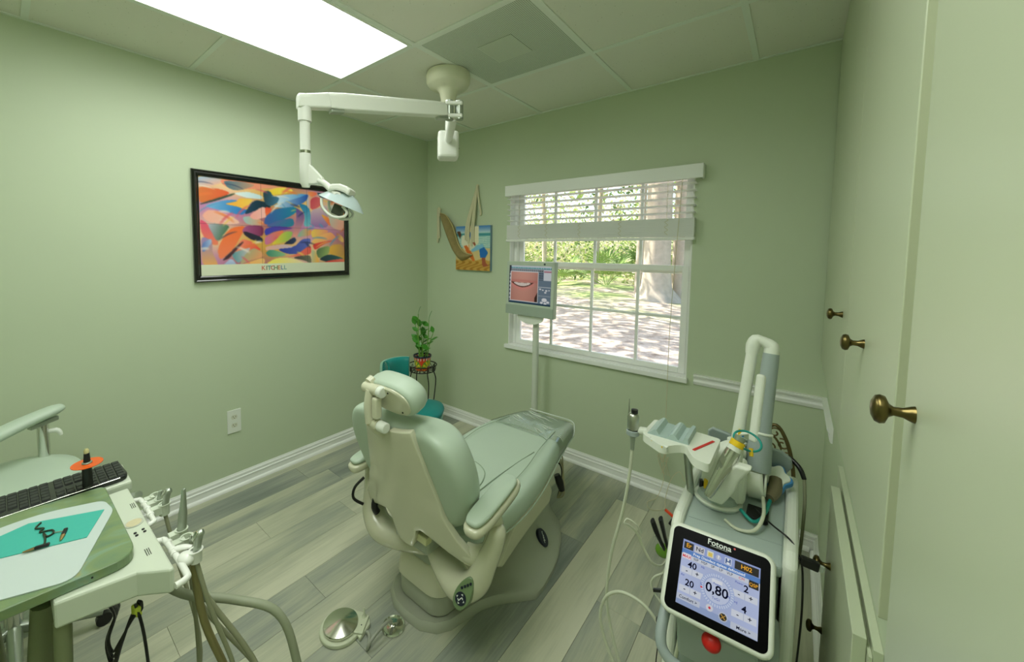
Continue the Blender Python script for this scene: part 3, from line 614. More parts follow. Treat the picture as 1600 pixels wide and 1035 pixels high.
PAINT = [((150,190,224),(236,180,160),0.9,[(-0.005,0.001),(0.127,-0.007),(0.134,0.045),(0.046,0.103),(-0.0,0.097)]),((244,140,110),(230,150,120),0,[(0.108,-0.004),(0.484,-0.013),(0.464,0.026),(0.274,0.084),(0.151,0.089)]),((70,110,130),(200,150,120),0,[(0.135,0.018),(0.258,0.005),(0.342,0.025),(0.216,0.113),(0.16,0.087)]),((220,120,60),(232,90,50),0,[(-0.0,0.097),(0.131,0.111),(0.186,0.144),(0.009,0.282),(-0.001,0.206)]),((230,170,150),(244,130,100),0,[(0.406,0.064),(0.483,0.009),(0.559,0.003),(0.443,0.094)]),((40,60,60),(60,80,60),0,[(0.005,0.276),(0.201,0.131),(0.205,0.148),(0.107,0.227),(0.009,0.285)]),((120,180,220),(30,110,190),0,[(0.018,0.294),(0.155,0.208),(0.268,0.215),(0.284,0.296),(0.243,0.368),(0.111,0.325)]),((250,170,60),(240,200,80),0,[(0.134,0.257),(0.211,0.222),(0.232,0.179),(0.317,0.182),(0.286,0.241),(0.274,0.31),(0.218,0.275)]),((20,60,90),(10,40,50),0,[(0.247,0.367),(0.317,0.182),(0.401,0.199),(0.437,0.252),(0.341,0.29)]),((225,235,235),(190,215,225),0,[(0.186,0.137),(0.282,0.104),(0.375,0.132),(0.374,0.174),(0.27,0.174)]),((240,200,50),(238,224,90),0,[(0.406,0.071),(0.483,0.016),(0.577,0.014),(0.587,0.049),(0.48,0.103),(0.404,0.114)]),((210,225,235),(60,140,210),0,[(0.442,0.116),(0.708,0.044),(0.687,0.131),(0.571,0.207),(0.476,0.218)]),((190,215,225),(30,80,170),0,[(0.438,0.23),(0.631,0.109),(0.708,0.048),(0.686,0.146),(0.58,0.235),(0.475,0.25)]),((20,50,60),(60,110,140),0.3,[(0.377,0.083),(0.425,0.068),(0.442,0.123),(0.489,0.13),(0.477,0.19),(0.428,0.246),(0.386,0.215)]),((244,170,150),(240,190,170),0.4,[(0.013,0.385),(0.055,0.317),(0.176,0.373),(0.239,0.449),(0.142,0.475),(0.039,0.448)]),((150,190,190),(230,150,110),0,[(0.242,0.381),(0.3,0.363),(0.379,0.412),(0.372,0.462),(0.267,0.461)]),((240,160,150),(244,190,180),0,[(0.281,0.365),(0.371,0.248),(0.399,0.27),(0.424,0.352),(0.317,0.41)]),((226,70,50),(240,120,60),1.57,[(0.385,0.25),(0.437,0.259),(0.419,0.353),(0.395,0.369)]),((60,90,160),(20,130,160),0,[(0.385,0.37),(0.456,0.264),(0.609,0.217),(0.617,0.275),(0.548,0.356),(0.382,0.468)]),((110,80,160),(40,120,150),0.4,[(0.382,0.468),(0.48,0.391),(0.586,0.352),(0.592,0.455),(0.467,0.478)]),((90,70,150),(230,150,130),1.57,[(0.604,0.214),(0.673,0.299),(0.66,0.406),(0.608,0.573),(0.574,0.574),(0.609,0.38)]),((30,120,170),(120,190,200),1.57,[(0.62,0.17),(0.713,0.203),(0.721,0.447),(0.659,0.451),(0.677,0.314)]),((180,200,220),(240,160,130),0,[(0.687,0.131),(0.717,0.034),(0.72,0.233),(0.694,0.221)]),((240,150,80),(244,110,90),0,[(0.69,0.024),(0.765,0.018),(0.774,0.047),(0.725,0.094)]),((30,60,80),(90,150,150),0,[(0.765,0.018),(0.84,0.028),(0.876,0.085),(0.801,0.082)]),((200,60,80),(226,110,110),0.5,[(0.716,0.111),(0.764,0.069),(0.829,0.108),(0.779,0.21),(0.717,0.245)]),((220,190,190),(150,110,170),1.57,[(0.717,0.248),(0.789,0.208),(0.856,0.152),(0.863,0.309),(0.86,0.453),(0.721,0.447)]),((240,180,70),(244,120,70),0.7,[(0.797,0.277),(0.872,0.324),(0.879,0.435),(0.842,0.375)]),((180,200,190),(236,170,150),0.5,[(0.866,0.134),(0.997,0.195),(0.998,0.492),(0.87,0.436)]),((226,80,120),(236,130,90),1.57,[(0.002,0.425),(0.038,0.461),(0.089,0.59),(0.103,0.695),(0.037,0.669),(0.005,0.54)]),((180,180,200),(70,110,80),0.3,[(0.038,0.461),(0.171,0.474),(0.149,0.535),(0.095,0.655),(0.07,0.577)]),((240,110,50),(244,130,90),1.57,[(0.16,0.508),(0.267,0.468),(0.233,0.585),(0.189,0.721),(0.105,0.853),(0.092,0.721)]),((170,90,140),(120,40,80),0,[(0.267,0.468),(0.377,0.462),(0.375,0.581),(0.281,0.598),(0.235,0.531)]),((40,30,50),(30,40,60),0,[(0.245,0.531),(0.283,0.543),(0.367,0.595),(0.37,0.651),(0.299,0.625),(0.253,0.571)]),((244,150,120),(236,80,60),0,[(0.232,0.613),(0.298,0.639),(0.371,0.749),(0.226,0.748),(0.187,0.761)]),((50,60,170),(110,60,150),0,[(0.381,0.497),(0.468,0.456),(0.582,0.471),(0.563,0.487),(0.447,0.522),(0.387,0.581)]),((200,110,160),(230,120,70),0,[(0.382,0.581),(0.505,0.497),(0.513,0.533),(0.422,0.665),(0.383,0.679)]),((230,200,60),(140,180,90),0,[(0.514,0.518),(0.581,0.515),(0.569,0.575),(0.539,0.634),(0.461,0.664),(0.422,0.672)]),((30,30,50),(40,60,100),0,[(0.509,0.664),(0.589,0.574),(0.607,0.618),(0.581,0.663),(0.538,0.663)]),((130,180,170),(240,150,90),0,[(0.608,0.573),(0.649,0.482),(0.721,0.462),(0.719,0.554),(0.646,0.572)]),((40,60,150),(100,110,190),0,[(0.459,0.722),(0.595,0.692),(0.645,0.602),(0.718,0.585),(0.711,0.661),(0.631,0.782),(0.534,0.78)]),((230,170,150),(200,180,200),0,[(0.383,0.693),(0.519,0.664),(0.595,0.7),(0.468,0.722),(0.39,0.75)]),((60,130,110),(150,190,140),0,[(0.385,0.764),(0.42,0.721),(0.534,0.78),(0.504,0.808),(0.407,0.813)]),((244,140,110),(230,90,80),0,[(0.514,0.816),(0.611,0.781),(0.716,0.661),(0.72,0.783),(0.611,0.811)]),((240,200,90),(240,150,120),0,[(0.721,0.47),(0.878,0.475),(0.81,0.566),(0.723,0.592)]),((250,210,110),(244,150,110),0.4,[(0.722,0.6),(0.868,0.5),(0.897,0.514),(0.943,0.593),(0.847,0.604),(0.729,0.722)]),((226,60,60),(244,110,80),0,[(0.726,0.661),(0.808,0.628),(0.924,0.601),(0.817,0.66),(0.748,0.738)]),((70,100,70),(160,180,110),0.3,[(0.753,0.722),(0.875,0.667),(0.863,0.786),(0.774,0.846)]),((190,110,100),(236,190,110),0.4,[(0.926,0.496),(0.992,0.558),(0.996,0.64),(0.943,0.593)]),((240,180,70),(200,150,90),0,[(0.875,0.667),(0.991,0.649),(0.993,0.822),(0.863,0.786)]),((30,50,60),(60,110,110),0,[(0.774,0.846),(0.863,0.778),(0.998,0.838),(0.958,0.886),(0.842,0.88)]),((226,60,50),(244,130,110),0,[(0.792,0.909),(0.852,0.865),(0.998,0.838),(0.996,0.921)]),((180,200,170),(244,180,90),0.4,[(0.719,0.722),(0.757,0.753),(0.788,0.901),(0.722,0.921)]),((60,60,60),(120,120,100),0,[(0.562,0.822),(0.713,0.783),(0.719,0.906),(0.667,0.858)]),((244,230,90),(240,220,190),0,[(0.374,0.904),(0.455,0.822),(0.571,0.825),(0.705,0.908),(0.53,0.914)]),((90,150,160),(210,190,190),0,[(0.167,0.774),(0.256,0.721),(0.295,0.707),(0.242,0.83),(0.21,0.883)]),((140,170,140),(230,160,110),0.5,[(0.219,0.897),(0.243,0.803),(0.305,0.707),(0.361,0.749),(0.373,0.813),(0.27,0.858)]),((240,170,90),(240,190,120),0,[(0.209,0.903),(0.279,0.865),(0.378,0.813),(0.379,0.904),(0.248,0.909)]),((190,200,230),(150,170,210),1.57,[(0.112,0.912),(0.17,0.815),(0.209,0.903)]),((150,130,190),(240,170,90),1.57,[(0.002,0.592),(0.067,0.642),(0.062,0.747),(0.102,0.912),(0.005,0.908)]),((90,120,190),(170,190,220),0,[(0.008,0.669),(0.059,0.617),(0.066,0.656),(0.012,0.779)]),((60,40,50),(90,50,60),0,[(0.11,0.853),(0.23,0.653),(0.255,0.639),(0.17,0.801),(0.155,0.828)])]
def chaikin(p):
    q = []
    for i in range(len(p)):
        (a, b_), (c, d_) = p[i], p[(i + 1) % len(p)]
        q += [(a * .8 + c * .2, b_ * .8 + d_ * .2), (a * .2 + c * .8, b_ * .2 + d_ * .8)]
    return q
rg = np.random.default_rng(11)
def art(U, W):
    A = np.zeros(U.shape + (3,)); A[:] = np.array((206, 150, 130)) + 38 * np.sin(U * 9 + 2 * W)[..., None] * np.array((0.4, 0.5, 1.0)) + 34 * np.cos(W * 11 - 3 * U)[..., None] * np.array((0.6, 0.9, -0.6))
    for c0, c1, ang, poly in PAINT:
        poly = chaikin(chaikin(poly)); msk = poly_in(U, W, poly); xs_ = [p[0] for p in poly]; ys_ = [p[1] for p in poly]
        t = ((U - min(xs_)) / (max(xs_) - min(xs_) + 1e-6) * math.cos(ang) + (W - min(ys_)) / (max(ys_) - min(ys_) + 1e-6) * math.sin(ang)); t = np.clip(t, 0, 1)
        A[msk] = ((1 - t)[..., None] * np.array(c0) + t[..., None] * np.array(c1))[msk]
    for k in range(46):
        u0, w0 = rg.random(), rg.random() * 0.86; an = rg.uniform(-0.9, 0.9); L_ = rg.uniform(0.03, 0.12); wd_ = rg.uniform(0.006, 0.02)
        du_ = (U - u0) * 1.6; dw_ = W - w0; a_ = du_ * math.cos(an) + dw_ * math.sin(an); c_ = -du_ * math.sin(an) + dw_ * math.cos(an) - 1.5 * a_ ** 2
        k_ = (np.clip(1 - (a_ / L_) ** 2, 0, 1) * np.clip(1 - (c_ / wd_) ** 2, 0, 1))[..., None] ** 0.7; cc_ = np.array(((240, 226, 210), (40, 50, 90), (236, 120, 60), (90, 150, 190), (220, 90, 110), (240, 200, 90))[k % 6])
        A = A * (1 - 0.75 * k_) + cc_ * 0.75 * k_
    A = blur(A, 2)
    for x in (0.365, 0.69): A[np.abs(U - x) < 0.0018] *= 0.75
    A[np.abs(W - 0.47) < 0.002] *= 0.8
    A[W > 0.885] = (218, 222, 196)
    return A
posterm = attr_mat('poster_print', 0.45, coat=0.25)
sheet('poster', art, (0.008, py0 + 0.034, pz1 - 0.034), (0.008, py1 - 0.034, pz1 - 0.034), (0.008, py0 + 0.034, pz0 + 0.034), 300, 190, posterm, pt)
KC = [(206, 120, 96), (120, 120, 96), (96, 150, 140), (190, 110, 100), (110, 150, 110), (200, 130, 90), (110, 130, 160), (120, 160, 150)]
for i, ch in enumerate('KITCHELL'):
    m_ = mat('print_ink', KC[i], 0.6)
    text('letter', ch, 0.038, (0.0083, -1.467 + i * 0.0205 - (0.004 if i > 1 else 0), pz0 + 0.034 + 0.035), (0, 1, 0), (0, 0, 1), m_, pt, bold=0.001)

# ---------------------------------------------------------------- outlet
ol = thing('wall_outlet', 'oversized white double electrical outlet plate on the left wall', 'outlet', (0, -1.66, 0.42))
MB().box((0.0005, -1.7, 0.345), (0.007, -1.622, 0.488)).build('plate', whitem, ol, smooth=0, bevel=0.003)
for z in (0.443, 0.392):
    r_ = MB().rings([[V((x, -1.661 + 0.017 * math.cos(a), z + max(-0.0125, min(0.0125, 0.017 * math.sin(a))))) for a in [2 * pi * j / 24 for j in range(24)]] for x in (0.0071, 0.0085)]).build('socket', mat('socket_ivory', (214, 216, 196), 0.4), ol, smooth=0)
    MB().box((0.0086, -1.669, z - 0.001), (0.0088, -1.667, z + 0.008)).box((0.0086, -1.655, z - 0.001), (0.0088, -1.653, z + 0.007)).ball((0.0087, -1.661, z - 0.007), (0.0003, 0.0025, 0.0025), 8, 5).build('slots', blackm, r_, smooth=0)

# ---------------------------------------------------------------- hammock picture on the window wall
hp = thing('hammock_canvas', 'small beach canvas with a real cloth hammock hanging out of it', 'picture', (0.54, 0, 1.48))
cx0, cx1, cz0, cz1 = 0.366, 0.722, 1.302, 1.664
MB().box((cx0, -0.028, cz0), (cx1, -0.001, cz1)).build('canvas', mat('canvas_edge', (120, 150, 170), 0.7), hp, smooth=0)
HAM = [((236,228,196),[(0.391,-0.002),(0.678,0.004),(0.682,0.388),(0.6,0.431),(0.406,0.172)]),((236,232,210),[(0.186,0.213),(0.406,0.172),(0.6,0.431),(0.491,0.561),(0.27,0.542),(0.159,0.389)]),((96,66,44),[(0.027,0.123),(0.131,0.113),(0.164,0.191),(0.132,0.29),(0.077,0.212)]),((80,130,190),[(0.241,0.191),(0.405,0.117),(0.493,0.194),(0.511,0.302),(0.462,0.345),(0.406,0.215),(0.296,0.231)]),((170,90,60),[(0.448,0.323),(0.516,0.302),(0.6,0.42),(0.573,0.453),(0.489,0.367)]),((130,190,220),[(0.463,0.54),(0.6,0.453),(0.792,0.399),(0.834,0.483),(0.684,0.538),(0.491,0.587)]),((30,110,190),[(0.697,0.527),(0.834,0.473),(0.946,0.598),(0.879,0.705),(0.727,0.708)]),((170,90,60),[(0.769,0.711),(0.865,0.709),(0.881,0.821),(0.965,0.882),(0.827,0.917),(0.784,0.876)]),((230,120,50),[(0.242,0.454),(0.33,0.432),(0.519,0.647),(0.576,0.775),(0.52,0.798),(0.353,0.628)]),((236,190,130),[(0.366,0.421),(0.421,0.414),(0.43,0.54),(0.408,0.562)])]
def beach(U, W):
    A = np.zeros(U.shape + (3,)); t = W[..., None]
    A[:] = np.where(t < 0.16, np.array((70, 130, 200)) * (1 - t / 0.16) + np.array((200, 222, 226)) * (t / 0.16), np.where(t < 0.5, np.array((150, 200, 196)), np.array((220, 198, 140))))
    A[(W > 0.17) & (W < 0.22)] = (70, 150, 160)
    for k in range(6): A[np.abs(W - 0.26 - 0.04 * k - 0.006 * np.sin(U * 18 + k)) < 0.006] = (226, 236, 222)
    A[(W > 0.76 + 0.02 * np.sin(U * 14))] = (206, 160, 74)
    s = (W > 0.8) & (np.sin(U * 31 + 6 * np.sin(W * 21)) > 0.2); A[s] = (176, 124, 44)
    for c, poly in HAM: A[poly_in(U, W, poly)] = c
    return blur(A, 1)
sheet('painted_front', beach, (cx0, -0.0285, cz1), (cx1, -0.0285, cz1), (cx0, -0.0285, cz0), 90, 92, attr_mat('canvas_print', 0.6), hp)
# cloth hammock: crescent shell between the tip and the canvas
def lerp(a, b, t): return a + (b - a) * t
topc = [(0.192, 1.785), (0.262, 1.762), (0.335, 1.68), (0.378, 1.59), (0.412, 1.51), (0.468, 1.45), (0.545, 1.43)]
botc = [(0.188, 1.778), (0.222, 1.69), (0.262, 1.605), (0.318, 1.51), (0.375, 1.425), (0.44, 1.378), (0.545, 1.422)]
clothm = mat('hammock_cloth', (150, 134, 88), 0.85, noise=0.25, scale=30)
b = MB(); rs = []
T_, _ = spline([V((x, 0, z)) for x, z in topc], [0] * 7, 4); B_, _ = spline([V((x, 0, z)) for x, z in botc], [0] * 7, 4)
for i in range(len(T_)):
    k = i / (len(T_) - 1); dep = 0.06 * math.sin(pi * min(1, max(0.02, k))) ** 0.7 + 0.003
    a, c = T_[i], B_[i]; ring = []
    for j in range(12):
        t = j / 11; p = a.lerp(c, t); ring.append(V((p.x, -0.029 - dep * math.sin(pi * t) ** 0.8 - 0.002, p.z)))
    for j in range(10, 0, -1):
        t = j / 11; p = a.lerp(c, t); ring.append(V((p.x, -0.0295, p.z)))
    rs.append(ring)
b.rings(rs).build('hammock_cloth', clothm, hp, smooth=60)
MB().tube([V((p.x, -0.034 - 0.055 * math.sin(pi * i / (len(T_) - 1)) * 0.3, p.z)) for i, p in enumerate(T_)], 0.004, 6).build('rolled_edge', mat('cloth_edge', (196, 184, 130), 0.8), hp)
for k, (dx, zb) in enumerate(((-0.052, 1.55), (-0.02, 1.52), (0.012, 1.50), (0.03, 1.53), (-0.036, 1.54))):
    MB().tube([(0.528 + dx, -0.034, zb + (0.0 if k else 0)), (0.535 + dx * 0.9, -0.036, 1.68), (0.565 + dx * 0.25, -0.02, 1.9), (0.577, -0.012, 1.985)], 0.0085, 7, smooth=4).build('rope', ropem, hp)
MB().tube([(0.577, -0.012, 1.985), (0.592, -0.02, 1.9), (0.612, -0.018, 1.79), (0.615, -0.012, 1.755), (0.604, -0.012, 1.752)], 0.0085, 7, smooth=4).build('rope', ropem, hp)
MB().cyl((0.577, -0.0005, 1.985), (0.577, -0.016, 1.985), 0.009, 0.012).build('wall_peg', ropem, hp)
MB().tube([(0.18, -0.03, 1.77), (0.178, -0.03, 1.82), (0.162, -0.025, 1.832), (0.145, -0.02, 1.8), (0.142, -0.015, 1.65), (0.14, -0.015, 1.53)], 0.008, 7, smooth=4).build('rope', ropem, hp)
MB().tube([(0.182, -0.032, 1.76), (0.176, -0.034, 1.80), (0.166, -0.03, 1.81), (0.158, -0.02, 1.75), (0.16, -0.015, 1.57)], 0.008, 7, smooth=4).build('rope', ropem, hp)
MB().cyl((0.163, -0.0005, 1.826), (0.163, -0.03, 1.826), 0.006).build('wall_peg', ropem, hp)

# ---------------------------------------------------------------- ceiling-mounted dental light
R_, U_ = V((0.7577, 0.6526, 0)), V((0, 0, 1))
ol_ = thing('dental_light', 'white ceiling mounted dental lamp on a long jointed arm', 'lamp', (1.05, -0.89, 2.43))
MB().lathe([(0.118, 2.4355), (0.122, 2.42), (0.12, 2.385), (0.108, 2.365), (0.066, 2.355), (0.05, 2.335), (0.042, 2.30), (0.036, 2.275), (0.02, 2.27)], (1.05, -0.89, 0), n=40).build('canopy', mat('lamp_canopy', (222, 222, 196), 0.35), ol_, smooth=50)
MB().cyl((1.05, -0.89, 2.272), (1.05, -0.89, 2.12), 0.016).build('drop_post', lampw, ol_, smooth=50)
F_ = V((1.37 - 1.05, -1.2 + 0.89, 0)).normalized(); Sd = V((0, 0, 1)).cross(F_)
b = MB().obox((1.05, -0.89, 2.045), F_, Sd, (0, 0, 1), 0.11, 0.115, 0.15); b.build('counter_box', lampw, ol_, smooth=0, bevel=0.018, seg=3)
MB().ball(V((1.05, -0.89, 2.035)) + Sd * 0.0585, 0.005, 8, 6).build('set_screw', blackm, ol_)
MB().tube([V((1.06, -0.90, 2.068)), V((1.33, -1.165, 2.076))], 0.021, 12).build('fixed_arm', lampw, ol_, smooth=60)
kb = MB(); kc = V((1.365, -1.2, 2.088))
for dz in (-0.027, 0.027): kb.obox(kc + V((0, 0, dz)), R_, F_, (0, 0, 1), 0.075, 0.045, 0.018)
kb.build('fork', lampw, ol_, smooth=0, bevel=0.006, seg=2)
MB().cyl(kc + R_ * -0.02 + V((0, 0, -0.042)), kc + R_ * -0.02 + V((0, 0, 0.042)), 0.018).cyl(kc + R_ * 0.024 + V((0, 0, -0.04)), kc + R_ * 0.024 + V((0, 0, 0.04)), 0.018).build('hinge_pin', satin, ol_, smooth=50)
A0, A1 = V((1.345, -1.235, 2.086)), V((1.235, -1.745, 2.004))
dA = (A1 - A0).normalized(); sA = dA.cross(V((0, 0, 1))).normalized(); uA = sA.cross(dA)
def armring(p, w_, h_, lift=0.0): return [p + sA * (w_ * sx) + uA * (h_ * sz + lift) for sx, sz in ((-.5, -.5), (.5, -.5), (.5, .3), (.3, .5), (-.3, .5), (-.5, .3))]
MB().rings([armring(A0, 0.04, 0.055), armring(A0.lerp(A1, 0.1), 0.045, 0.062), armring(A0.lerp(A1, 0.9), 0.045, 0.062), armring(A1, 0.045, 0.056)]).build('spring_arm', lampw, ol_, smooth=25, bevel=0.004)
for p, m_ in ((A0.lerp(A1, 0.045), 'a'), (A0.lerp(A1, 0.95), 'b')): MB().obox(p - uA * 0.036, dA, sA, uA, 0.05, 0.034, 0.012).build('arm_joint_cover', satin, ol_, smooth=0, bevel=0.003)
PX, PY = 1.212, -1.824
MB().rings([armring(A1 - dA * 0.004, 0.046, 0.058)] + [[V((PX, PY, 1.985)) + sA * (.023 * sx * 2) + dA * t + V((0, 0, sz * .05 + 0.002)) for sx, sz in ((-.5, -.5), (.5, -.5), (.5, .3), (.3, .5), (-.3, .5), (-.5, .3))] for t in (0.0, 0.024)]).build('elbow', lampw, ol_, smooth=25, bevel=0.006)
MB().cyl((PX, PY, 1.975), (PX, PY, 1.918), 0.023).build('collar', lampw, ol_, smooth=50)
MB().cyl((PX, PY, 1.92), (PX, PY, 1.812), 0.0175).build('drop_tube', lampw, ol_, smooth=50)
MB().cyl((PX, PY, 1.816), (PX, PY, 1.806), 0.0195).build('chrome_ring', chrome, ol_, smooth=50)
MB().lathe([(0.0195, 1.806), (0.0205, 1.76), (0.0195, 1.70), (0.015, 1.694), (0.013, 1.687), (0.001, 1.686)], (PX, PY, 0)).build('lower_sleeve', lampw, ol_, smooth=50)
D_ = V((-0.6526, 0.7577, 0))
b = MB(); o3 = V((PX, PY, 0))
b.prism([o3 + R_ * x + V((0, 0, z)) - D_ * 0.013 for x, z in ((0.0, 1.768), (0.018, 1.768), (0.062, 1.722), (0.068, 1.704), (0.03, 1.697), (0.0, 1.697))], D_ * 0.026)
b.build('gusset', lampw, ol_, smooth=0, bevel=0.004)
piv = o3 + R_ * 0.118 + V((0, 0, 1.653))
MB().tube([o3 + R_ * 0.045 + V((0, 0, 1.712)), o3 + R_ * 0.075 + V((0, 0, 1.695)), piv - D_ * 0.02], [0.017, 0.0165, 0.019], 12, smooth=4, flat=0.7).build('yoke_arm', lampw, ol_, smooth=60)
MB().cyl(piv - D_ * 0.032, piv - D_ * 0.008, 0.0175).build('pivot', lampw, ol_, smooth=50, bevel=0.003)
# dished head: cap whose rim chord leans to the lower right
ch = (R_ * 0.92 - U_ * 0.39).normalized(); nn = (R_ * 0.39 + U_ * 0.92).normalized(); hc = o3 + R_ * 0.122 + V((0, 0, 1.628)) + D_ * 0.012
rs = []
for t in (0.02, 0.3, 0.55, 0.75, 0.9, 1.0):
    rs.append([hc + nn * (0.052 * (1 - t * t)) + (ch * math.cos(a) * 0.086 + D_ * math.sin(a) * 0.07) * t for a in [2 * pi * j / 32 for j in range(32)]])
for t in (0.97, 0.75, 0.5, 0.02):
    rs.append([hc + nn * (0.047 * (1 - t * t) - 0.002) + (ch * math.cos(a) * 0.086 + D_ * math.sin(a) * 0.07) * t for a in [2 * pi * j / 32 for j in range(32)]])
head = MB().rings(rs).build('reflector', mat('reflector_pale_blue', (196, 212, 216), 0.22), ol_, smooth=60)
rs = []
for t in (-0.55, -0.2, 0.1, 0.3):
    rs.append([hc + ch * (0.086 * t) + nn * (0.052 * (1 - (t) ** 2) + 0.004 + (0.012 if q in (1, 2) else -0.012)) + D_ * (-0.052 if q in (0, 1) else 0.03) for q in range(4)])
MB().rings(rs).build('rear_housing', lampw, ol_, smooth=0, bevel=0.006)
MB().obox(hc - nn * 0.022 + ch * 0.004 - D_ * 0.02, ch, D_, nn, 0.036, 0.03, 0.036).build('bulb_module', mat('bulb_module', (62, 70, 56), 0.4), ol_, smooth=0, bevel=0.003)
for k, dz in ((0, -0.045), (1, 0.035)):
    base = hc + D_ * dz
    MB().tube([base + ch * -0.058 + nn * -0.006, base + ch * -0.042 - nn * 0.034, base + ch * 0.0 - nn * 0.05, base + ch * 0.036 - nn * 0.036, base + ch * 0.042 - nn * 0.016, base + ch * 0.02 - nn * 0.003], 0.0052, 8, smooth=6).build('handle', lampw, ol_, smooth=60)
# ---------------------------------------------------------------- monitor on a pole
mo = thing('monitor', 'pale flat monitor showing a smile, on a white pole before the window', 'monitor', (1.2, -0.13, 0))
MB().cyl((1.199, -0.13, 0.004), (1.199, -0.13, 0.975), 0.0215, n=24).build('pole', mat('monitor_pole', (214, 220, 206), 0.35), mo, smooth=50)
MB().lathe([(0.075, 0.0005), (0.075, 0.008), (0.05, 0.016), (0.024, 0.02), (0.0225, 0.06)], (1.199, -0.13, 0)).build('pole_foot', whitem, mo, smooth=50)
mx_, my_ = V((0.996, -0.085, 0)).normalized(), V((0, 0.035, 1)).normalized(); mn = mx_.cross(my_)  # faces the room
mc = V((1.178, -0.2, 1.205))
def mp_(x, y, d=0.0): return mc + mx_ * x + my_ * y + mn * d
bez = mat('monitor_bezel', (188, 200, 184), 0.4)
MB().obox(mp_(0, 0, -0.02), mx_, my_, mn, 0.392, 0.372, 0.04).build('bezel', bez, mo, smooth=0, bevel=0.005)
MB().obox(mp_(0, -0.152, 0.001), mx_, my_, mn, 0.388, 0.066, 0.006).build('speaker_strip', mat('speaker_strip', (158, 172, 158), 0.5), mo, smooth=0, bevel=0.003)
MB().obox(mp_(0.004, 0.022, -0.045), mx_, my_, mn, 0.28, 0.25, 0.02).build('rear_case', bez, mo, smooth=0, bevel=0.006)
b = MB(); b.prism([mp_(0.106 * math.cos(a), -0.19 + 0.055 * math.sin(a), -0.034) for a in [pi + pi * j / 24 for j in range(25)]], mn * 0.012); b.build('swivel_plate', whitem, mo, smooth=30)
MB().cyl((1.199, -0.13, 0.975), (1.199, -0.13, 1.12), 0.0215).obox((1.19, -0.148, 1.12), mx_, my_, mn, 0.06, 0.06, 0.05).build('tilt_mount', whitem, mo, smooth=50)
def smile(U, W):
    A = np.zeros(U.shape + (3,)); A[:] = (104, 122, 136)
    A[W < 0.07] = (196, 204, 206); A[(W > 0.04) & (W < 0.075) & (np.sin(U * 160) > -0.3)] = (40, 150, 150)
    A[(W > 0.085) & (W < 0.15)] = (170, 176, 178); A[(W > 0.095) & (W < 0.14) & (np.sin(U * 130) * np.sin(W * 300) > 0)] = (84, 92, 96)
    A[U < 0.05] = (60, 66, 74); A[(U > 0.012) & (U < 0.04) & (np.sin(W * 60) > 0) & (W > 0.16)] = (200, 206, 204)
    A[(U > 0.83) & (W > 0.1) & (W < 0.36)] = (206, 212, 214); A[(U > 0.84) & (W > 0.12) & (W < 0.16)] = (176, 120, 130)
    A[(U > 0.72) & (U < 0.82) & (W > 0.1) & (W < 0.36) & (np.sin(W * 110) > 0.1) & (np.sin(U * 160) > -0.4)] = (60, 66, 70)
    A[(U > 0.72) & (np.abs(W - 0.53) < 0.006)] = (200, 206, 206); A[(U > 0.72) & (np.abs(W - 0.75) < 0.004)] = (200, 206, 206)
    for bx_, by_, r_ in ((0.76, 0.58, 0.03), (0.82, 0.6, 0.025), (0.9, 0.61, 0.03), (0.88, 0.66, 0.03), (0.96, 0.6, 0.02), (0.86, 0.85, 0.07), (0.8, 0.92, 0.04), (0.88, 0.94, 0.04), (0.94, 0.9, 0.04)): A[((U - bx_) / 1.2) ** 2 + (W - by_) ** 2 < r_ ** 2 * 0.5] = (222, 224, 224)
    A[W > 0.955] = (30, 60, 80)
    A[(U > 0.035) & (U < 0.715) & (W > 0.15) & (W < 0.945)] = (224, 226, 224)
    p = (U > 0.05) & (U < 0.70) & (W > 0.168) & (W < 0.93)
    u = (U - 0.05) / 0.65; v = (W - 0.168) / 0.762
    skin = np.array((212, 156, 138))[None, None] - (np.abs(u - 0.45) ** 2 * 90)[..., None] * np.array((1, 0.9, 0.7)) - (v * 18)[..., None]
    lipd = np.exp(-((v - 0.31 + 0.01 * np.cos((u - 0.45) * 5)) / 0.04) ** 2)[..., None]; skin = skin * (1 - 0.4 * lipd) + np.array((186, 96, 90)) * 0.4 * lipd
    lip2 = np.exp(-((v - 0.575 + 0.95 * (u - 0.43) ** 2) / 0.055) ** 2)[..., None] * (np.abs(u - 0.45) < 0.42)[..., None]; skin = skin * (1 - 0.5 * lip2) + np.array((226, 130, 124)) * 0.5 * lip2
    xm = np.clip((u - 0.43) / 0.42, -1, 1); top = 0.345 + 0.025 * (1 - xm ** 2); bot = 0.36 + 0.165 * (1 - xm ** 2); mouth = (np.abs(u - 0.43) < 0.42) & (v > top) & (v < bot)
    skin[mouth] = (92, 52, 46)
    teeth = (np.abs(u - 0.43) < 0.31) & (v > top + 0.004) & (v < bot - 0.028 - 0.012 * np.abs(np.sin((u - 0.43) * 40)))
    skin[teeth] = (222, 208, 196); skin[teeth & (np.abs(np.sin((u - 0.43) * 40)) < 0.12)] = (186, 170, 158)
    dark = (u > 0.9) & (v > 0.86 - (u - 0.9) * 2); skin[dark] = (60, 34, 28)
    A[p] = skin[p]
    return blur(A, 1)
scr = attr_mat('monitor_glow', 0.3, emit=0.62)
sheet('screen', smile, mp_(-0.172, 0.158, 0.0004), mp_(0.172, 0.158, 0.0004), mp_(-0.172, -0.105, 0.0004), 170, 130, scr, mo)
MB().obox(mp_(0.118, 0.171, 0.0006), mx_, my_, mn, 0.014, 0.013, 0.001).build('badge', mat('badge_grey', (60, 70, 72), 0.4), mo, smooth=0)

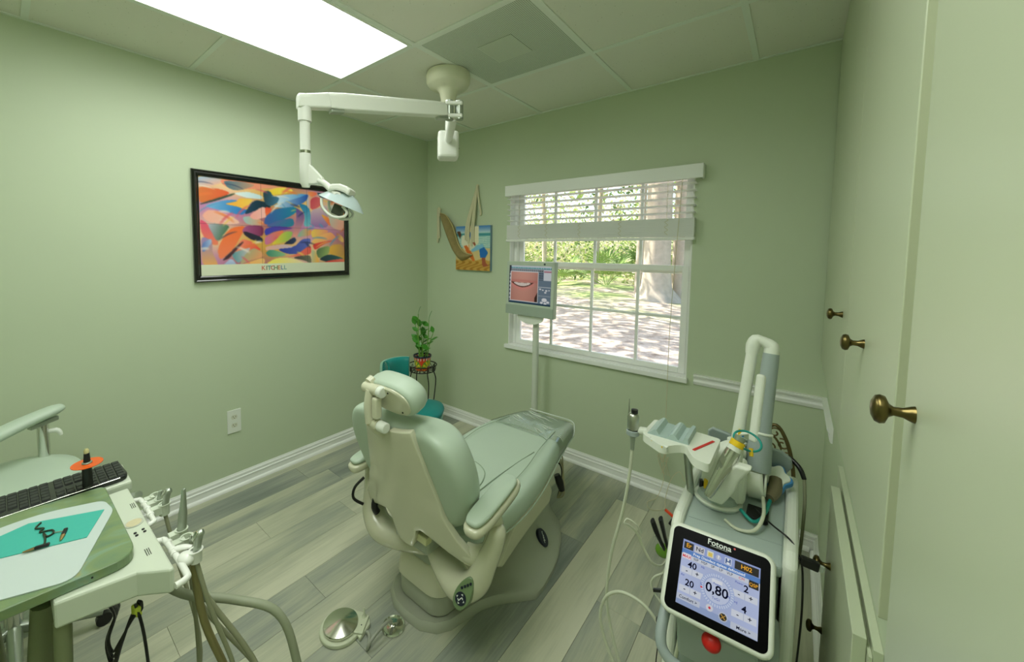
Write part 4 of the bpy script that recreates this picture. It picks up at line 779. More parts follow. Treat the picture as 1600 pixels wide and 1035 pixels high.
# ---------------------------------------------------------------- dental chair
ch_ = thing('dental_chair', 'sage green reclining dental chair with cream shell and plastic covered footrest', 'chair', (1.49, -1.1, 0))
CX = 1.49
def sm(t): t = max(0.0, min(1.0, t)); return t * t * (3 - 2 * t)
# base casting: lip outline, shallow bowl at the back, tall pedestal towards the feet
half = [(0.0, -1.565), (0.075, -1.558), (0.135, -1.525), (0.168, -1.475), (0.185, -1.40), (0.205, -1.33), (0.235, -1.275), (0.275, -1.225), (0.322, -1.17), (0.345, -1.14), (0.348, -1.08), (0.338, -0.98), (0.315, -0.87), (0.275, -0.76), (0.215, -0.66), (0.13, -0.59), (0.0, -0.565)]
xb = 1.445
ol2 = [(xb + x, y) for x, y in half] + [(xb - x, y) for x, y in half[-2:0:-1]]
def interp(v, xs_, ys_): return float(np.interp(v, xs_, ys_))
rs = []
for t, kind in ((0, 'floor'), (0, 'lip'), (0.06, 'lip2'), (0.14, 'in'), (0.3, 'in'), (0.5, 'in'), (0.66, 'in'), (0.8, 'in'), (0.92, 'in')):
    ring = []
    for x, y in ol2:
        cy_ = max(-1.42, min(-0.74, y)); px = x + (xb - x) * t; pyy = y + (cy_ - y) * t
        hgt = 0.25 * sm((pyy + 1.32) / 0.5) * sm((t - 0.05) / 0.55)
        dip = -0.014 * sm((t - 0.08) / 0.15) * (1 - sm((pyy + 1.3) / 0.2))
        z = 0.0008 if kind == 'floor' else (0.022 if kind == 'lip' else 0.036 + hgt + dip)
        ring.append(V((px, pyy, z)))
    rs.append(ring)
MB().rings(rs).build('base', basem, ch_, smooth=50)
# drive housing behind the pedestal
def rbox(x0, x1, y0, y1, z0, z1, n=6, r=0.05, tx=0.0, ty=0.0):
    rs = []
    for z, k in ((z0, 0), (z0 + 0.004, 0), (z1 - 0.012, 1), (z1 - 0.003, 1), (z1, 1)):
        s_ = 0.008 if z == z1 - 0.003 else (0.02 if z == z1 else 0.0); ring = []
        X0, X1, Y0, Y1 = x0 + tx * k + s_, x1 - tx * k - s_, y0 + ty * k + s_, y1 - s_
        for cx_, cy_, a0 in ((X1 - r, Y1 - r, 0), (X0 + r, Y1 - r, pi / 2), (X0 + r, Y0 + r, pi), (X1 - r, Y0 + r, 1.5 * pi)):
            for j in range(n): a = a0 + pi / 2 * j / (n - 1); ring.append(V((cx_ + r * math.cos(a), cy_ + r * math.sin(a), z)))
        rs.append(ring)
    return MB().rings(rs)
rbox(1.31, 1.58, -1.505, -1.05, 0.03, 0.115, r=0.07).build('drive_skirt', basem, ch_, smooth=50)
rbox(1.302, 1.588, -1.515, -1.05, 0.1155, 0.225, r=0.075, tx=0.014, ty=0.012).build('drive_cover', creamm, ch_, smooth=50)
rbox(1.335, 1.555, -1.50, -1.08, 0.2255, 0.375, r=0.06, tx=0.02, ty=0.03).build('upper_drive_cover', sagep, ch_, smooth=50)
# lift link cover: long sloping cream arm
b = MB()
prof = [(-1.275, 0.165), (-1.235, 0.135), (-1.10, 0.17), (-0.94, 0.20), (-0.82, 0.215), (-0.79, 0.27), (-0.83, 0.345), (-0.91, 0.385), (-1.02, 0.375), (-1.14, 0.29)]
b.prism([V((1.265, y, z)) for y, z in prof], V((0.42, 0, 0)))
b.build('lift_arm', creamm, ch_, smooth=0, bevel=0.016, seg=3)
for sx in (1,):
    e_ = MB(); c0 = V((1.73, -0.965, 0.185)); nrm = V((0.80, -0.28, 0.52)).normalized(); e1 = V((0.33, 0.94, 0.0)); e1 = (e1 - e1.dot(nrm) * nrm).normalized(); e2 = nrm.cross(e1)
# round navy badge lying on the pedestal flank
def flank(y, t):
    """point on the base casting at distance-fraction t from the rim towards the spine, right side"""
    hw_ = float(np.interp(y, [q[1] for q in half[6:14]], [q[0] for q in half[6:14]])); x = xb + hw_ * (1 - t)
    return V((x, y, 0.036 + 0.25 * sm((y + 1.32) / 0.5) * sm((t - 0.05) / 0.55)))
c0 = flank(-0.92, 0.24) + V((0.006, -0.001, 0.004)); e1 = (flank(-0.87, 0.24) - flank(-0.97, 0.24)).normalized(); e2 = (flank(-0.92, 0.30) - flank(-0.92, 0.18)).normalized(); nrm = e1.cross(e2)
if nrm.x < 0: nrm = -nrm
nrm.normalize(); e2 = nrm.cross(e1)
if e2.z < 0: e2 = -e2
bd = MB().rings([[c0 + nrm * d + e1 * 0.030 * math.cos(a) * k + e2 * 0.042 * math.sin(a) * k for a in [2 * pi * j / 28 for j in range(28)]] for d, k in ((-0.012, 1), (0.006, 1), (0.008, 0.93))]).build('badge', navym, ch_, smooth=30)
sq = [(-0.6, -0.7), (-0.5, -0.2), (-0.1, -0.55), (-0.25, 0.1), (0.1, -0.15), (0.0, 0.3), (0.3, 0.1), (0.25, 0.6), (0.6, 0.75), (0.35, 0.85)]
MB().tube([c0 + nrm * 0.0085 + e1 * 0.017 * u + e2 * 0.028 * v for u, v in sq], 0.0016, 5, smooth=4).build('script_mark', mat('badge_script', (200, 206, 200), 0.4), bd, smooth=60)

# seat and legrest cushion: sections along y
ys_ = [-1.52, -1.44, -1.32, -1.18, -1.04, -0.92, -0.80, -0.68, -0.57, -0.49, -0.455, -0.44]
hwS = [0.20, 0.245, 0.262, 0.268, 0.262, 0.246, 0.222, 0.198, 0.176, 0.162, 0.146, 0.10]
tpS = [0.43, 0.462, 0.468, 0.474, 0.490, 0.512, 0.522, 0.518, 0.508, 0.497, 0.487, 0.47]
btS = [0.385, 0.345, 0.325, 0.325, 0.345, 0.362, 0.378, 0.384, 0.386, 0.390, 0.402, 0.43]
def seat_z(y): return float(np.interp(y, ys_, tpS)), float(np.interp(y, ys_, hwS)), float(np.interp(y, ys_, btS))
def sec(y, hw_, tp, bt, grow=0.0):
    hw_, tp, bt = hw_ + grow, tp + grow, bt - grow; md = bt + (tp - bt) * 0.55
    dish = 0.014 if y < -0.75 else 0.004
    return [V((CX + a * hw_, y, z)) for a, z in ((-0.55, tp - dish), (0.0, tp - dish * 1.25), (0.55, tp - dish), (0.84, tp), (0.965, tp - (tp - md) * 0.3), (1.0, md), (0.965, md - (md - bt) * 0.55), (0.82, bt + 0.006), (0.4, bt), (0, bt), (-0.4, bt), (-0.82, bt + 0.006), (-0.965, md - (md - bt) * 0.55), (-1.0, md), (-0.965, tp - (tp - md) * 0.3), (-0.84, tp))]
MB().rings([sec(*q) for q in zip(ys_, hwS, tpS, btS)]).build('seat', sagem, ch_, subd=2)
k0 = 6
yy = [-0.775] + ys_[7:]
MB().rings([sec(y, seat_z(y)[1], seat_z(y)[0], seat_z(y)[2], 0.0025) for y in yy], cap=False).build('plastic_cover', wrapm, ch_, subd=2)
MB().tube([(CX - 0.14, -0.452, 0.492), (CX, -0.449, 0.492), (CX + 0.13, -0.452, 0.492), (CX + 0.165, -0.49, 0.47), (CX + 0.168, -0.51, 0.435)], 0.003, 5, smooth=5).build('cover_edge', mat('wrap_edge', (222, 230, 222), 0.25), ch_, smooth=60)
# fine crumple ridges across the plastic
def topsurf(x, y):
    tp, hw_, bt = seat_z(y); a = abs(x - CX) / hw_
    return tp - (0.004 if y > -0.75 else 0.014) * (1 if a < 0.55 else 0) - max(0, a - 0.84) * 0.12
crease = MB()
for k in range(26):
    y = -0.74 + 0.26 * rng.random(); x = CX + rng.uniform(-0.15, 0.06); L = rng.uniform(0.03, 0.11)
    crease.tube([(x + L * t, y - 0.03 * t + 0.004 * math.sin(5 * t + k), topsurf(x + L * t, y - 0.03 * t) + 0.0028) for t in (0, 0.35, 0.7, 1)], [0.0004, 0.0022, 0.0018, 0.0003], 6, smooth=3, flat=0.8)
for k in range(14):
    y = -0.72 + 0.0175 * k; tp, hw_, bt = seat_z(y)
    crease.tube([(CX + hw_ * 0.76, y, tp + 0.001), (CX + hw_ * 0.92, y + 0.006, tp - 0.007), (CX + hw_ * 0.985, y + 0.01, tp - 0.03)], [0.0004, 0.002, 0.0006], 5, smooth=3)
crease.build('cover_crease', mat('wrap_crease', (226, 234, 222), 0.15, coat=0.5), ch_, smooth=60, kind='stuff')
# seams and piping
for sx in (-1, 1):
    MB().tube([V((CX + sx * hw_ * 1.002, y, bt + (tp - bt) * 0.36)) for y, hw_, tp, bt in list(zip(ys_, hwS, tpS, btS))[1:10]], 0.003, 6, smooth=4).build('piping', sagem, ch_, smooth=60)
    MB().tube([V((CX + sx * hw_ * 0.72, y, topsurf(CX + sx * hw_ * 0.72, y) - 0.0052 + (0.012 if y < -0.8 else 0.004))) for y, hw_, tp, bt in list(zip(ys_, hwS, tpS, btS))[2:8]], 0.0016, 5, smooth=4).build('seam', seamm, ch_, smooth=60)
MB().tube([(CX - 0.155, -0.80, 0.5195), (CX - 0.08, -0.765, 0.5185), (CX, -0.755, 0.5185), (CX + 0.08, -0.765, 0.5185), (CX + 0.155, -0.80, 0.5195)], 0.0016, 5, smooth=5).build('seam', seamm, ch_, smooth=60)
MB().tube([(CX + 0.10, -1.3, 0.458), (CX + 0.105, -1.16, 0.466), (CX + 0.125, -1.02, 0.482), (CX + 0.155, -0.92, 0.5035)], 0.0022, 5, smooth=5).build('seam', seamm, ch_, smooth=60)
MB().tube([(CX - 0.17, -1.16, 0.4655), (CX - 0.06, -1.12, 0.465), (CX + 0.03, -1.15, 0.463), (CX + 0.075, -1.23, 0.459), (CX + 0.08, -1.32, 0.456)], 0.0028, 5, smooth=5).build('seam', seamm, ch_, smooth=60)
# backrest: winged cushion, sections along z
zB = [0.46, 0.50, 0.57, 0.65, 0.72, 0.782, 0.828, 0.86, 0.88]
wB = [0.165, 0.225, 0.275, 0.298, 0.304, 0.292, 0.268, 0.228, 0.155]
rB = [-1.535, -1.552, -1.575, -1.598, -1.62, -1.638, -1.648, -1.652, -1.648]
rs = []
for z, w_, yr in zip(zB, wB, rB):
    sag = 0.0
    pr = [(-1.0, 0.035), (-0.985, 0.005), (-0.90, -0.022), (-0.72, -0.025), (-0.4, -0.012), (0, -0.008), (0.4, -0.012), (0.72, -0.025), (0.90, -0.022), (0.985, 0.005), (1.0, 0.035), (0.97, 0.085), (0.84, 0.118), (0.66, 0.105), (0.4, 0.07), (0, 0.06), (-0.4, 0.07), (-0.66, 0.105), (-0.84, 0.118), (-0.97, 0.085)]
    tap = 0.55 if z in (zB[0], zB[-1]) else 1.0
    rs.append([V((CX + a * w_, yr + (d - 0.04) * tap + 0.04, z - (0.028 * (1 - min(1, abs(a) / 0.62) ** 2) * sm((z - 0.76) / 0.1)))) for a, d in pr])
MB().rings(rs).build('backrest', sagem, ch_, subd=2)
# cream rear shell with arched lower edge
def shellz(f):
    f = abs(f); return float(np.interp(f, [0, 0.12, 0.17, 0.24, 0.36, 0.5, 0.7, 0.88, 1.0], [0.365, 0.37, 0.40, 0.452, 0.468, 0.455, 0.425, 0.402, 0.40]))
def shellw(z): return float(np.interp(z, [0.40, 0.44, 0.48, 0.55, 0.65, 0.75, 0.84, 0.86], [0.300, 0.285, 0.245, 0.205, 0.175, 0.150, 0.128, 0.12]))
def shelly(x, z): a = abs(x) / 0.3; return float(np.interp(z, [0.36, 0.45, 0.86], [-1.586, -1.602, -1.69])) + 0.055 * a ** 2 * (1.0 if z < 0.6 else 1.4) 
def shelltop(f): return 0.842 + 0.022 * abs(f) ** 1.5 - (0.012 if abs(f) < 0.15 else 0)
FU = [-1, -0.95, -0.88, -0.8, -0.7, -0.6, -0.5, -0.42, -0.36, -0.3, -0.24, -0.2, -0.17, -0.12, -0.06, 0, 0.06, 0.12, 0.17, 0.2, 0.24, 0.3, 0.36, 0.42, 0.5, 0.6, 0.7, 0.8, 0.88, 0.95, 1]
NV = 16; g = []
for j in range(NV + 1):
    row = []
    for f in FU:
        zl = shellz(f); zt = shelltop(f); z = zl + (zt - zl) * (j / NV); w_ = shellw(z); x = f * w_
        row.append(V((CX + x, shelly(x, z), z)))
    g.append(row)
b = MB(); nf = len(FU)
b.add([p for r_ in g for p in r_], [(j * nf + i, j * nf + i + 1, (j + 1) * nf + i + 1, (j + 1) * nf + i) for j in range(NV) for i in range(nf - 1)])
o = b.build('back_shell', creamm, ch_, smooth=60)
md = o.modifiers.new('thick', 'SOLIDIFY'); md.thickness = 0.026; md.offset = 0.0
md = o.modifiers.new('bevel', 'BEVEL'); md.width = 0.009; md.segments = 3; md.angle_limit = math.radians(50)
for sx, nm in ((1, 'armrest'), (-1, 'armrest')):
    def X(x): return CX + sx * (x - CX) + (0.03 if sx < 0 else 0)
    zo = 0.03 if sx < 0 else 0
    # bracket from the shell foot up to the arm
    br = MB().tube([(X(1.735), -1.545, 0.43), (X(1.775), -1.53, 0.425), (X(1.812), -1.505, 0.445), (X(1.82), -1.49, 0.50), (X(1.818), -1.50, 0.565), (X(1.815), -1.515, 0.60 - zo)], [0.030, 0.034, 0.036, 0.034, 0.030, 0.03], 14, smooth=5).build('arm_bracket', creamm, ch_, smooth=60)
    a0, a1 = V((X(1.822), -1.628, 0.602 - zo)), V((X(1.812), -1.372, 0.645 - zo)); ad = (a1 - a0).normalized(); as_ = ad.cross(V((0, 0, 1))).normalized(); au = as_.cross(ad)
    def pad(z0, z1, w_, L0, L1, r1):
        rs_ = []
        for z, kk in ((z0, 0.55), (z0 + (z1 - z0) * 0.25, 0.92), (z0 + (z1 - z0) * 0.6, 1.0), (z1 - 0.004, 0.96), (z1, 0.82)):
            ring = []
            for j in range(28):
                a = 2 * pi * j / 28; cx_ = math.copysign(abs(math.cos(a)) ** 0.5, math.cos(a)); cy_ = math.copysign(abs(math.sin(a)) ** 0.6, math.sin(a))
                ring.append(a0 + ad * ((L0 + L1) / 2 + (L1 - L0) / 2 * cx_ * (1 - (1 - kk) * 0.25)) + as_ * (w_ * cy_ * kk) + au * z)
            rs_.append(ring)
        return MB().rings(rs_)
    ar = pad(-0.04, -0.004, 0.043, -0.012, 0.275, 0).build('armrest', creamm, ch_, smooth=60)
    pad(-0.005, 0.016, 0.037, 0.0, 0.258, 0).build('arm_pad', sagem, ar, smooth=60)
    # hooked control arm
    MB().tube([(X(1.47), -1.42, 0.285), (X(1.56), -1.475, 0.285), (X(1.66), -1.525, 0.285), (X(1.73), -1.55, 0.30), (X(1.783), -1.545, 0.345), (X(1.808), -1.53, 0.41), (X(1.832), -1.515, 0.48), (X(1.845), -1.51, 0.535), (X(1.845), -1.51, 0.555)], [0.05, 0.055, 0.055, 0.056, 0.052, 0.044, 0.036, 0.031, 0.012], 18, smooth=6, flat=0.85).build('control_arm', creamm, ch_, smooth=60)
# control panel on the right lobe
pc = V((1.782, -1.607, 0.348)); pn = V((0.22, -0.86, 0.40)).normalized(); pu = V((0.32, 0.1, 0.95)); pu = (pu - pu.dot(pn) * pn).normalized(); pr_ = pu.cross(pn)
kp = MB().rings([[pc + pn * d + pr_ * (0.027 - 0.006 * math.sin(a)) * math.cos(a) * k + pu * 0.052 * math.sin(a) * k for a in [2 * pi * j / 28 for j in range(28)]] for d, k in ((-0.04, 1), (0.004, 1), (0.006, 0.94))]).build('control_panel', mat('panel_green', (110, 132, 92), 0.35), ch_, smooth=30)
MB().rings([[pc + pn * d - pu * 0.018 + pr_ * 0.019 * math.cos(a) + pu * 0.019 * math.sin(a) for a in [2 * pi * j / 24 for j in range(24)]] for d in (0.005, 0.0085)]).build('dial_pad', navym, kp, smooth=30)
wb = mat('panel_white', (224, 228, 220), 0.4)
sb = MB()
for a in (0, pi / 2, pi, 1.5 * pi):
    q = pc + pn * 0.0088 - pu * 0.018 + (pr_ * math.cos(a) + pu * math.sin(a)) * 0.0135; t1 = pr_ * math.cos(a) + pu * math.sin(a); t2 = -pr_ * math.sin(a) + pu * math.cos(a)
    sb.prism([q + t1 * 0.003, q - t1 * 0.002 + t2 * 0.004, q - t1 * 0.002 - t2 * 0.004], pn * 0.0005)
sb.tube([pc + pn * 0.009 - pu * 0.018 + pr_ * u + pu * v for u, v in ((-0.008, -0.004), (-0.003, -0.007), (0.0, 0.0), (0.003, 0.006), (0.008, 0.003))], 0.0016, 5, smooth=4)
sb.build('dial_arrows', wb, kp, smooth=0)
for k in range(4):
    q = pc + pu * (0.010 + 0.0092 * k) + pr_ * (-0.012 + 0.0065 * k)
    MB().cyl(q + pn * 0.004, q + pn * 0.009, 0.0042, n=12).build('button', navym, kp, smooth=30)
# headrest on its double hinge
hc_ = V((1.508, -1.66, 0.965)); ht = V((1, 0.0, 0.0)); hn = V((0, -0.93, -0.36)).normalized(); hu = hn.cross(ht) * -1
if hu.z < 0: hu = -hu
def hring(d, k, e=1.0): return [hc_ + hn * d + ht * 0.128 * k * math.copysign(abs(math.cos(a)) ** 0.75, math.cos(a)) + hu * 0.062 * k * e * math.copysign(abs(math.sin(a)) ** 0.8, math.sin(a)) for a in [2 * pi * j / 32 for j in range(32)]]
MB().rings([hring(0.036, 0.86), hring(0.034, 0.94), hring(0.018, 1.0), hring(-0.015, 1.0), hring(-0.038, 0.92), hring(-0.05, 0.7), hring(-0.055, 0.35)]).build('headrest', sagem, ch_, smooth=70)
MB().rings([hring(0.030, 0.86), hring(0.040, 0.845), hring(0.044, 0.78)]).build('headrest_plate', creamm, ch_, smooth=40)
for dx, dz in ((0.02, 0.035), (0.07, -0.03)): MB().ball(hc_ + hn * 0.044 + ht * dx + hu * dz, 0.0035, 8, 6).build('plate_screw', darkm, ch_)
MB().cyl((1.412, -1.722, 0.982), (1.49, -1.722, 0.982), 0.019).build('upper_knuckle', creamm, ch_, smooth=50, bevel=0.004)
MB().cyl((1.491, -1.722, 0.982), (1.515, -1.722, 0.982), 0.0195).build('knuckle_cap', whitem, ch_, smooth=50, bevel=0.004)
MB().tube([(1.43, -1.70, 1.005), (1.43, -1.718, 0.995)], [0.02, 0.02], 10).build('hinge_tab', creamm, ch_, smooth=50)
MB().tube([(1.452, -1.725, 0.98), (1.452, -1.732, 0.93), (1.455, -1.728, 0.868)], [0.021, 0.022, 0.024], 12, smooth=4, flat=0.7).build('headrest_post', creamm, ch_, smooth=60)
MB().obox((1.487, -1.728, 0.925), (1, 0, 0), (0, 1, 0), (0, 0, 1), 0.024, 0.03, 0.075).build('release_lever', creamm, ch_, smooth=0, bevel=0.007, seg=3)
MB().cyl((1.455, -1.722, 0.862), (1.49, -1.722, 0.862), 0.02).build('lower_knuckle', creamm, ch_, smooth=50, bevel=0.004)
MB().cyl((1.491, -1.722, 0.862), (1.53, -1.722, 0.862), 0.0185).build('knuckle_cap', whitem, ch_, smooth=50, bevel=0.004)
MB().tube([(1.455, -1.725, 0.868), (1.46, -1.71, 0.84), (1.47, -1.69, 0.81)], [0.022, 0.02, 0.016], 10).build('post_root', creamm, ch_, smooth=60)
# things tucked behind: upholstery frame, cables under the footrest
MB().box((1.40, -1.575, 0.34), (1.58, -1.5, 0.46)).build('back_hinge', sagep, ch_, smooth=0, bevel=0.01)
MB().box((1.5, -1.592, 0.395), (1.59, -1.56, 0.425)).build('hinge_clip', mat('clip_cream', (206, 206, 160), 0.4), ch_, smooth=0, bevel=0.004)
MB().tube([(1.205, -1.58, 0.50), (1.195, -1.62, 0.47), (1.20, -1.63, 0.43), (1.225, -1.6, 0.40)], 0.006, 8, smooth=5).build('hose_loop', blackm, ch_, smooth=60)
MB().tube([(1.27, -1.57, 0.43), (1.275, -1.58, 0.40), (1.28, -1.57, 0.375)], 0.014, 10, smooth=3).build('release_knob', blackm, ch_, smooth=60)
for k in range(5):
    MB().tube([(1.575 + 0.012 * k, -0.71, 0.30), (1.61 + 0.008 * k, -0.67 + 0.012 * k, 0.335 + 0.008 * k), (1.65, -0.65 + 0.01 * k, 0.33 - 0.012 * k), (1.655 + 0.004 * k, -0.635, 0.25 - 0.02 * k), (1.625, -0.62, 0.12)], 0.0035, 6, smooth=5).build('cable', mat('cable_tan', (176, 170, 136), 0.5) if k else blackm, ch_, smooth=60)
MB().tube([(1.635, -0.655, 0.27), (1.65, -0.65, 0.235), (1.663, -0.645, 0.19)], [0.016, 0.022, 0.016], 10, smooth=3).build('cable_plug', blackm, ch_, smooth=60)

# ---------------------------------------------------------------- teal operator stool behind the chair
ts = thing('operator_stool', 'teal padded stool with small curved backrest, half hidden behind the dental chair', 'stool', (0.80, -0.90, 0))
def cush(cx_, cy_, z0, z1, rx, ry, name, m_, parent, sad=0.0, p=0.8, rot=0.0):
    rs = []
    for z, k in ((z0, 0.72), (z0 + (z1 - z0) * 0.15, 0.93), (z0 + (z1 - z0) * 0.5, 1.0), (z0 + (z1 - z0) * 0.8, 0.95), (z1, 0.72), (z1 + 0.004, 0.3)):
        ring = []
        for j in range(36):
            a = 2 * pi * j / 36; x = rx * k * math.copysign(abs(math.cos(a)) ** p, math.cos(a)); y = ry * k * math.copysign(abs(math.sin(a)) ** p, math.sin(a))
            zz = z + (sad * ((x / rx) ** 2) if z > z0 + 0.01 else 0)
            ring.append(V((cx_ + x * math.cos(rot) - y * math.sin(rot), cy_ + x * math.sin(rot) + y * math.cos(rot), zz)))
        rs.append(ring)
    return MB().rings(rs).build(name, m_, parent, smooth=70)
cush(0.79, -0.915, 0.43, 0.495, 0.195, 0.175, 'seat', tealm, ts, 0.012, rot=0.6)
cush(0.79, -0.915, 0.405, 0.432, 0.186, 0.166, 'seat_edge', mat('stool_underside', (150, 196, 180), 0.5), ts, 0.0, rot=0.6)
# backrest: upright padded arc
rs = []
cc = V((0.815, -0.99, 0)); 
for k in range(11):
    a = math.radians(168 + 7.4 * (k - 5)) ; kk = 1 - 0.05 * ((k - 5) / 5) ** 4
    d = V((math.cos(a), math.sin(a), 0)); ring = []
    for j in range(20):
        t = 2 * pi * j / 20; ring.append(cc + d * (0.135 + 0.026 * math.copysign(abs(math.cos(t)) ** 0.7, math.cos(t)) * kk) + V((0, 0, 0.727 + 0.066 * kk * math.copysign(abs(math.sin(t)) ** 0.6, math.sin(t)))))
    rs.append(ring)
MB().rings(rs).build('backrest', tealm, ts, smooth=60)
rs = [[V((cc.x + (p.x - cc.x) * 1.10, cc.y + (p.y - cc.y) * 1.10, 0.727 + (p.z - 0.727) * 0.97)) for p in r_] for r_ in rs]
MB().rings(rs).build('back_shell', mat('stool_back_shell', (160, 200, 180), 0.45), ts, smooth=60)
MB().tube([cc + V((-0.155, -0.03, 0.70)), cc + V((-0.2, -0.04, 0.55)), cc + V((-0.15, 0.03, 0.415)), cc + V((-0.03, 0.07, 0.398))], 0.009, 8, smooth=5).build('back_bar', blackmt, ts, smooth=60)
MB().cyl((0.79, -0.915, 0.405), (0.79, -0.915, 0.09), 0.022).build('column', blackmt, ts, smooth=50)
MB().tube([(0.90, -0.83, 0.41), (0.915, -0.815, 0.38), (0.925, -0.81, 0.36), (0.937, -0.80, 0.365), (0.94, -0.798, 0.385)], 0.006, 8, smooth=5).build('height_lever', blackmt, ts, smooth=60)
for k in range(5):
    a = 2 * pi * k / 5 + 0.3; e = V((0.79 + 0.22 * math.cos(a), -0.915 + 0.22 * math.sin(a), 0.055))
    lg = MB().tube([V((0.79, -0.915, 0.10)), e], [0.022, 0.014], 8).build('leg', blackmt, ts, smooth=50)
    MB().cyl(e + V((-0.012, 0, -0.03)), e + V((0.012, 0, -0.03)), 0.0245).build('caster', blackm, lg, smooth=50)

# ---------------------------------------------------------------- wire plant stand, pot and plant in the corner
SX, SY = 0.335, -0.39
st = thing('plant_stand', 'round black wire plant stand in the room corner', 'stand', (SX, SY, 0))
MB().torus((SX, SY, 0.555), 0.112, 0.0045).build('top_ring', blackmt, st, smooth=60)
MB().torus((SX, SY, 0.512), 0.10, 0.004).build('shelf_ring', blackmt, st, smooth=60)
b = MB()
for k in range(6):
    a = pi * k / 6; d = V((math.cos(a), math.sin(a), 0)); b.tube([V((SX, SY, 0.512)) - d * 0.1, V((SX, SY, 0.512)) + d * 0.1], 0.0028, 6)
b.build('shelf_wires', blackmt, st, smooth=60)
for k in range(6):
    a = 2 * pi * k / 6 + 0.4; d = V((math.cos(a), math.sin(a), 0)); s2 = V((-math.sin(a), math.cos(a), 0))
    MB().tube([V((SX, SY, 0.516)) + d * 0.098 + s2 * x + V((0, 0, z)) for x, z in ((-0.03, 0), (-0.036, 0.016), (-0.024, 0.026), (-0.012, 0.016), (0.0, 0.002), (0.014, 0.016), (0.026, 0.026), (0.036, 0.014), (0.03, 0))], 0.0026, 6, smooth=4).build('scroll', blackmt, st, smooth=60)
for k in range(4):
    a = 2 * pi * k / 4 - 0.35; d = V((math.cos(a), math.sin(a), 0)); o0 = V((SX, SY, 0))
    MB().tube([o0 + d * 0.112 + V((0, 0, 0.556)), o0 + d * 0.096 + V((0, 0, 0.50)), o0 + d * 0.118 + V((0, 0, 0.42)), o0 + d * 0.105 + V((0, 0, 0.28)), o0 + d * 0.09 + V((0, 0, 0.15)), o0 + d * 0.13 + V((0, 0, 0.004))], 0.0045, 7, smooth=5).build('leg', blackmt, st, smooth=60)
MB().torus((SX, SY, 0.19), 0.094, 0.0035).build('lower_ring', blackmt, st, smooth=60)
fp_ = thing('flower_pot', 'small brightly painted terracotta pot on the black wire stand', 'pot', (SX, SY, 0.516))
potm = attr_mat('painted_pot', 0.3, coat=0.3)
prof = [(0.052, 0.0), (0.056, 0.006), (0.062, 0.05), (0.067, 0.095), (0.072, 0.105), (0.073, 0.116), (0.068, 0.118), (0.063, 0.108)]
nA = 120; pts, prr = spline([V((r_, 0, z)) for r_, z in prof], [0] * 8, 5)
vs = [V((SX + p.x * math.cos(2 * pi * j / nA), SY + p.x * math.sin(2 * pi * j / nA), 0.5165 + p.z)) for p in pts for j in range(nA)]
fs = [(i * nA + j, i * nA + (j + 1) % nA, (i + 1) * nA + (j + 1) % nA, (i + 1) * nA + j) for i in range(len(pts) - 1) for j in range(nA)] + [tuple(range(nA - 1, -1, -1))]
po = MB().add(vs, fs).build('pot', potm, fp_, smooth=60)
cols = []
for p in pts:
    for j in range(nA):
        a = 2 * pi * j / nA; u = ((a / (2 * pi) * 3 + 0.43) % 1 - 0.5) * 0.14; v = p.z - 0.018
        r_ = math.hypot(u, v); th = math.atan2(v, u); c = (226, 70, 30)
        if r_ < 0.070 and v > 0: c = (70, 150, 50)
        if r_ < 0.062 and v > 0 and math.cos(th * 12) > -0.25 and r_ > 0.02: c = (236, 214, 40)
        if r_ < 0.020 and v > -0.012: c = (30, 60, 130)
        if p.z < 0.022: c = (236, 130, 30) if math.sin(a * 24) > 0 else (200, 50, 40)
        if p.z > 0.085: c = (236, 232, 220) if math.sin(a * 18) > 0.35 else (220, 60, 30)
        if p.z > 0.1035: c = (24, 34, 60)
        cols += [*lin(c), 1.0]
ca = po.data.color_attributes.new('print', 'FLOAT_COLOR', 'POINT'); ca.data.foreach_set('color', cols)
MB().lathe([(0.001, 0.615), (0.0625, 0.614), (0.062, 0.606), (0.001, 0.604)], (SX, SY, 0), n=24).build('soil', mat('soil', (30, 26, 18), 0.95), fp_, smooth=0)
zz_ = thing('potted_plant', 'leafy green potted plant growing from the painted pot', 'plant', (SX, SY, 0.614))
leafg = mat('plant_leaf', (64, 138, 34), 0.35, noise=0.12, scale=30); stemg = mat('plant_stem', (110, 160, 60), 0.5)
right_ = V((0.757, 0.653, 0))
L0 = None
def leaf(p, d, L, nup):
    d = V(d).normalized(); s = d.cross(V(nup)).normalized(); n_ = s.cross(d); w_ = L * 0.30
    b = MB(); ring = []
    prof_ = ((0.0, 0.08), (0.25, 0.85), (0.5, 1.0), (0.75, 0.72), (1.0, 0.02))
    vs = []
    for t, k in prof_:
        c = V(p) + d * L * t - n_ * L * 0.10 * t * t
        vs += [c - s * w_ * k + n_ * 0.12 * w_, c, c + s * w_ * k + n_ * 0.12 * w_]
    fs = []
    for i in range(4):
        for j in range(2): a = i * 3 + j; fs.append((a, a + 1, a + 4, a + 3))
    b.add(vs, fs); return b.build('leaf', leafg, zz_, smooth=80)
stems = [(-0.058, 0.26, 0.008), (-0.032, 0.35, -0.02), (-0.02, 0.24, 0.02), (0.012, 0.17, 0.03), (0.05, 0.30, 0.0), (0.085, 0.20, -0.01), (-0.005, 0.13, -0.03)]
dep_ = V((-0.653, 0.757, 0))
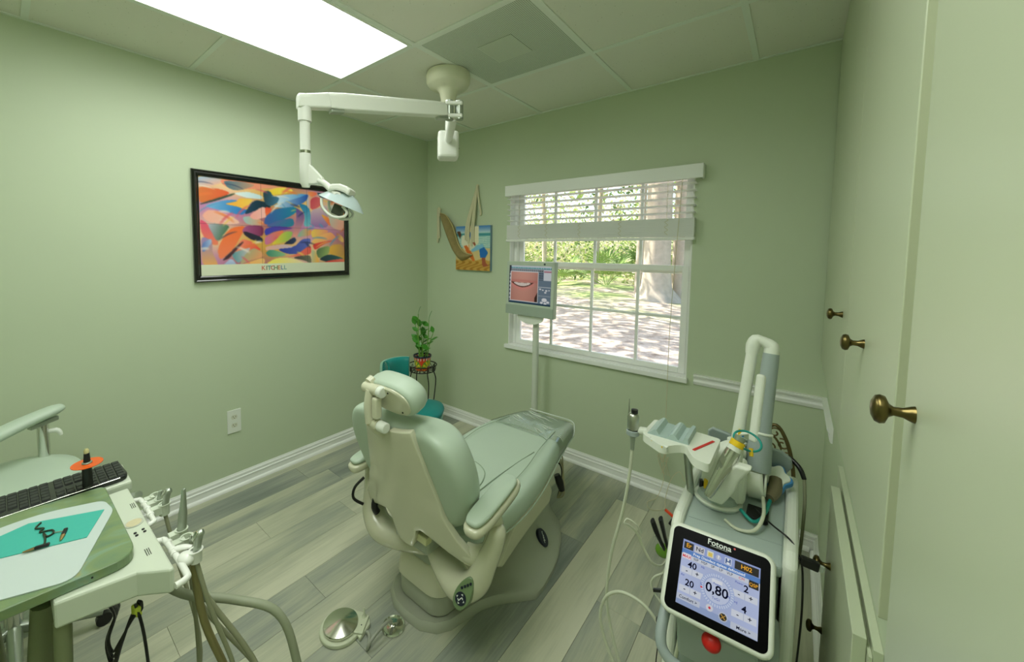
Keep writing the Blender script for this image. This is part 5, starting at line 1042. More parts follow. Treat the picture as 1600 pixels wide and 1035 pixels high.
for k, (dx, hh, dd) in enumerate(stems):
    base = V((SX, SY, 0.612)) + right_ * dx * 0.45 + dep_ * dd * 0.6; tip = V((SX, SY, 0.614 + hh)) + right_ * dx + dep_ * dd
    MB().tube([base, base.lerp(tip, 0.5) + right_ * 0.008 * (-1) ** k, tip], [0.005, 0.004, 0.0025], 6, smooth=4).build('stem', stemg, zz_, smooth=60)
    nl = max(3, int(hh / 0.055))
    for q in range(nl):
        t = 0.35 + 0.65 * q / (nl - 1); p = base.lerp(tip, t) + right_ * 0.008 * (-1) ** k * (1 - abs(2 * t - 1)); sg = (-1) ** (q + k)
        d = right_ * sg * 0.8 + V((0, 0, 0.55)) + dep_ * rng.uniform(-0.5, 0.5) if q < nl - 1 else V((0, 0, 1)) + right_ * 0.25 * sg
        leaf(p, d, rng.uniform(0.055, 0.078), (-0.5 * sg, -0.6, 0.7))

# ---------------------------------------------------------------- dental delivery unit at the left
du = thing('delivery_unit', 'white dental delivery unit with marbled green top and row of handpieces', 'dental unit', (1.36, -2.6, 0))
body = MB(); poly = [(1.125, -2.338), (1.566, -2.333), (1.565, -2.342), (1.523, -2.390), (1.496, -2.512), (1.125, -2.515)]
rs = []
for z, k in ((0.722, 0.985), (0.728, 1.0), (0.772, 1.0), (0.7775, 0.99)):
    cx_, cy_ = 1.36, -2.43; rs.append([V((cx_ + (x - cx_) * k, cy_ + (y - cy_) * k, z)) for x, y in poly])
ub = body.rings(rs).build('control_head', mat('unit_white', (204, 212, 194), 0.4), du, smooth=0, bevel=0.004, seg=2)
# gauge, switches and worn lettering on the top strip
G = V((1.327, -2.36, 0.778))
ga = MB().lathe([(0.019, 0.0), (0.0195, 0.001), (0.018, 0.0018), (0.016, 0.001), (0.001, 0.001)], G, n=28).build('pressure_gauge', mat('gauge_ring', (196, 200, 184), 0.3), du, smooth=40)
MB().lathe([(0.0155, 0.0), (0.0155, 0.0008), (0.001, 0.001)], G + V((0, 0, 0.0008)), n=24).build('gauge_face', mat('gauge_face', (206, 196, 160), 0.4), ga, smooth=0)
for x, y in ((1.375, -2.366), (1.372, -2.35), (1.387, -2.365), (1.384, -2.349)):
    MB().lathe([(0.0032, 0), (0.0032, 0.002), (0.001, 0.0026)], (x, y, 0.7778), n=10).build('switch', blackm, du, smooth=30)
inkm = mat('worn_ink', (60, 66, 54), 0.7)
for x, y in ((1.225, -2.349), (1.455, -2.362)):
    for k in range(3): MB().box((x + 0.0, y - 0.002 + 0.0035 * k, 0.7776), (x + 0.028, y - 0.0005 + 0.0035 * k, 0.778)).build('worn_mark', inkm, du, smooth=0)
# marbled work top
def rounded(pts, r, n=7):
    out = []
    for i in range(len(pts)):
        p, a, b_ = V((*pts[i], 0)), V((*pts[i - 1], 0)), V((*pts[(i + 1) % len(pts)], 0)); u, v = (a - p).normalized(), (b_ - p).normalized()
        rr = r[i] if hasattr(r, '__len__') else r
        for k in range(n):
            t = k / (n - 1); out.append(p + u * rr * (1 - t) ** 2 + v * rr * t ** 2)
    return [(q.x, q.y) for q in out]
tp_ = rounded([(1.493, -2.381), (1.112, -2.386), (1.06, -3.05), (1.44, -3.05)], (0.05, 0.02, 0.05, 0.05))
MB().rings([[V((x, y, z)) for x, y in tp_] for z in (0.778, 0.80)]).build('work_top', counterm, du, smooth=0, bevel=0.002, seg=1)
for y in (-2.43, -2.455): MB().cyl((1.484, y, 0.789), (1.488, y, 0.789), 0.002, n=8).build('edge_screw', darkm, du)
# keyboard ledge behind the work top
MB().box((0.965, -2.83, 0.755), (1.107, -2.325, 0.785)).build('keyboard_ledge', MATS['unit_white'], du, smooth=0, bevel=0.006)
MB().tube([(1.10, -2.42, 0.74), (1.125, -2.33, 0.745), (1.135, -2.318, 0.748)], 0.012, 8, smooth=3).build('ledge_bracket', satin, du, smooth=60)
# legs, arm and base under the head
postm = mat('unit_post', (120, 128, 92), 0.5)
MB().tube([(1.40, -2.52, 0.727), (1.39, -2.54, 0.45), (1.36, -2.56, 0.06)], 0.022, 12, smooth=4).build('support_tube', postm, du, smooth=60)
MB().tube([(1.48, -2.50, 0.727), (1.47, -2.51, 0.4), (1.44, -2.54, 0.06)], 0.014, 12, smooth=4).build('support_tube', postm, du, smooth=60)
MB().tube([(1.25, -2.62, 0.78), (1.28, -2.60, 0.5), (1.31, -2.58, 0.06)], 0.024, 12, smooth=4).build('support_tube', postm, du, smooth=60)
MB().box((1.12, -3.0, 0.12), (1.24, -2.62, 0.78)).build('cabinet_column', mat('unit_column', (96, 102, 70), 0.5), du, smooth=0, bevel=0.02)
rbox(1.14, 1.52, -2.96, -2.44, 0.0015, 0.065, r=0.08).build('floor_base', postm, du, smooth=50)
# hanger bars and holders
ZB = 0.742
MB().tube([(1.145, -2.337, ZB), (1.15, -2.322, ZB), (1.165, -2.315, ZB), (1.28, -2.313, ZB), (1.298, -2.318, ZB), (1.302, -2.336, ZB)], 0.0062, 10, smooth=4).build('hanger_bar', lampw, du, smooth=60)
MB().tube([(1.385, -2.337, ZB), (1.392, -2.321, ZB), (1.41, -2.312, ZB), (1.545, -2.308, ZB - 0.002), (1.567, -2.313, ZB - 0.003), (1.572, -2.334, ZB - 0.003)], 0.0072, 10, smooth=4).build('hanger_bar', lampw, du, smooth=60)
holdm = mat('holder_white', (206, 214, 196), 0.4)
def holder(x, y0, y1, z):
    h = MB().obox((x, (y0 + y1) / 2, z), (1, 0, 0), (0, 1, 0), (0, 0, 1), 0.021, y1 - y0, 0.02)
    h.lathe([(0.0125, -0.018), (0.0132, 0.009), (0.0148, 0.0125), (0.0105, 0.0125), (0.0098, -0.014)], (x, y1 + 0.004, z), n=20)
    return h.build('holder', holdm, du, smooth=35)
for h in ((1.172, -2.31, -2.288, 0.738), (1.202, -2.31, -2.284, 0.738), (1.235, -2.31, -2.282, 0.735), (1.398, -2.305, -2.282, 0.74), (1.432, -2.305, -2.280, 0.736)): holder(*h)
for x in (1.188, 1.219, 1.255, 1.416, 1.452, 1.468): MB().lathe([(0.0072, -0.005), (0.0088, -0.003), (0.0088, 0.003), (0.0072, 0.005)], (x, -2.3135 if x < 1.3 else -2.310, ZB), (1, 0, 0), 12).build('bar_clip', lampw, du, smooth=40)
b = MB(); b.ball((1.505, -2.297, 0.742), (0.022, 0.018, 0.014), 14, 8); b.lathe([(0.0125, -0.016), (0.014, 0.010), (0.016, 0.013), (0.0105, 0.013), (0.0095, -0.012)], (1.509, -2.278, 0.742), n=18); b.build('holder', lampw, du, smooth=60)
MB().tube([(1.462, -2.306, 0.748), (1.472, -2.292, 0.75), (1.482, -2.278, 0.748)], [0.010, 0.009, 0.005], 10, smooth=3, flat=0.6).build('holder', lampw, du, smooth=60)
def syringe(x, y, z, lean, L, label):
    s_ = thing('air_water_syringe', label, 'dental tool', (x, y, z), 'air water syringes on the delivery unit')
    u = V((lean, 0.12, 1)).normalized(); p = V((x, y, z))
    MB().tube([p, p + u * 0.014, p + u * L * 0.6, p + u * L * 0.8, p + u * L * 0.93, p + u * L + V((0.004, 0.008, 0))], [0.0072, 0.0085, 0.0082, 0.0092, 0.0108, 0.0065], 14, smooth=4).build('body', satin, s_, smooth=60)
    q_ = p + u * L * 0.93; MB().obox(q_ + V((0.003, -0.009, 0.002)), (1, 0, 0), (0, 0.6, 1), (0, -1, 0.6), 0.011, 0.02, 0.003).build('button_plate', chrome, s_, smooth=0, bevel=0.001)
    return s_
syringe(1.236, -2.278, 0.722, 0.06, 0.062, 'silver air water syringe in the rear holder group of the delivery unit')
syringe(1.509, -2.278, 0.728, 0.02, 0.066, 'silver air water syringe standing nearest the front corner of the delivery unit')
hp_ = thing('handpiece', 'tall slim silver handpiece standing upright in the middle holder', 'dental tool', (1.398, -2.278, 0.728))
MB().tube([(1.398, -2.278, 0.728), (1.398, -2.277, 0.75), (1.398, -2.274, 0.79), (1.398, -2.273, 0.802), (1.398, -2.271, 0.832), (1.398, -2.27, 0.852), (1.398, -2.27, 0.855)], [0.0095, 0.0104, 0.0102, 0.0086, 0.0062, 0.0045, 0.0018], 16, smooth=4).build('body', satin, hp_, smooth=60)
hp2 = thing('scaler_tip', 'small dark metal scaler tip between the two front holders', 'dental tool', (1.462, -2.276, 0.71))
MB().tube([(1.462, -2.276, 0.71), (1.462, -2.276, 0.732), (1.463, -2.276, 0.74), (1.463, -2.275, 0.745), (1.463, -2.275, 0.765)], [0.008, 0.008, 0.004, 0.005, 0.0025], 10).build('body', satin, hp2, smooth=60)
hp3 = thing('saliva_ejector', 'short grey suction valve in the rearmost holder of the delivery unit', 'dental tool', (1.202, -2.280, 0.725))
MB().tube([(1.202, -2.280, 0.725), (1.203, -2.279, 0.752), (1.204, -2.279, 0.772)], [0.008, 0.009, 0.005], 10).build('body', satin, hp3, smooth=60)
# hoses hanging from the holders
def hose(pts, r, m_=tubem): MB().tube(pts, r, 8, smooth=6).build('hose', m_, du, smooth=60)
hose([(1.509, -2.278, 0.728), (1.52, -2.255, 0.6), (1.52, -2.2, 0.35), (1.46, -2.22, 0.12), (1.44, -2.35, 0.05), (1.45, -2.44, 0.08)], 0.0052)
hose([(1.482, -2.278, 0.742), (1.485, -2.26, 0.55), (1.50, -2.20, 0.3), (1.53, -2.22, 0.1), (1.5, -2.4, 0.05)], 0.0085, mat('hose_olive', (140, 132, 86), 0.5))
hose([(1.462, -2.276, 0.71), (1.48, -2.25, 0.6), (1.53, -2.15, 0.35), (1.58, -2.13, 0.1), (1.56, -2.25, 0.012), (1.48, -2.44, 0.04)], 0.0065)
hose([(1.432, -2.276, 0.72), (1.435, -2.25, 0.55), (1.49, -2.13, 0.3), (1.54, -2.08, 0.08), (1.55, -2.2, 0.012), (1.48, -2.44, 0.045)], 0.0055)
hose([(1.398, -2.278, 0.728), (1.395, -2.26, 0.6), (1.385, -2.25, 0.3), (1.38, -2.3, 0.1), (1.39, -2.44, 0.05)], 0.005)
hose([(1.236, -2.278, 0.722), (1.25, -2.26, 0.6), (1.3, -2.22, 0.3), (1.35, -2.3, 0.1), (1.37, -2.44, 0.05)], 0.005)
hose([(1.38, -2.36, 0.69), (1.40, -2.28, 0.58), (1.46, -2.18, 0.53), (1.53, -2.10, 0.48), (1.57, -2.07, 0.35), (1.60, -2.06, 0.12), (1.6, -2.2, 0.02), (1.5, -2.42, 0.03)], 0.011, mat('suction_hose', (150, 156, 132), 0.5))
# tied bundle of black cable below the head
tb = MB()
for k in range(4):
    a = 0.3 * k
    tb.tube([(1.47, -2.43, 0.70), (1.455 - 0.01 * k, -2.42 + 0.004 * k, 0.655), (1.44 - 0.012 * k, -2.43, 0.60 - 0.01 * k), (1.45, -2.425, 0.575 - 0.012 * k), (1.475 + 0.004 * k, -2.415, 0.61), (1.495 - 0.004 * k, -2.395, 0.66), (1.50, -2.38, 0.675 + 0.004 * k), (1.49, -2.385, 0.69)], 0.0028, 6, smooth=6)
tb.tube([(1.495, -2.39, 0.69), (1.51, -2.38, 0.62), (1.52, -2.37, 0.45), (1.53, -2.35, 0.2), (1.52, -2.42, 0.07)], 0.003, 6, smooth=5)
tb.build('cable_bundle', blackm, du, smooth=60)
MB().obox((1.492, -2.388, 0.672), (1, 0.3, 0), (0, 1, 0), (0, 0, 1), 0.022, 0.012, 0.024).build('cable_tag', mat('tag_yellow', (196, 206, 70), 0.5), du, smooth=0, bevel=0.004)
# white tray paper, teal paper, bib chain
ZT = 0.8001
tag(MB().rings([[V((x, y, z)) for x, y in rounded([(1.165, -2.704), (1.151, -2.515), (1.201, -2.399), (1.269, -2.389), (1.488, -2.48), (1.411, -2.663)], (0.02, 0.05, 0.02, 0.02, 0.03, 0.02))] for z in (ZT + 0.0002, ZT + 0.0022)]).build('tray_paper', paperm, smooth=0), 'white tray cover sheet lying on the marbled green work top', 'paper')
trm = [(1.186, -2.533), (1.253, -2.405), (1.351, -2.448), (1.293, -2.586), (1.206, -2.601)]
tag(MB().rings([[V((x, y, z)) for x, y in trm] for z in (ZT + 0.0025, ZT + 0.0038)]).build('teal_napkin', tealpaper, smooth=0), 'bright teal paper napkin on the white tray sheet', 'napkin')
bc = thing('bib_chain', 'metal bib chain with two alligator clips on the teal napkin', 'chain', (1.29, -2.51, ZT + 0.004))
z0 = ZT + 0.0065
b = MB(); path, _ = spline([V((1.211, -2.514, z0)), V((1.228, -2.523, z0)), V((1.242, -2.511, z0)), V((1.254, -2.517, z0)), V((1.264, -2.499, z0)), V((1.28, -2.497, z0)), V((1.286, -2.507, z0)), V((1.267, -2.512, z0)), V((1.293, -2.511, z0)), V((1.313, -2.513, z0))], [0] * 10, 8)
for i in range(0, len(path), 1): b.ball(path[i], 0.0022, 6, 4)
b.build('ball_chain', mat('chain_metal', (90, 96, 84), 0.35, 0.9), bc, smooth=60, kind='stuff')
def clip(p, d):
    p = V(p); d = V(d).normalized(); s = d.cross(V((0, 0, 1)))
    c = MB().obox(p + V((0, 0, 0.001)), d, s, (0, 0, 1), 0.024, 0.008, 0.006).build('alligator_clip', blackm, bc, smooth=0, bevel=0.002)
    MB().tube([p + d * 0.012 + V((0, 0, 0.001)), p + d * 0.030], [0.0045, 0.002], 8, flat=0.6).build('clip_jaw', mat('clip_jaw', (190, 160, 110), 0.3, 0.9) if 'clip_jaw' not in MATS else MATS['clip_jaw'], c, smooth=50)
MB().tube([V((1.28, -2.497, z0)), V((1.286, -2.486, z0)), V((1.29, -2.481, z0))], 0.0012, 6).build('chain_link', satin, bc)
clip((1.296, -2.48, z0), (1, -0.3, 0)); clip((1.321, -2.517, z0), (-0.25, -1, 0))
# keyboard and curing light behind the work top
kb_ = thing('keyboard', 'black computer keyboard with glossy edge behind the marbled work top', 'keyboard', (1.04, -2.55, 0.7855))
MB().rings([[V((x, y, z)) for x, y in rounded([(1.093, -2.328), (0.972, -2.335), (0.972, -2.79), (1.093, -2.79)], (0.03, 0.02, 0.02, 0.02))] for z in (0.7856, 0.797, 0.80)]).build('case', mat('keyboard_black', (22, 25, 25), 0.3, coat=0.4), kb_, smooth=0, bevel=0.003)
b = MB()
def key(x, y, w_, l_): b.rings([[V((x + sx * w_ * k, y + sy * l_ * k, z)) for sx, sy in ((-.5, -.5), (.5, -.5), (.5, .5), (-.5, .5))] for z, k in ((0.8002, 1.0), (0.8032, 0.85))])
for r_ in range(6):
    x = 0.985 + r_ * 0.0186
    for c_ in range(22):
        y = -2.345 - c_ * 0.0196 - (0.008 if c_ > 3 else 0) - (0.008 if c_ > 6 else 0)
        if y > -2.78 and not (r_ == 5 and 9 < c_ < 15) and not (r_ in (3, 4) and 3 < c_ < 7 and r_ != 4): key(x, y, 0.0165, 0.0172)
b.build('keys', mat('key_black', (40, 43, 42), 0.45), kb_, smooth=0, kind='stuff')
MB().tube([(1.0945, -2.35, 0.799), (1.096, -2.5, 0.799), (1.096, -2.77, 0.799)], 0.0016, 6, smooth=3).build('edge_gloss', chrome, kb_, smooth=60)
cl = thing('curing_light', 'black dental curing light standing upright with round orange shield', 'dental tool', (1.088, -2.418, 0.785))
MB().tube([(1.09, -2.418, 0.8067), (1.09, -2.418, 0.86), (1.09, -2.417, 0.865), (1.089, -2.417, 0.87), (1.089, -2.417, 0.898)], [0.0115, 0.0105, 0.0085, 0.008, 0.0062], 14).build('body', blackm, cl, smooth=50)
MB().lathe([(0.0105, 0.862), (0.011, 0.866), (0.034, 0.8675), (0.034, 0.869), (0.008, 0.8695)], (1.089, -2.417, 0), (0, 0, 1), 30).build('shield', orangem, cl, smooth=30)
MB().lathe([(0.010, 0.8695), (0.0115, 0.871), (0.010, 0.8735), (0.008, 0.874)], (1.089, -2.417, 0), n=20).build('collar', satin, cl, smooth=40)
MB().tube([(1.089, -2.417, 0.898), (1.089, -2.417, 0.906), (1.0885, -2.417, 0.911)], [0.0055, 0.006, 0.003], 12).build('light_guide', mat('guide_glass', (206, 196, 140), 0.15), cl, smooth=60)

# ---------------------------------------------------------------- assistant stool at far left with padded belly bar
as_t = thing('assistant_stool', 'sage assistant stool with chrome post and curved padded arm at far left', 'stool', (0.42, -2.5, 0))
seatc = V((0.43, -2.49, 0))
cush(0.50, -2.575, 0.60, 0.655, 0.215, 0.205, 'seat', sagem, as_t, 0.0, 1.0)
MB().cyl((0.50, -2.575, 0.60), (0.50, -2.575, 0.09), 0.024).build('column', chrome, as_t, smooth=50)
for k in range(5):
    a = 2 * pi * k / 5; e = V((0.50 + 0.24 * math.cos(a), -2.575 + 0.24 * math.sin(a), 0.055))
    lg = MB().tube([V((0.50, -2.575, 0.11)), e], [0.022, 0.015], 8).build('leg', satin, as_t, smooth=50)
    MB().cyl(e + V((-0.011, 0, -0.03)), e + V((0.011, 0, -0.03)), 0.0245).build('caster', blackm, lg, smooth=50)
MB().tube([(0.345, -2.415, 0.828), (0.36, -2.44, 0.825), (0.40, -2.52, 0.812), (0.46, -2.61, 0.795), (0.55, -2.70, 0.785)], [0.02, 0.032, 0.036, 0.037, 0.03], 14, smooth=5, flat=0.6).build('arm_pad', sagem, as_t, smooth=60)
MB().obox((0.37, -2.468, 0.788), (0.45, -1, -0.12), (1, 0.45, 0), (0, 0, 1), 0.085, 0.03, 0.018).build('pad_plate', satin, as_t, smooth=0, bevel=0.004)
MB().tube([(0.36, -2.47, 0.785), (0.36, -2.47, 0.60), (0.375, -2.475, 0.575), (0.49, -2.56, 0.578)], 0.017, 12, smooth=4).build('arm_post', chrome, as_t, smooth=60)
MB().tube([(0.36, -2.455, 0.745), (0.365, -2.435, 0.745), (0.368, -2.425, 0.735), (0.368, -2.422, 0.722)], [0.008, 0.010, 0.008, 0.006], 8, smooth=3).build('clamp_lever', whitem, as_t, smooth=60)

# ---------------------------------------------------------------- dental laser console at the right
lz = thing('dental_laser', 'tall grey and white dental laser console with lit touch screen and jointed arm', 'dental laser', (2.46, -1.2, 0))
def shell(secs, n=8, r=0.03):
    rs = []
    for x0, x1, y0, y1, z in secs:
        ring = []; rr = min(r, (x1 - x0) / 2 - 0.001, (y1 - y0) / 2 - 0.001)
        for cx_, cy_, a0 in ((x1 - rr, y1 - rr, 0), (x0 + rr, y1 - rr, pi / 2), (x0 + rr, y0 + rr, pi), (x1 - rr, y0 + rr, 1.5 * pi)):
            for j in range(n): a = a0 + pi / 2 * j / (n - 1); ring.append(V((cx_ + rr * math.cos(a), cy_ + rr * math.sin(a), z)))
        rs.append(ring)
    return MB().rings(rs)
shell([(2.345, 2.575, -1.46, -0.90, 0.05), (2.345, 2.575, -1.46, -0.90, 0.11), (2.36, 2.565, -1.43, -0.90, 0.30), (2.36, 2.56, -1.385, -0.91, 0.55), (2.362, 2.558, -1.375, -0.93, 0.695), (2.372, 2.55, -1.36, -0.95, 0.707)]).build('body', greyp, lz, smooth=50)
# sloped top deck
b = MB(); dk = [(-1.372, 0.722), (-1.30, 0.732), (-1.10, 0.748), (-0.95, 0.752), (-0.93, 0.745), (-0.93, 0.69), (-1.372, 0.69)]
b.prism([V((2.352, y, z)) for y, z in dk], V((0.212, 0, 0))); b.build('deck', greyp, lz, smooth=0, bevel=0.008, seg=3)
MB().tube([(2.36, -1.325, 0.7292), (2.44, -1.315, 0.7302), (2.56, -1.30, 0.7325)], 0.0007, 5).build('deck_seam', greyd, lz)
def side(x0, x1, top):
    prof = [(-1.445, 0.06), (-1.425, 0.30), (-1.39, 0.50), (-1.38, 0.66), (-1.375, top - 0.02), (-1.34, top), (-1.10, top + 0.012), (-0.93, top + 0.006), (-0.885, top - 0.04), (-0.88, 0.06)]
    m_ = MB(); m_.prism([V((x0, y, z)) for y, z in prof], V((x1 - x0, 0, 0))); return m_.build('side_panel', laserw, lz, smooth=0, bevel=0.012, seg=3)
side(2.325, 2.353, 0.742); side(2.563, 2.592, 0.750)
shell([(2.33, 2.59, -1.52, -0.86, 0.035), (2.335, 2.585, -1.515, -0.865, 0.075), (2.35, 2.57, -1.50, -0.88, 0.085)]).build('plinth', laserw, lz, smooth=50)
for x in (2.37, 2.55):
    for y in (-1.46, -0.92):
        MB().cyl((x - 0.012, y, 0.0185), (x + 0.012, y, 0.0185), 0.018).build('caster', blackm, lz, smooth=50)
# tilted touch screen
TL, TR = V((2.336, -1.405, 0.748)), V((2.556, -1.405, 0.756)); BL, BR = V((2.337, -1.535, 0.602)), V((2.553, -1.535, 0.612))
sx_ = (TR - TL + BR - BL).normalized(); sy_ = (TL - BL + TR - BR); sy_ = (sy_ - sy_.dot(sx_) * sx_).normalized(); sn = sx_.cross(sy_)
sc = (TL + TR + BL + BR) / 4; SWd = 0.220; SHt = 0.203
def sp(u, v, d=0.0): return sc + sx_ * u + sy_ * v + sn * d      # metres from the centre
def rrect(w_, h_, r, d, n=7):
    o = []
    for cx_, cy_, a0 in ((w_ / 2 - r, h_ / 2 - r, 0), (-w_ / 2 + r, h_ / 2 - r, pi / 2), (-w_ / 2 + r, -h_ / 2 + r, pi), (w_ / 2 - r, -h_ / 2 + r, 1.5 * pi)):
        for j in range(n): a = a0 + pi / 2 * j / (n - 1); o.append(sp(cx_ + r * math.cos(a), cy_ + r * math.sin(a), d))
    return o
disp = MB().rings([rrect(SWd * .86, SHt * .86, 0.02, -0.034), rrect(SWd * .98, SHt * .98, 0.024, -0.016), rrect(SWd, SHt, 0.024, -0.006), rrect(SWd - 0.006, SHt - 0.006, 0.022, -0.001), rrect(SWd - 0.014, SHt - 0.014, 0.019, 0.0)]).build('display', laserw, lz, smooth=50)
MB().rings([rrect(SWd - 0.02, SHt - 0.02, 0.014, -0.002), rrect(SWd - 0.02, SHt - 0.02, 0.014, 0.0006)]).build('glass_front', mat('screen_glass', (6, 7, 7), 0.25, spec=0.03), disp, smooth=0)
MB().tube([(2.45, -1.37, 0.70), sp(0, -0.01, -0.03)], 0.03, 12).build('screen_neck', greyp, lz, smooth=50)
# screen picture: 0..1 across and down
su, sv = 0.158, 0.140; s0 = sp(-0.076, 0.066, 0.0009)
def q(u, v, d=0.0): return s0 + sx_ * (u * su) - sy_ * (v * sv) + sn * d
def ui(U, W):
    A = np.zeros(U.shape + (3,)); t = W[..., None]; A[:] = (184, 196, 232); A[:] = A - (1 - np.abs(U[..., None] - 0.5) * 2) * 14
    A[W < 0.155] = (150, 166, 216); A[(W >= 0.155) & (W < 0.225)] = (84, 132, 200)
    A[(W >= 0.225) & (W < 0.295)] = (208, 214, 226)
    def rect(u0, u1, v0, v1, c): A[(U > u0) & (U < u1) & (W > v0) & (W < v1)] = c
    rect(0.02, 0.15, 0.03, 0.14, (24, 22, 18)); rect(0.165, 0.30, 0.03, 0.14, (206, 208, 214)); rect(0.335, 0.42, 0.035, 0.13, (222, 226, 206)); rect(0.565, 0.65, 0.035, 0.135, (220, 228, 240))
    rect(0.35, 0.405, 0.06, 0.12, (226, 200, 90)); rect(0.575, 0.64, 0.05, 0.125, (34, 76, 140)); rect(0.595, 0.62, 0.05, 0.08, (230, 236, 240)); rect(0.59, 0.63, 0.095, 0.125, (230, 236, 240))
    rect(0.69, 0.98, 0.025, 0.15, (26, 22, 16)); rect(0.02, 0.13, 0.215, 0.30, (238, 226, 232)); rect(0.87, 0.985, 0.225, 0.335, (30, 26, 18))
    for u0, v0 in ((0.02, 0.43), (0.02, 0.71), (0.69, 0.445), (0.69, 0.73)): rect(u0, u0 + 0.29, v0, v0 + 0.095, (214, 220, 232)); rect(u0 + 0.143, u0 + 0.147, v0, v0 + 0.095, (160, 172, 200))
    rect(0.0, 1.0, 0.905, 1.0, (148, 166, 206)); rect(0.005, 0.31, 0.845, 0.93, (196, 204, 220)); rect(0.69, 0.995, 0.905, 0.99, (196, 204, 220))
    R2 = np.hypot((U - 0.5) * 1.13, W - 0.58); ang = np.arctan2(W - 0.58, (U - 0.5) * 1.13)
    A[R2 < 0.245] = (166, 182, 222); A[(R2 > 0.195) & (R2 < 0.235) & (np.sin(ang * 40) > 0)] = (206, 216, 238); A[R2 < 0.185] = (196, 206, 232); A[(R2 > 0.183) & (R2 < 0.19)] = (140, 158, 204)
    rect(0.43, 0.56, 0.43, 0.475, (226, 230, 238))
    A[np.hypot((U - 0.305) * 1.13, W - 0.62) < 0.016] = (214, 50, 70)
    A[np.hypot((U - 0.43) * 1.13, W - 0.86) < 0.05] = (214, 216, 224); A[np.hypot((U - 0.43) * 1.13, W - 0.86) < 0.018] = (206, 40, 60)
    A[np.hypot((U - 0.60) * 1.13, W - 0.90) < 0.06] = (210, 214, 220); A[np.hypot((U - 0.60) * 1.13, W - 0.90) < 0.05] = (40, 38, 30)
    A[(np.hypot((U - 0.60) * 1.13, W - 0.90) < 0.042) & ((np.abs((U - 0.6) * 1.13 - (W - 0.9)) < 0.008) | (np.abs((U - 0.6) * 1.13 + (W - 0.9)) < 0.008))] = (210, 160, 60)
    A[np.hypot((U - 0.485) * 1.13, W - 0.085) < 0.038] = (190, 196, 214)
    return A
scrm = attr_mat('laser_screen_glow', 0.3, emit=0.72)
sheet('screen', ui, q(0, 0), q(1, 0), q(0, 1), 200, 180, scrm, disp)
def inkmat(nm, c, e=0.6): return emit_mat(nm, lin(c), e)
ik, ib, io_, ir, iw = inkmat('ui_black', (14, 18, 40)), inkmat('ui_blue', (50, 80, 190)), inkmat('ui_orange', (236, 170, 50), 0.9), inkmat('ui_red', (214, 60, 70), 0.8), inkmat('ui_white', (236, 240, 246), 0.9)
def T(s, u, v, sz, m_, bold=0.0002, **k): return text('lettering', s, sz, q(u, v, 0.0004), sx_, sy_, m_, disp, bold=bold, **k)
T('0,80', 0.5, 0.58, 0.0265, ik, 0.0005); T('40', 0.16, 0.375, 0.019, ik, 0.0004); T('20', 0.15, 0.655, 0.019, ik, 0.0004); T('2', 0.845, 0.385, 0.019, ik, 0.0004); T('4', 0.835, 0.675, 0.019, ik, 0.0004)
for u0, v0 in ((0.02, 0.43), (0.02, 0.71), (0.69, 0.445), (0.69, 0.73)): T('-', u0 + 0.075, v0 + 0.045, 0.014, ik); T('+', u0 + 0.215, v0 + 0.045, 0.014, ik)
T('Er', 0.085, 0.085, 0.013, io_); T('Nd', 0.235, 0.085, 0.013, ik, 0.0001); T('?', 0.485, 0.085, 0.011, iw); T('H02', 0.835, 0.088, 0.0125, io_)
T('Prep Disinfect tipless defocused', 0.49, 0.19, 0.0082, iw, 0.0001); T('MAX', 0.075, 0.265, 0.009, ir, 0.0001); T('QSP', 0.927, 0.285, 0.009, io_, 0.0001)
for s_, u in (('SSP', 0.2), ('MSP', 0.31), ('SP', 0.425), ('LP', 0.53), ('VLP', 0.64)): T(s_, u, 0.26, 0.0075, ik, 0.0)
T('CM', 0.785, 0.26, 0.0075, ir, 0.0); T('Comfort >', 0.155, 0.888, 0.0085, ik, 0.0001); T('More >', 0.84, 0.948, 0.0085, ik, 0.0001)
T('Air', 0.05, 0.56, 0.0065, ib, 0.0); T('%', 0.3, 0.58, 0.0065, ib, 0.0); T('Hz', 0.3, 0.33, 0.0065, ib, 0.0); T('W', 0.645, 0.6, 0.007, ib, 0.0); T('TxG1', 0.5, 0.70, 0.007, ib, 0.0); T('Power', 0.5, 0.49, 0.006, ib, 0.0); T('Power', 0.76, 0.335, 0.006, ib, 0.0); T('mJ', 0.735, 0.62, 0.006, ib, 0.0)
text('lettering', 'Fotona', 0.0175, sp(0.0, 0.081, 0.0009), sx_, sy_, mat('logo_white', (226, 230, 228), 0.4), disp, bold=0.0003)
MB().rings([[sp(0.031 + 0.0022 * math.cos(a), 0.0855 + 0.0022 * math.sin(a), d) for a in [2 * pi * j / 10 for j in range(10)]] for d in (0.0007, 0.0011)]).build('logo_dot', redm, disp, smooth=0)
MB().obox(sp(0.0, 0.0735, 0.0009), sx_, sy_, sn, 0.036, 0.0007, 0.0003).build('logo_rule', MATS['logo_white'], disp, smooth=0)
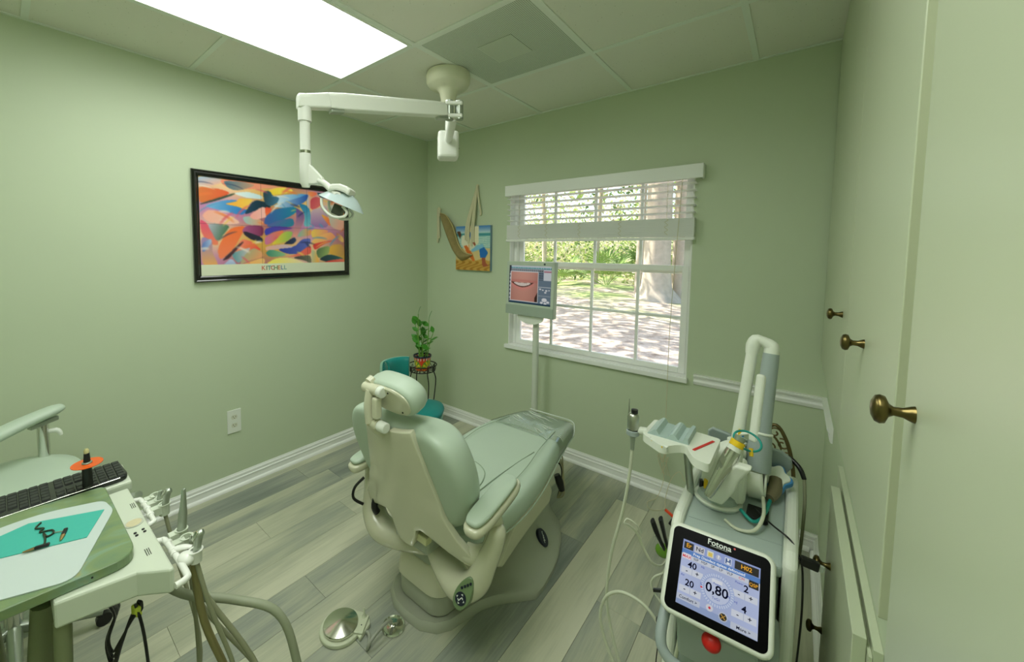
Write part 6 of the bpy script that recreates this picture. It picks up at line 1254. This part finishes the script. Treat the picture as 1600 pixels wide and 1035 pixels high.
# front handle, stop button
hl = [(2.352, -1.40, 0.60), (2.346, -1.47, 0.575), (2.345, -1.53, 0.53), (2.36, -1.55, 0.505), (2.40, -1.555, 0.495), (2.49, -1.555, 0.497), (2.535, -1.55, 0.505), (2.553, -1.53, 0.53), (2.555, -1.47, 0.575), (2.552, -1.40, 0.60)]
MB().tube(hl, 0.0125, 12, smooth=5).build('front_handle', greyd, lz, smooth=60)
MB().rings([[V((2.37, -1.50 + (0.57 - z) * 0.3, z)) + V((x, y, 0)) for x, y in ((0, 0), (0.165, 0), (0.165, 0.10), (0, 0.10))] for z in (0.44, 0.575)]).build('front_panel', greyp, lz, smooth=0, bevel=0.008)
MB().lathe([(0.014, 0), (0.014, 0.006), (0.0185, 0.012), (0.0195, 0.018), (0.015, 0.026), (0.004, 0.0285)], (2.447, -1.503, 0.556), (0, -0.8, 0.6), 24).build('stop_button', redm, lz, smooth=50)
MB().tube([(2.50, -1.43, 0.50), (2.495, -1.445, 0.475), (2.47, -1.45, 0.455), (2.445, -1.435, 0.45)], 0.002, 6, smooth=4).build('thin_wire', darkm, lz, smooth=60)
# turntable and white bracket that holds the handpiece
MB().lathe([(0.058, 0.0), (0.058, 0.008), (0.05, 0.014), (0.048, 0.03), (0.04, 0.036), (0.001, 0.037)], (2.412, -1.205, 0.738), n=36).build('turntable', greyp, lz, smooth=40)
MB().lathe([(0.0585, 0.0), (0.0605, 0.004), (0.0585, 0.009)], (2.412, -1.205, 0.742), n=36).build('turntable_ring', laserw, lz, smooth=40)
MB().tube([(2.40, -1.19, 0.775), (2.405, -1.17, 0.825), (2.425, -1.145, 0.865), (2.455, -1.125, 0.875)], [0.045, 0.048, 0.042, 0.034], 16, smooth=5, flat=0.75).build('column_hood', laserw, lz, smooth=60)
b = MB(); b.prism([V((x, -1.295 + (0.84 - z) * 0.25, z)) for x, z in ((2.404, 0.83), (2.392, 0.778), (2.398, 0.766), (2.430, 0.765), (2.440, 0.785), (2.458, 0.825), (2.466, 0.855), (2.492, 0.905), (2.455, 0.905))], V((0.004, 0.026, 0.006))); b.build('bracket', laserw, lz, smooth=0, bevel=0.008, seg=3)
MB().obox((2.452, -1.20, 0.815), (1, 0, 0.1), (0, 1, 0.25), (0, -0.25, 1), 0.05, 0.075, 0.115).build('bracket_body', laserw, lz, smooth=0, bevel=0.014, seg=3)
MB().cyl((2.462, -1.16, 0.80), (2.472, -1.16, 0.80), 0.05).build('pivot_plate', satin, lz, smooth=50)
# articulated arm
E1, E2 = V((2.467, -1.055, 1.192)), V((2.511, -1.055, 1.182)); J0 = V((2.494, -1.13, 0.795)); Lw = V((2.442, -1.095, 0.89))
MB().tube([J0 + V((-0.022, 0, -0.005)), J0 + V((0.02, 0, 0.0))], [0.044, 0.043], 26).build('shoulder', laserw, lz, smooth=40, bevel=0.006)
MB().cyl(J0 + V((0.0205, 0, 0)), J0 + V((0.026, 0, 0)), 0.034, n=26).build('shoulder_cap', laserw, lz, smooth=40, bevel=0.003)
da = (E2 - J0).normalized()
MB().tube([J0 + da * 0.035, J0 + da * 0.10, J0 + da * 0.16, J0 + da * 0.30, J0 + da * 0.345, E2 - da * 0.018], [0.033, 0.030, 0.022, 0.021, 0.021, 0.020], 18).build('upright_tube', greyd, lz, smooth=50)
MB().obox((J0 + da * 0.215) + V((-0.013, -0.012, 0)), da, V((1, -0.5, 0)), da.cross(V((1, -0.5, 0))), 0.20, 0.024, 0.03).build('white_inlay', laserw, lz, smooth=0, bevel=0.008, seg=3)
MB().tube([E2 - da * 0.02, E2, E2 + V((-0.006, 0, 0.008)), E1.lerp(E2, 0.6) + V((0, 0, 0.011)), E1.lerp(E2, 0.4) + V((0, 0, 0.011)), E1 + V((0.006, 0, 0.008)), E1 + V((-0.001, -0.002, -0.01)), E1 + V((-0.003, -0.004, -0.035))], [0.0185, 0.019, 0.0175, 0.015, 0.015, 0.0175, 0.0185, 0.016], 16, smooth=3).build('elbow', laserw, lz, smooth=60)
db = (Lw - E1).normalized()
MB().tube([E1 + db * 0.03, E1 + db * 0.2, Lw], [0.0148, 0.0148, 0.0158], 18).build('folded_tube', laserw, lz, smooth=50)
MB().lathe([(0.021, 0), (0.025, 0.003), (0.025, 0.009), (0.018, 0.012), (0.016, 0.026)], Lw - db * 0.002, db, 22).build('tube_collar', laserw, lz, smooth=40)
for dx in (-0.009, 0.009): MB().tube([Lw + db * 0.008 + V((dx, -0.016, 0)), Lw + db * 0.026 + V((dx, -0.017, 0))], 0.005, 10).build('fitting', chrome, lz, smooth=50)
b = MB(); mid = J0.lerp(E2, 0.36); a_ = Lw + V((0.0, -0.005, 0.02))
b.tube([a_, a_.lerp(mid, 0.5) + V((0, -0.006, 0.004)), mid + V((0, -0.005, 0))], [0.010, 0.009, 0.012], 10, smooth=3, flat=0.6); b.torus(mid, 0.024, 0.004, da, 24, 8); b.build('tie_strap', laserw, lz, smooth=60)
MB().obox(Lw - db * 0.03 + V((0.004, -0.0185, 0.003)), db, V((1, 0, 0)), db.cross(V((1, 0, 0))), 0.018, 0.007, 0.002).build('yellow_label', yellowm, lz, smooth=0)
MB().obox(Lw - db * 0.026 + V((0.013, -0.015, 0.003)), db, V((1, 0, 0)), db.cross(V((1, 0, 0))), 0.02, 0.005, 0.002).build('blue_label', bluem, lz, smooth=0)
# polished handpiece and its cables
h0, h1 = V((2.450, -1.285, 0.935)), V((2.402, -1.330, 0.808)); hd_ = (h1 - h0).normalized()
MB().tube([h0, h0 + hd_ * 0.045, h0 + hd_ * 0.075, h0 + hd_ * 0.13, h1], [0.0175, 0.0185, 0.0145, 0.0115, 0.0085], 18).build('laser_handpiece', mat('polished_steel', (206, 206, 200), 0.14, 1.0), lz, smooth=40)
MB().cyl(h0 - hd_ * 0.012, h0, 0.017).build('white_band', laserw, lz, smooth=40)
MB().cyl(h0 - hd_ * 0.028, h0 - hd_ * 0.0125, 0.0168).build('yellow_band', yellowm, lz, smooth=40)
MB().cyl(h0 - hd_ * 0.042, h0 - hd_ * 0.0285, 0.014, 0.012).build('handpiece_cap', satin, lz, smooth=40)
c_ = V((2.475, -1.22, 0.945)); MB().torus(c_, 0.032, 0.003, (0.3, -0.5, 1), 30, 7).build('teal_tube', tealcable, lz, smooth=60)
MB().tube([V((2.465, -1.24, 0.925)), V((2.462, -1.24, 0.88)), V((2.455, -1.245, 0.84))], 0.005, 8).build('white_rod', laserw, lz, smooth=60)
MB().tube([c_ + V((0.01, -0.02, -0.01)), c_ + V((0.012, -0.03, -0.028))], 0.005, 8).build('yellow_tip', yellowm, lz, smooth=60)
MB().tube([(2.375, -1.155, 0.90), (2.372, -1.165, 0.885), (2.385, -1.18, 0.85), (2.378, -1.19, 0.82), (2.372, -1.20, 0.785)], 0.0028, 6, smooth=5).build('teal_tube', tealcable, lz, smooth=60)
MB().tube([(2.384, -1.225, 0.80), (2.384, -1.225, 0.772)], 0.006, 8).build('yellow_tip', yellowm, lz, smooth=50)
MB().tube([(2.372, -1.215, 0.79), (2.372, -1.215, 0.768)], 0.007, 8).build('cable_plug', blackm, lz, smooth=50)
MB().tube([(2.47, -1.25, 0.76), (2.50, -1.27, 0.75), (2.52, -1.22, 0.75), (2.53, -1.14, 0.76)], 0.0045, 8, smooth=5).build('teal_tube', tealcable, lz, smooth=60)
MB().tube([(2.44, -1.29, 0.738), (2.47, -1.31, 0.7365), (2.505, -1.30, 0.745), (2.52, -1.26, 0.77), (2.515, -1.20, 0.79)], 0.0042, 8, smooth=5).build('white_cable', hosem, lz, smooth=60)
MB().box((2.482, -1.25, 0.7405), (2.53, -1.185, 0.752)).build('deck_socket', darkm, lz, smooth=0, bevel=0.003)
# grey leaf-shaped rest behind the arm
b = MB(); lf = [(2.352, -0.06), (2.358, 0.03), (2.37, 0.045), (2.45, 0.03), (2.55, 0.02), (2.572, 0.0), (2.575, -0.03), (2.555, -0.075), (2.50, -0.085), (2.42, -0.075)]
b.prism([V((x, -1.03 - z * 0.35, 0.845 + z * 0.95)) for x, z in lf], V((0, 0.012, 0.004))); b.build('arm_rest', greyd, lz, smooth=0, bevel=0.004)
MB().tube([(2.47, -1.02, 0.80), (2.47, -1.0, 0.745)], 0.02, 10).build('rest_post', greyp, lz, smooth=50)
# left tray with two grooves, bottle holder
b = MB()
tz = 0.93
def trayz(x): return 0.930 + 0.01 * (2.41 - x)
out = rounded([(2.232, -1.335), (2.30, -1.385), (2.325, -1.345), (2.345, -1.33), (2.375, -1.395), (2.412, -1.405), (2.414, -1.22), (2.235, -1.205)], (0.02, 0.02, 0.02, 0.015, 0.02, 0.014, 0.012, 0.012))
MB().rings([[V((x, y, trayz(x) + z)) for x, y in out] for z in (-0.022, -0.004, 0.0)]).build('side_tray', laserw, lz, smooth=40, bevel=0.002)
gt = MB(); prof = [(2.245, 0.001), (2.252, 0.006), (2.262, 0.016), (2.268, 0.016), (2.276, 0.004), (2.296, 0.002), (2.306, 0.014), (2.312, 0.016), (2.318, 0.014), (2.326, 0.004), (2.336, 0.006), (2.342, 0.016), (2.350, 0.016), (2.352, -0.002), (2.245, -0.002)]
gt.rings([[V((x, y, trayz(x) + z + 0.0006)) for x, z in prof] for y in (-1.325, -1.215)]).build('groove_insert', mat('tray_insert', (170, 190, 186), 0.4), lz, smooth=25)
MB().obox((2.384, -1.30, trayz(2.384) + 0.0012), (0.35, 1, 0), (1, -0.35, 0), (0, 0, 1), 0.10, 0.0065, 0.002).build('red_stripe', redm, lz, smooth=0)
MB().obox((2.282, -1.365, trayz(2.28) - 0.008), (0.85, -0.53, 0), (0.53, 0.85, 0.3), (0, -0.3, 1), 0.04, 0.006, 0.014).build('yellow_label', yellowm, lz, smooth=0, bevel=0.001)
for x, y in ((2.254, -1.345), (2.306, -1.374)): MB().obox((x, y, trayz(x) - 0.006), (0.85, -0.53, 0), (0.53, 0.85, 0.3), (0, -0.3, 1), 0.012, 0.008, 0.016).build('tray_lug', whitem, lz, smooth=0, bevel=0.001)
MB().tube([(2.335, -1.26, 0.91), (2.342, -1.235, 0.80), (2.348, -1.21, 0.70), (2.349, -1.205, 0.60)], 0.010, 10, smooth=3).build('tray_post', satin, lz, smooth=60)
MB().tube([(2.236, -1.30, 0.925), (2.222, -1.305, 0.925), (2.214, -1.308, 0.922)], [0.012, 0.012, 0.008], 10).build('holder_arm', laserw, lz, smooth=50)
MB().lathe([(0.0135, 0), (0.0185, 0.004), (0.0185, 0.016), (0.0155, 0.018), (0.0125, 0.01)], (2.200, -1.31, 0.905), n=22).build('holder_cup', greyd, lz, smooth=40)
sb_ = thing('spray_handpiece', 'small steel spray bottle handpiece with needle in the cup left of the laser tray', 'dental tool', (2.200, -1.31, 0.912))
MB().lathe([(0.0155, 0.926), (0.0165, 0.93), (0.0165, 0.964), (0.013, 0.972), (0.0095, 0.975), (0.001, 0.976)], (2.200, -1.31, 0), n=24).build('bottle', steel, sb_, smooth=40)
MB().lathe([(0.0095, 0.976), (0.0095, 0.987), (0.001, 0.988)], (2.203, -1.31, 0), n=18).build('cap', blackm, sb_, smooth=40)
MB().cyl((2.188, -1.317, 0.96), (2.190, -1.32, 1.02), 0.0026, 0.0012, 8).build('needle', steel, sb_, smooth=40)
MB().lathe([(0.011, 0.926), (0.008, 0.90), (0.006, 0.875), (0.0055, 0.86)], (2.200, -1.31, 0), n=16).build('hose_sleeve', satin, sb_, smooth=40)
MB().tube([(2.200, -1.31, 0.87), (2.195, -1.31, 0.782), (2.178, -1.31, 0.651), (2.148, -1.31, 0.50), (2.138, -1.31, 0.351), (2.156, -1.31, 0.242), (2.199, -1.32, 0.13), (2.235, -1.34, 0.08), (2.24, -1.36, 0.10), (2.20, -1.36, 0.16), (2.154, -1.36, 0.246), (2.137, -1.36, 0.321), (2.155, -1.36, 0.392), (2.20, -1.36, 0.432), (2.261, -1.36, 0.431), (2.305, -1.36, 0.391), (2.325, -1.37, 0.33), (2.33, -1.40, 0.30), (2.352, -1.415, 0.34), (2.37, -1.42, 0.47), (2.378, -1.425, 0.56)], 0.0047, 8, smooth=6).build('hose', hosem, sb_, smooth=60)
# blue and white scanner head with tan grip lying on the deck, silver clip beside it
sc_ = thing('scanner_head', 'white and blue cloud shaped tool head with brown grip on the laser deck', 'dental tool', (2.54, -1.05, 0.77))
b = MB(); cl_ = [(0.036 * (1 + 0.14 * math.cos(5 * a)) * math.cos(a), 0.042 * (1 + 0.14 * math.cos(5 * a)) * math.sin(a)) for a in [2 * pi * j / 40 for j in range(40)]]
hx, hy, hz = V((1, 0.1, 0)).normalized(), V((0, 0.85, 0.5)).normalized(), V((0, -0.5, 0.85)).normalized(); o_c = V((2.538, -1.06, 0.790))
b.rings([[o_c + hx * x * k + hy * y * k + hz * d for x, y in cl_] for d, k in ((-0.012, 0.9), (-0.008, 1), (0.004, 1), (0.008, 0.93))]); b.build('blue_rim', bluem, sc_, smooth=40)
MB().rings([[o_c + hx * x * k + hy * y * k + hz * d for x, y in cl_] for d, k in ((0.0082, 0.84), (0.014, 0.82), (0.017, 0.7))]).build('white_cover', laserw, sc_, smooth=40)
MB().tube([o_c + hz * 0.016 - hy * 0.012, o_c - hy * 0.05 + hz * 0.014, V((2.527, -1.145, 0.765))], [0.015, 0.0175, 0.013], 14, smooth=3).build('grip', mat('grip_brown', (112, 104, 78), 0.5), sc_, smooth=60)
MB().tube([o_c - hx * 0.03 + hz * 0.012, o_c - hx * 0.05 + hz * 0.014], [0.016, 0.014], 14).build('silver_end', steel, sc_, smooth=50)
mc2 = thing('metal_clip', 'small shiny metal bracket clip with black hose behind the laser arm', 'clip', (2.53, -0.99, 0.80))
b = MB(); b.box((2.505, -1.005, 0.80), (2.55, -1.001, 0.835)).box((2.505, -1.001, 0.80), (2.509, -0.96, 0.84)).box((2.547, -1.001, 0.80), (2.551, -0.96, 0.845)).box((2.509, -1.001, 0.80), (2.547, -0.96, 0.804)); b.build('bracket', steel, mc2, smooth=0)
MB().cyl((2.515, -0.985, 0.838), (2.54, -0.985, 0.838), 0.007).build('barrel', chrome, mc2, smooth=40)
MB().tube([(2.55, -0.985, 0.835), (2.57, -0.985, 0.832), (2.592, -1.0, 0.815), (2.603, -1.01, 0.79)], [0.006, 0.007, 0.007, 0.006], 8, smooth=4).build('black_hose', blackm, mc2, smooth=60)
MB().tube([(2.603, -1.01, 0.79), (2.607, -1.02, 0.72), (2.605, -1.02, 0.6), (2.60, -1.0, 0.5)], 0.004, 7, smooth=4).build('tan_cord', tubem, mc2, smooth=60)
# power cord with usb plug
uc_ = thing('plug_cord', 'thin black cord with chunky black plug hanging between the laser and the cabinet knob', 'cord', (2.6, -1.3, 0.7))
MB().tube([(2.50, -1.23, 0.765), (2.54, -1.275, 0.762), (2.575, -1.30, 0.755), (2.592, -1.315, 0.735), (2.601, -1.325, 0.70), (2.604, -1.33, 0.60), (2.602, -1.30, 0.45), (2.597, -1.26, 0.25), (2.60, -1.2, 0.03)], 0.0022, 6, smooth=6).build('cord', blackm, uc_, smooth=60)
MB().obox((2.612, -1.335, 0.735), (1, 0.12, -0.12), (-0.1, 1, 0), (0.12, 0, 1), 0.034, 0.014, 0.022).build('plug', blackm, uc_, smooth=0, bevel=0.003)
MB().obox((2.6325, -1.333, 0.732), (1, 0.12, -0.12), (-0.1, 1, 0), (0.12, 0, 1), 0.008, 0.008, 0.014).build('clear_cap', mat('cap_grey', (170, 180, 168), 0.3), uc_, smooth=0, bevel=0.001)
MB().tube([(2.5925, -1.336, 0.739), (2.596, -1.335, 0.737)], 0.003, 6).build('strain_relief', blackm, uc_)
# laser goggles hanging on the left flank
gg = thing('safety_goggles', 'black safety goggles with green lens and white strap hanging left of the laser', 'goggles', (2.29, -1.3, 0.62))
MB().tube([(2.282, -1.385, 0.712), (2.288, -1.375, 0.685), (2.298, -1.36, 0.648), (2.308, -1.35, 0.62)], [0.010, 0.011, 0.008, 0.006], 8, smooth=4, flat=0.5).build('temple', blackm, gg, smooth=60)
MB().tube([(2.298, -1.365, 0.715), (2.303, -1.36, 0.69), (2.310, -1.35, 0.65), (2.315, -1.345, 0.625)], [0.011, 0.010, 0.008, 0.006], 8, smooth=4, flat=0.5).build('temple', blackm, gg, smooth=60)
MB().ball((2.302, -1.34, 0.607), (0.02, 0.018, 0.02), 14, 8).build('green_lens', greenlens, gg, smooth=60)
MB().tube([(2.285, -1.365, 0.66), (2.293, -1.355, 0.64), (2.30, -1.35, 0.625)], 0.004, 8).build('metal_arm', chrome, gg, smooth=50)
MB().tube([(2.318, -1.34, 0.655), (2.319, -1.35, 0.61), (2.308, -1.37, 0.585), (2.285, -1.385, 0.59), (2.262, -1.39, 0.625), (2.248, -1.40, 0.665), (2.228, -1.41, 0.685), (2.215, -1.412, 0.688), (2.222, -1.405, 0.70), (2.245, -1.40, 0.69), (2.255, -1.395, 0.668)], 0.0055, 8, smooth=5, flat=0.4).build('strap', hosem, gg, smooth=60)
rk = thing('red_clip_strap', 'small black strap with bright red tip beside the goggles', 'strap', (2.31, -1.25, 0.66))
MB().obox((2.312, -1.258, 0.652), (0.5, 0, 1), (0, 1, 0), (1, 0, -0.5), 0.03, 0.012, 0.02).build('strap', blackm, rk, smooth=0, bevel=0.003)
MB().obox((2.300, -1.26, 0.675), (1, 0, -0.55), (0, 1, 0), (0.55, 0, 1), 0.03, 0.008, 0.006).build('red_tip', mat('red_orange', (226, 70, 30), 0.5), rk, smooth=0, bevel=0.001)
pb = thing('hanging_cord', 'thin black cord with round bob and cream loop left of the laser', 'cord', (2.3, -1.33, 0.4))
MB().tube([(2.322, -1.37, 0.60), (2.312, -1.37, 0.565), (2.292, -1.375, 0.545), (2.283, -1.375, 0.52), (2.29, -1.372, 0.495), (2.305, -1.37, 0.478), (2.316, -1.368, 0.465)], 0.0028, 7, smooth=5).build('loop', hosem, pb, smooth=60)
MB().obox((2.303, -1.372, 0.508), (1, 0, 0.5), (0, 1, 0), (-0.5, 0, 1), 0.034, 0.006, 0.008).build('band', blackm, pb, smooth=0)
MB().tube([(2.318, -1.37, 0.60), (2.315, -1.37, 0.50), (2.312, -1.37, 0.45), (2.310, -1.37, 0.43)], 0.0016, 6).build('cord', blackm, pb)
MB().ball((2.309, -1.37, 0.418), (0.011, 0.011, 0.014), 14, 9).build('bob', blackm, pb, smooth=60)
MB().tube([(2.309, -1.37, 0.405), (2.305, -1.38, 0.3), (2.305, -1.39, 0.1)], 0.0016, 6).build('cord', blackm, pb)

# ---------------------------------------------------------------- bronze scroll-back in the corner behind the laser
bs_ = thing('scroll_stand', 'bronze wrought metal scroll back standing in the corner behind the laser', 'stand', (2.50, -0.20, 0))
MB().tube([(2.42, -0.2, 0.004), (2.425, -0.2, 0.40), (2.45, -0.2, 0.56), (2.51, -0.2, 0.655), (2.555, -0.2, 0.60), (2.585, -0.2, 0.48), (2.592, -0.2, 0.35), (2.592, -0.2, 0.004)], 0.008, 8, smooth=6).build('outer_frame', bronzem, bs_, smooth=60)
MB().tube([(2.455, -0.2, 0.30), (2.462, -0.2, 0.48), (2.495, -0.2, 0.595), (2.53, -0.2, 0.575), (2.555, -0.2, 0.49), (2.565, -0.2, 0.35)], 0.005, 8, smooth=6).build('inner_frame', bronzem, bs_, smooth=60)
def spiral(c, r, t0, sg, n=14): return [V((c[0] + r * (1 - i / n * 0.8) * math.cos(t0 + sg * i * 0.55), -0.2, c[1] + r * (1 - i / n * 0.8) * math.sin(t0 + sg * i * 0.55))) for i in range(n)]
for c, r, t0, sg in (((2.515, 0.618), 0.026, 0.2, 1), ((2.545, 0.57), 0.028, 2.0, -1), ((2.563, 0.515), 0.022, 1.0, 1), ((2.50, 0.55), 0.028, 3.0, 1)): MB().tube(spiral(c, r, t0, sg), 0.0038, 7, smooth=3).build('scroll', bronzem, bs_, smooth=60)
MB().box((2.40, -0.23, 0.28), (2.61, -0.17, 0.292)).build('crossbar', bronzem, bs_, smooth=0, bevel=0.003)

# ---------------------------------------------------------------- foot control and chrome floor disc
fc = thing('foot_control', 'chrome domed foot control disc on a cream base lying on the floor', 'pedal', (1.29, -1.74, 0))
d0 = V((1.288, -1.752, 0))
ol3 = []
for j in range(40):
    a = 2 * pi * j / 40; x, y = 0.086 * math.cos(a), 0.076 * math.sin(a)
    ol3.append((x, y))
e1 = V((0.62, 0.78, 0)); e2 = V((0.78, -0.62, 0))
pl = [d0 + V((0.080 * math.cos(a), 0.080 * math.sin(a), 0)) for a in [math.radians(96 + 278 * j / 30) for j in range(31)]]
pl = [(p.x, p.y) for p in pl] + [(1.386, -1.735), (1.365, -1.672), (1.335, -1.655), (1.305, -1.66)]
rs = []
for z, k in ((0.0008, 1.0), (0.012, 1.0), (0.016, 0.97)): rs.append([V((1.31 + (x - 1.31) * k, -1.735 + (y + 1.735) * k, z)) for x, y in pl])
MB().rings(rs).build('base', mat('pedal_cream', (196, 202, 176), 0.4), fc, smooth=30, bevel=0.003)
MB().lathe([(0.062, 0.0165), (0.066, 0.020), (0.066, 0.026), (0.064, 0.029), (0.02, 0.040), (0.001, 0.0425)], d0 + V((0.0, -0.001, 0)), n=56).build('chrome_disc', mat('spun_steel', (214, 214, 204), 0.16, 1.0), fc, smooth=25)
MB().obox((1.347, -1.70, 0.020), (0.55, -0.83, 0), (0.83, 0.55, 0), (0, 0, 1), 0.075, 0.036, 0.008).build('toggle_cover', MATS['pedal_cream'], fc, smooth=0, bevel=0.003)
MB().lathe([(0.011, 0.024), (0.007, 0.03), (0.004, 0.036), (0.0035, 0.058), (0.001, 0.06)], (1.330, -1.675, 0), n=14).build('toggle', MATS['pedal_cream'], fc, smooth=50)
MB().ball((1.352, -1.704, 0.0245), (0.0025, 0.0025, 0.0015), 8, 5).build('indicator', navym, fc)
MB().tube([(1.378, -1.70, 0.012), (1.395, -1.70, 0.0115), (1.415, -1.715, 0.0085), (1.432, -1.735, 0.0085), (1.437, -1.728, 0.03), (1.437, -1.69, 0.045), (1.433, -1.635, 0.042), (1.434, -1.625, 0.022)], 0.0062, 8, smooth=6).build('hose', mat('pedal_hose', (150, 154, 140), 0.4), fc, smooth=60)
MB().lathe([(0.044, 0.0008), (0.0455, 0.006), (0.042, 0.011), (0.038, 0.007), (0.016, 0.0065), (0.010, 0.009), (0.008, 0.016), (0.001, 0.017)], (1.434, -1.614, 0), n=40).build('floor_flange', chrome, fc, smooth=40)
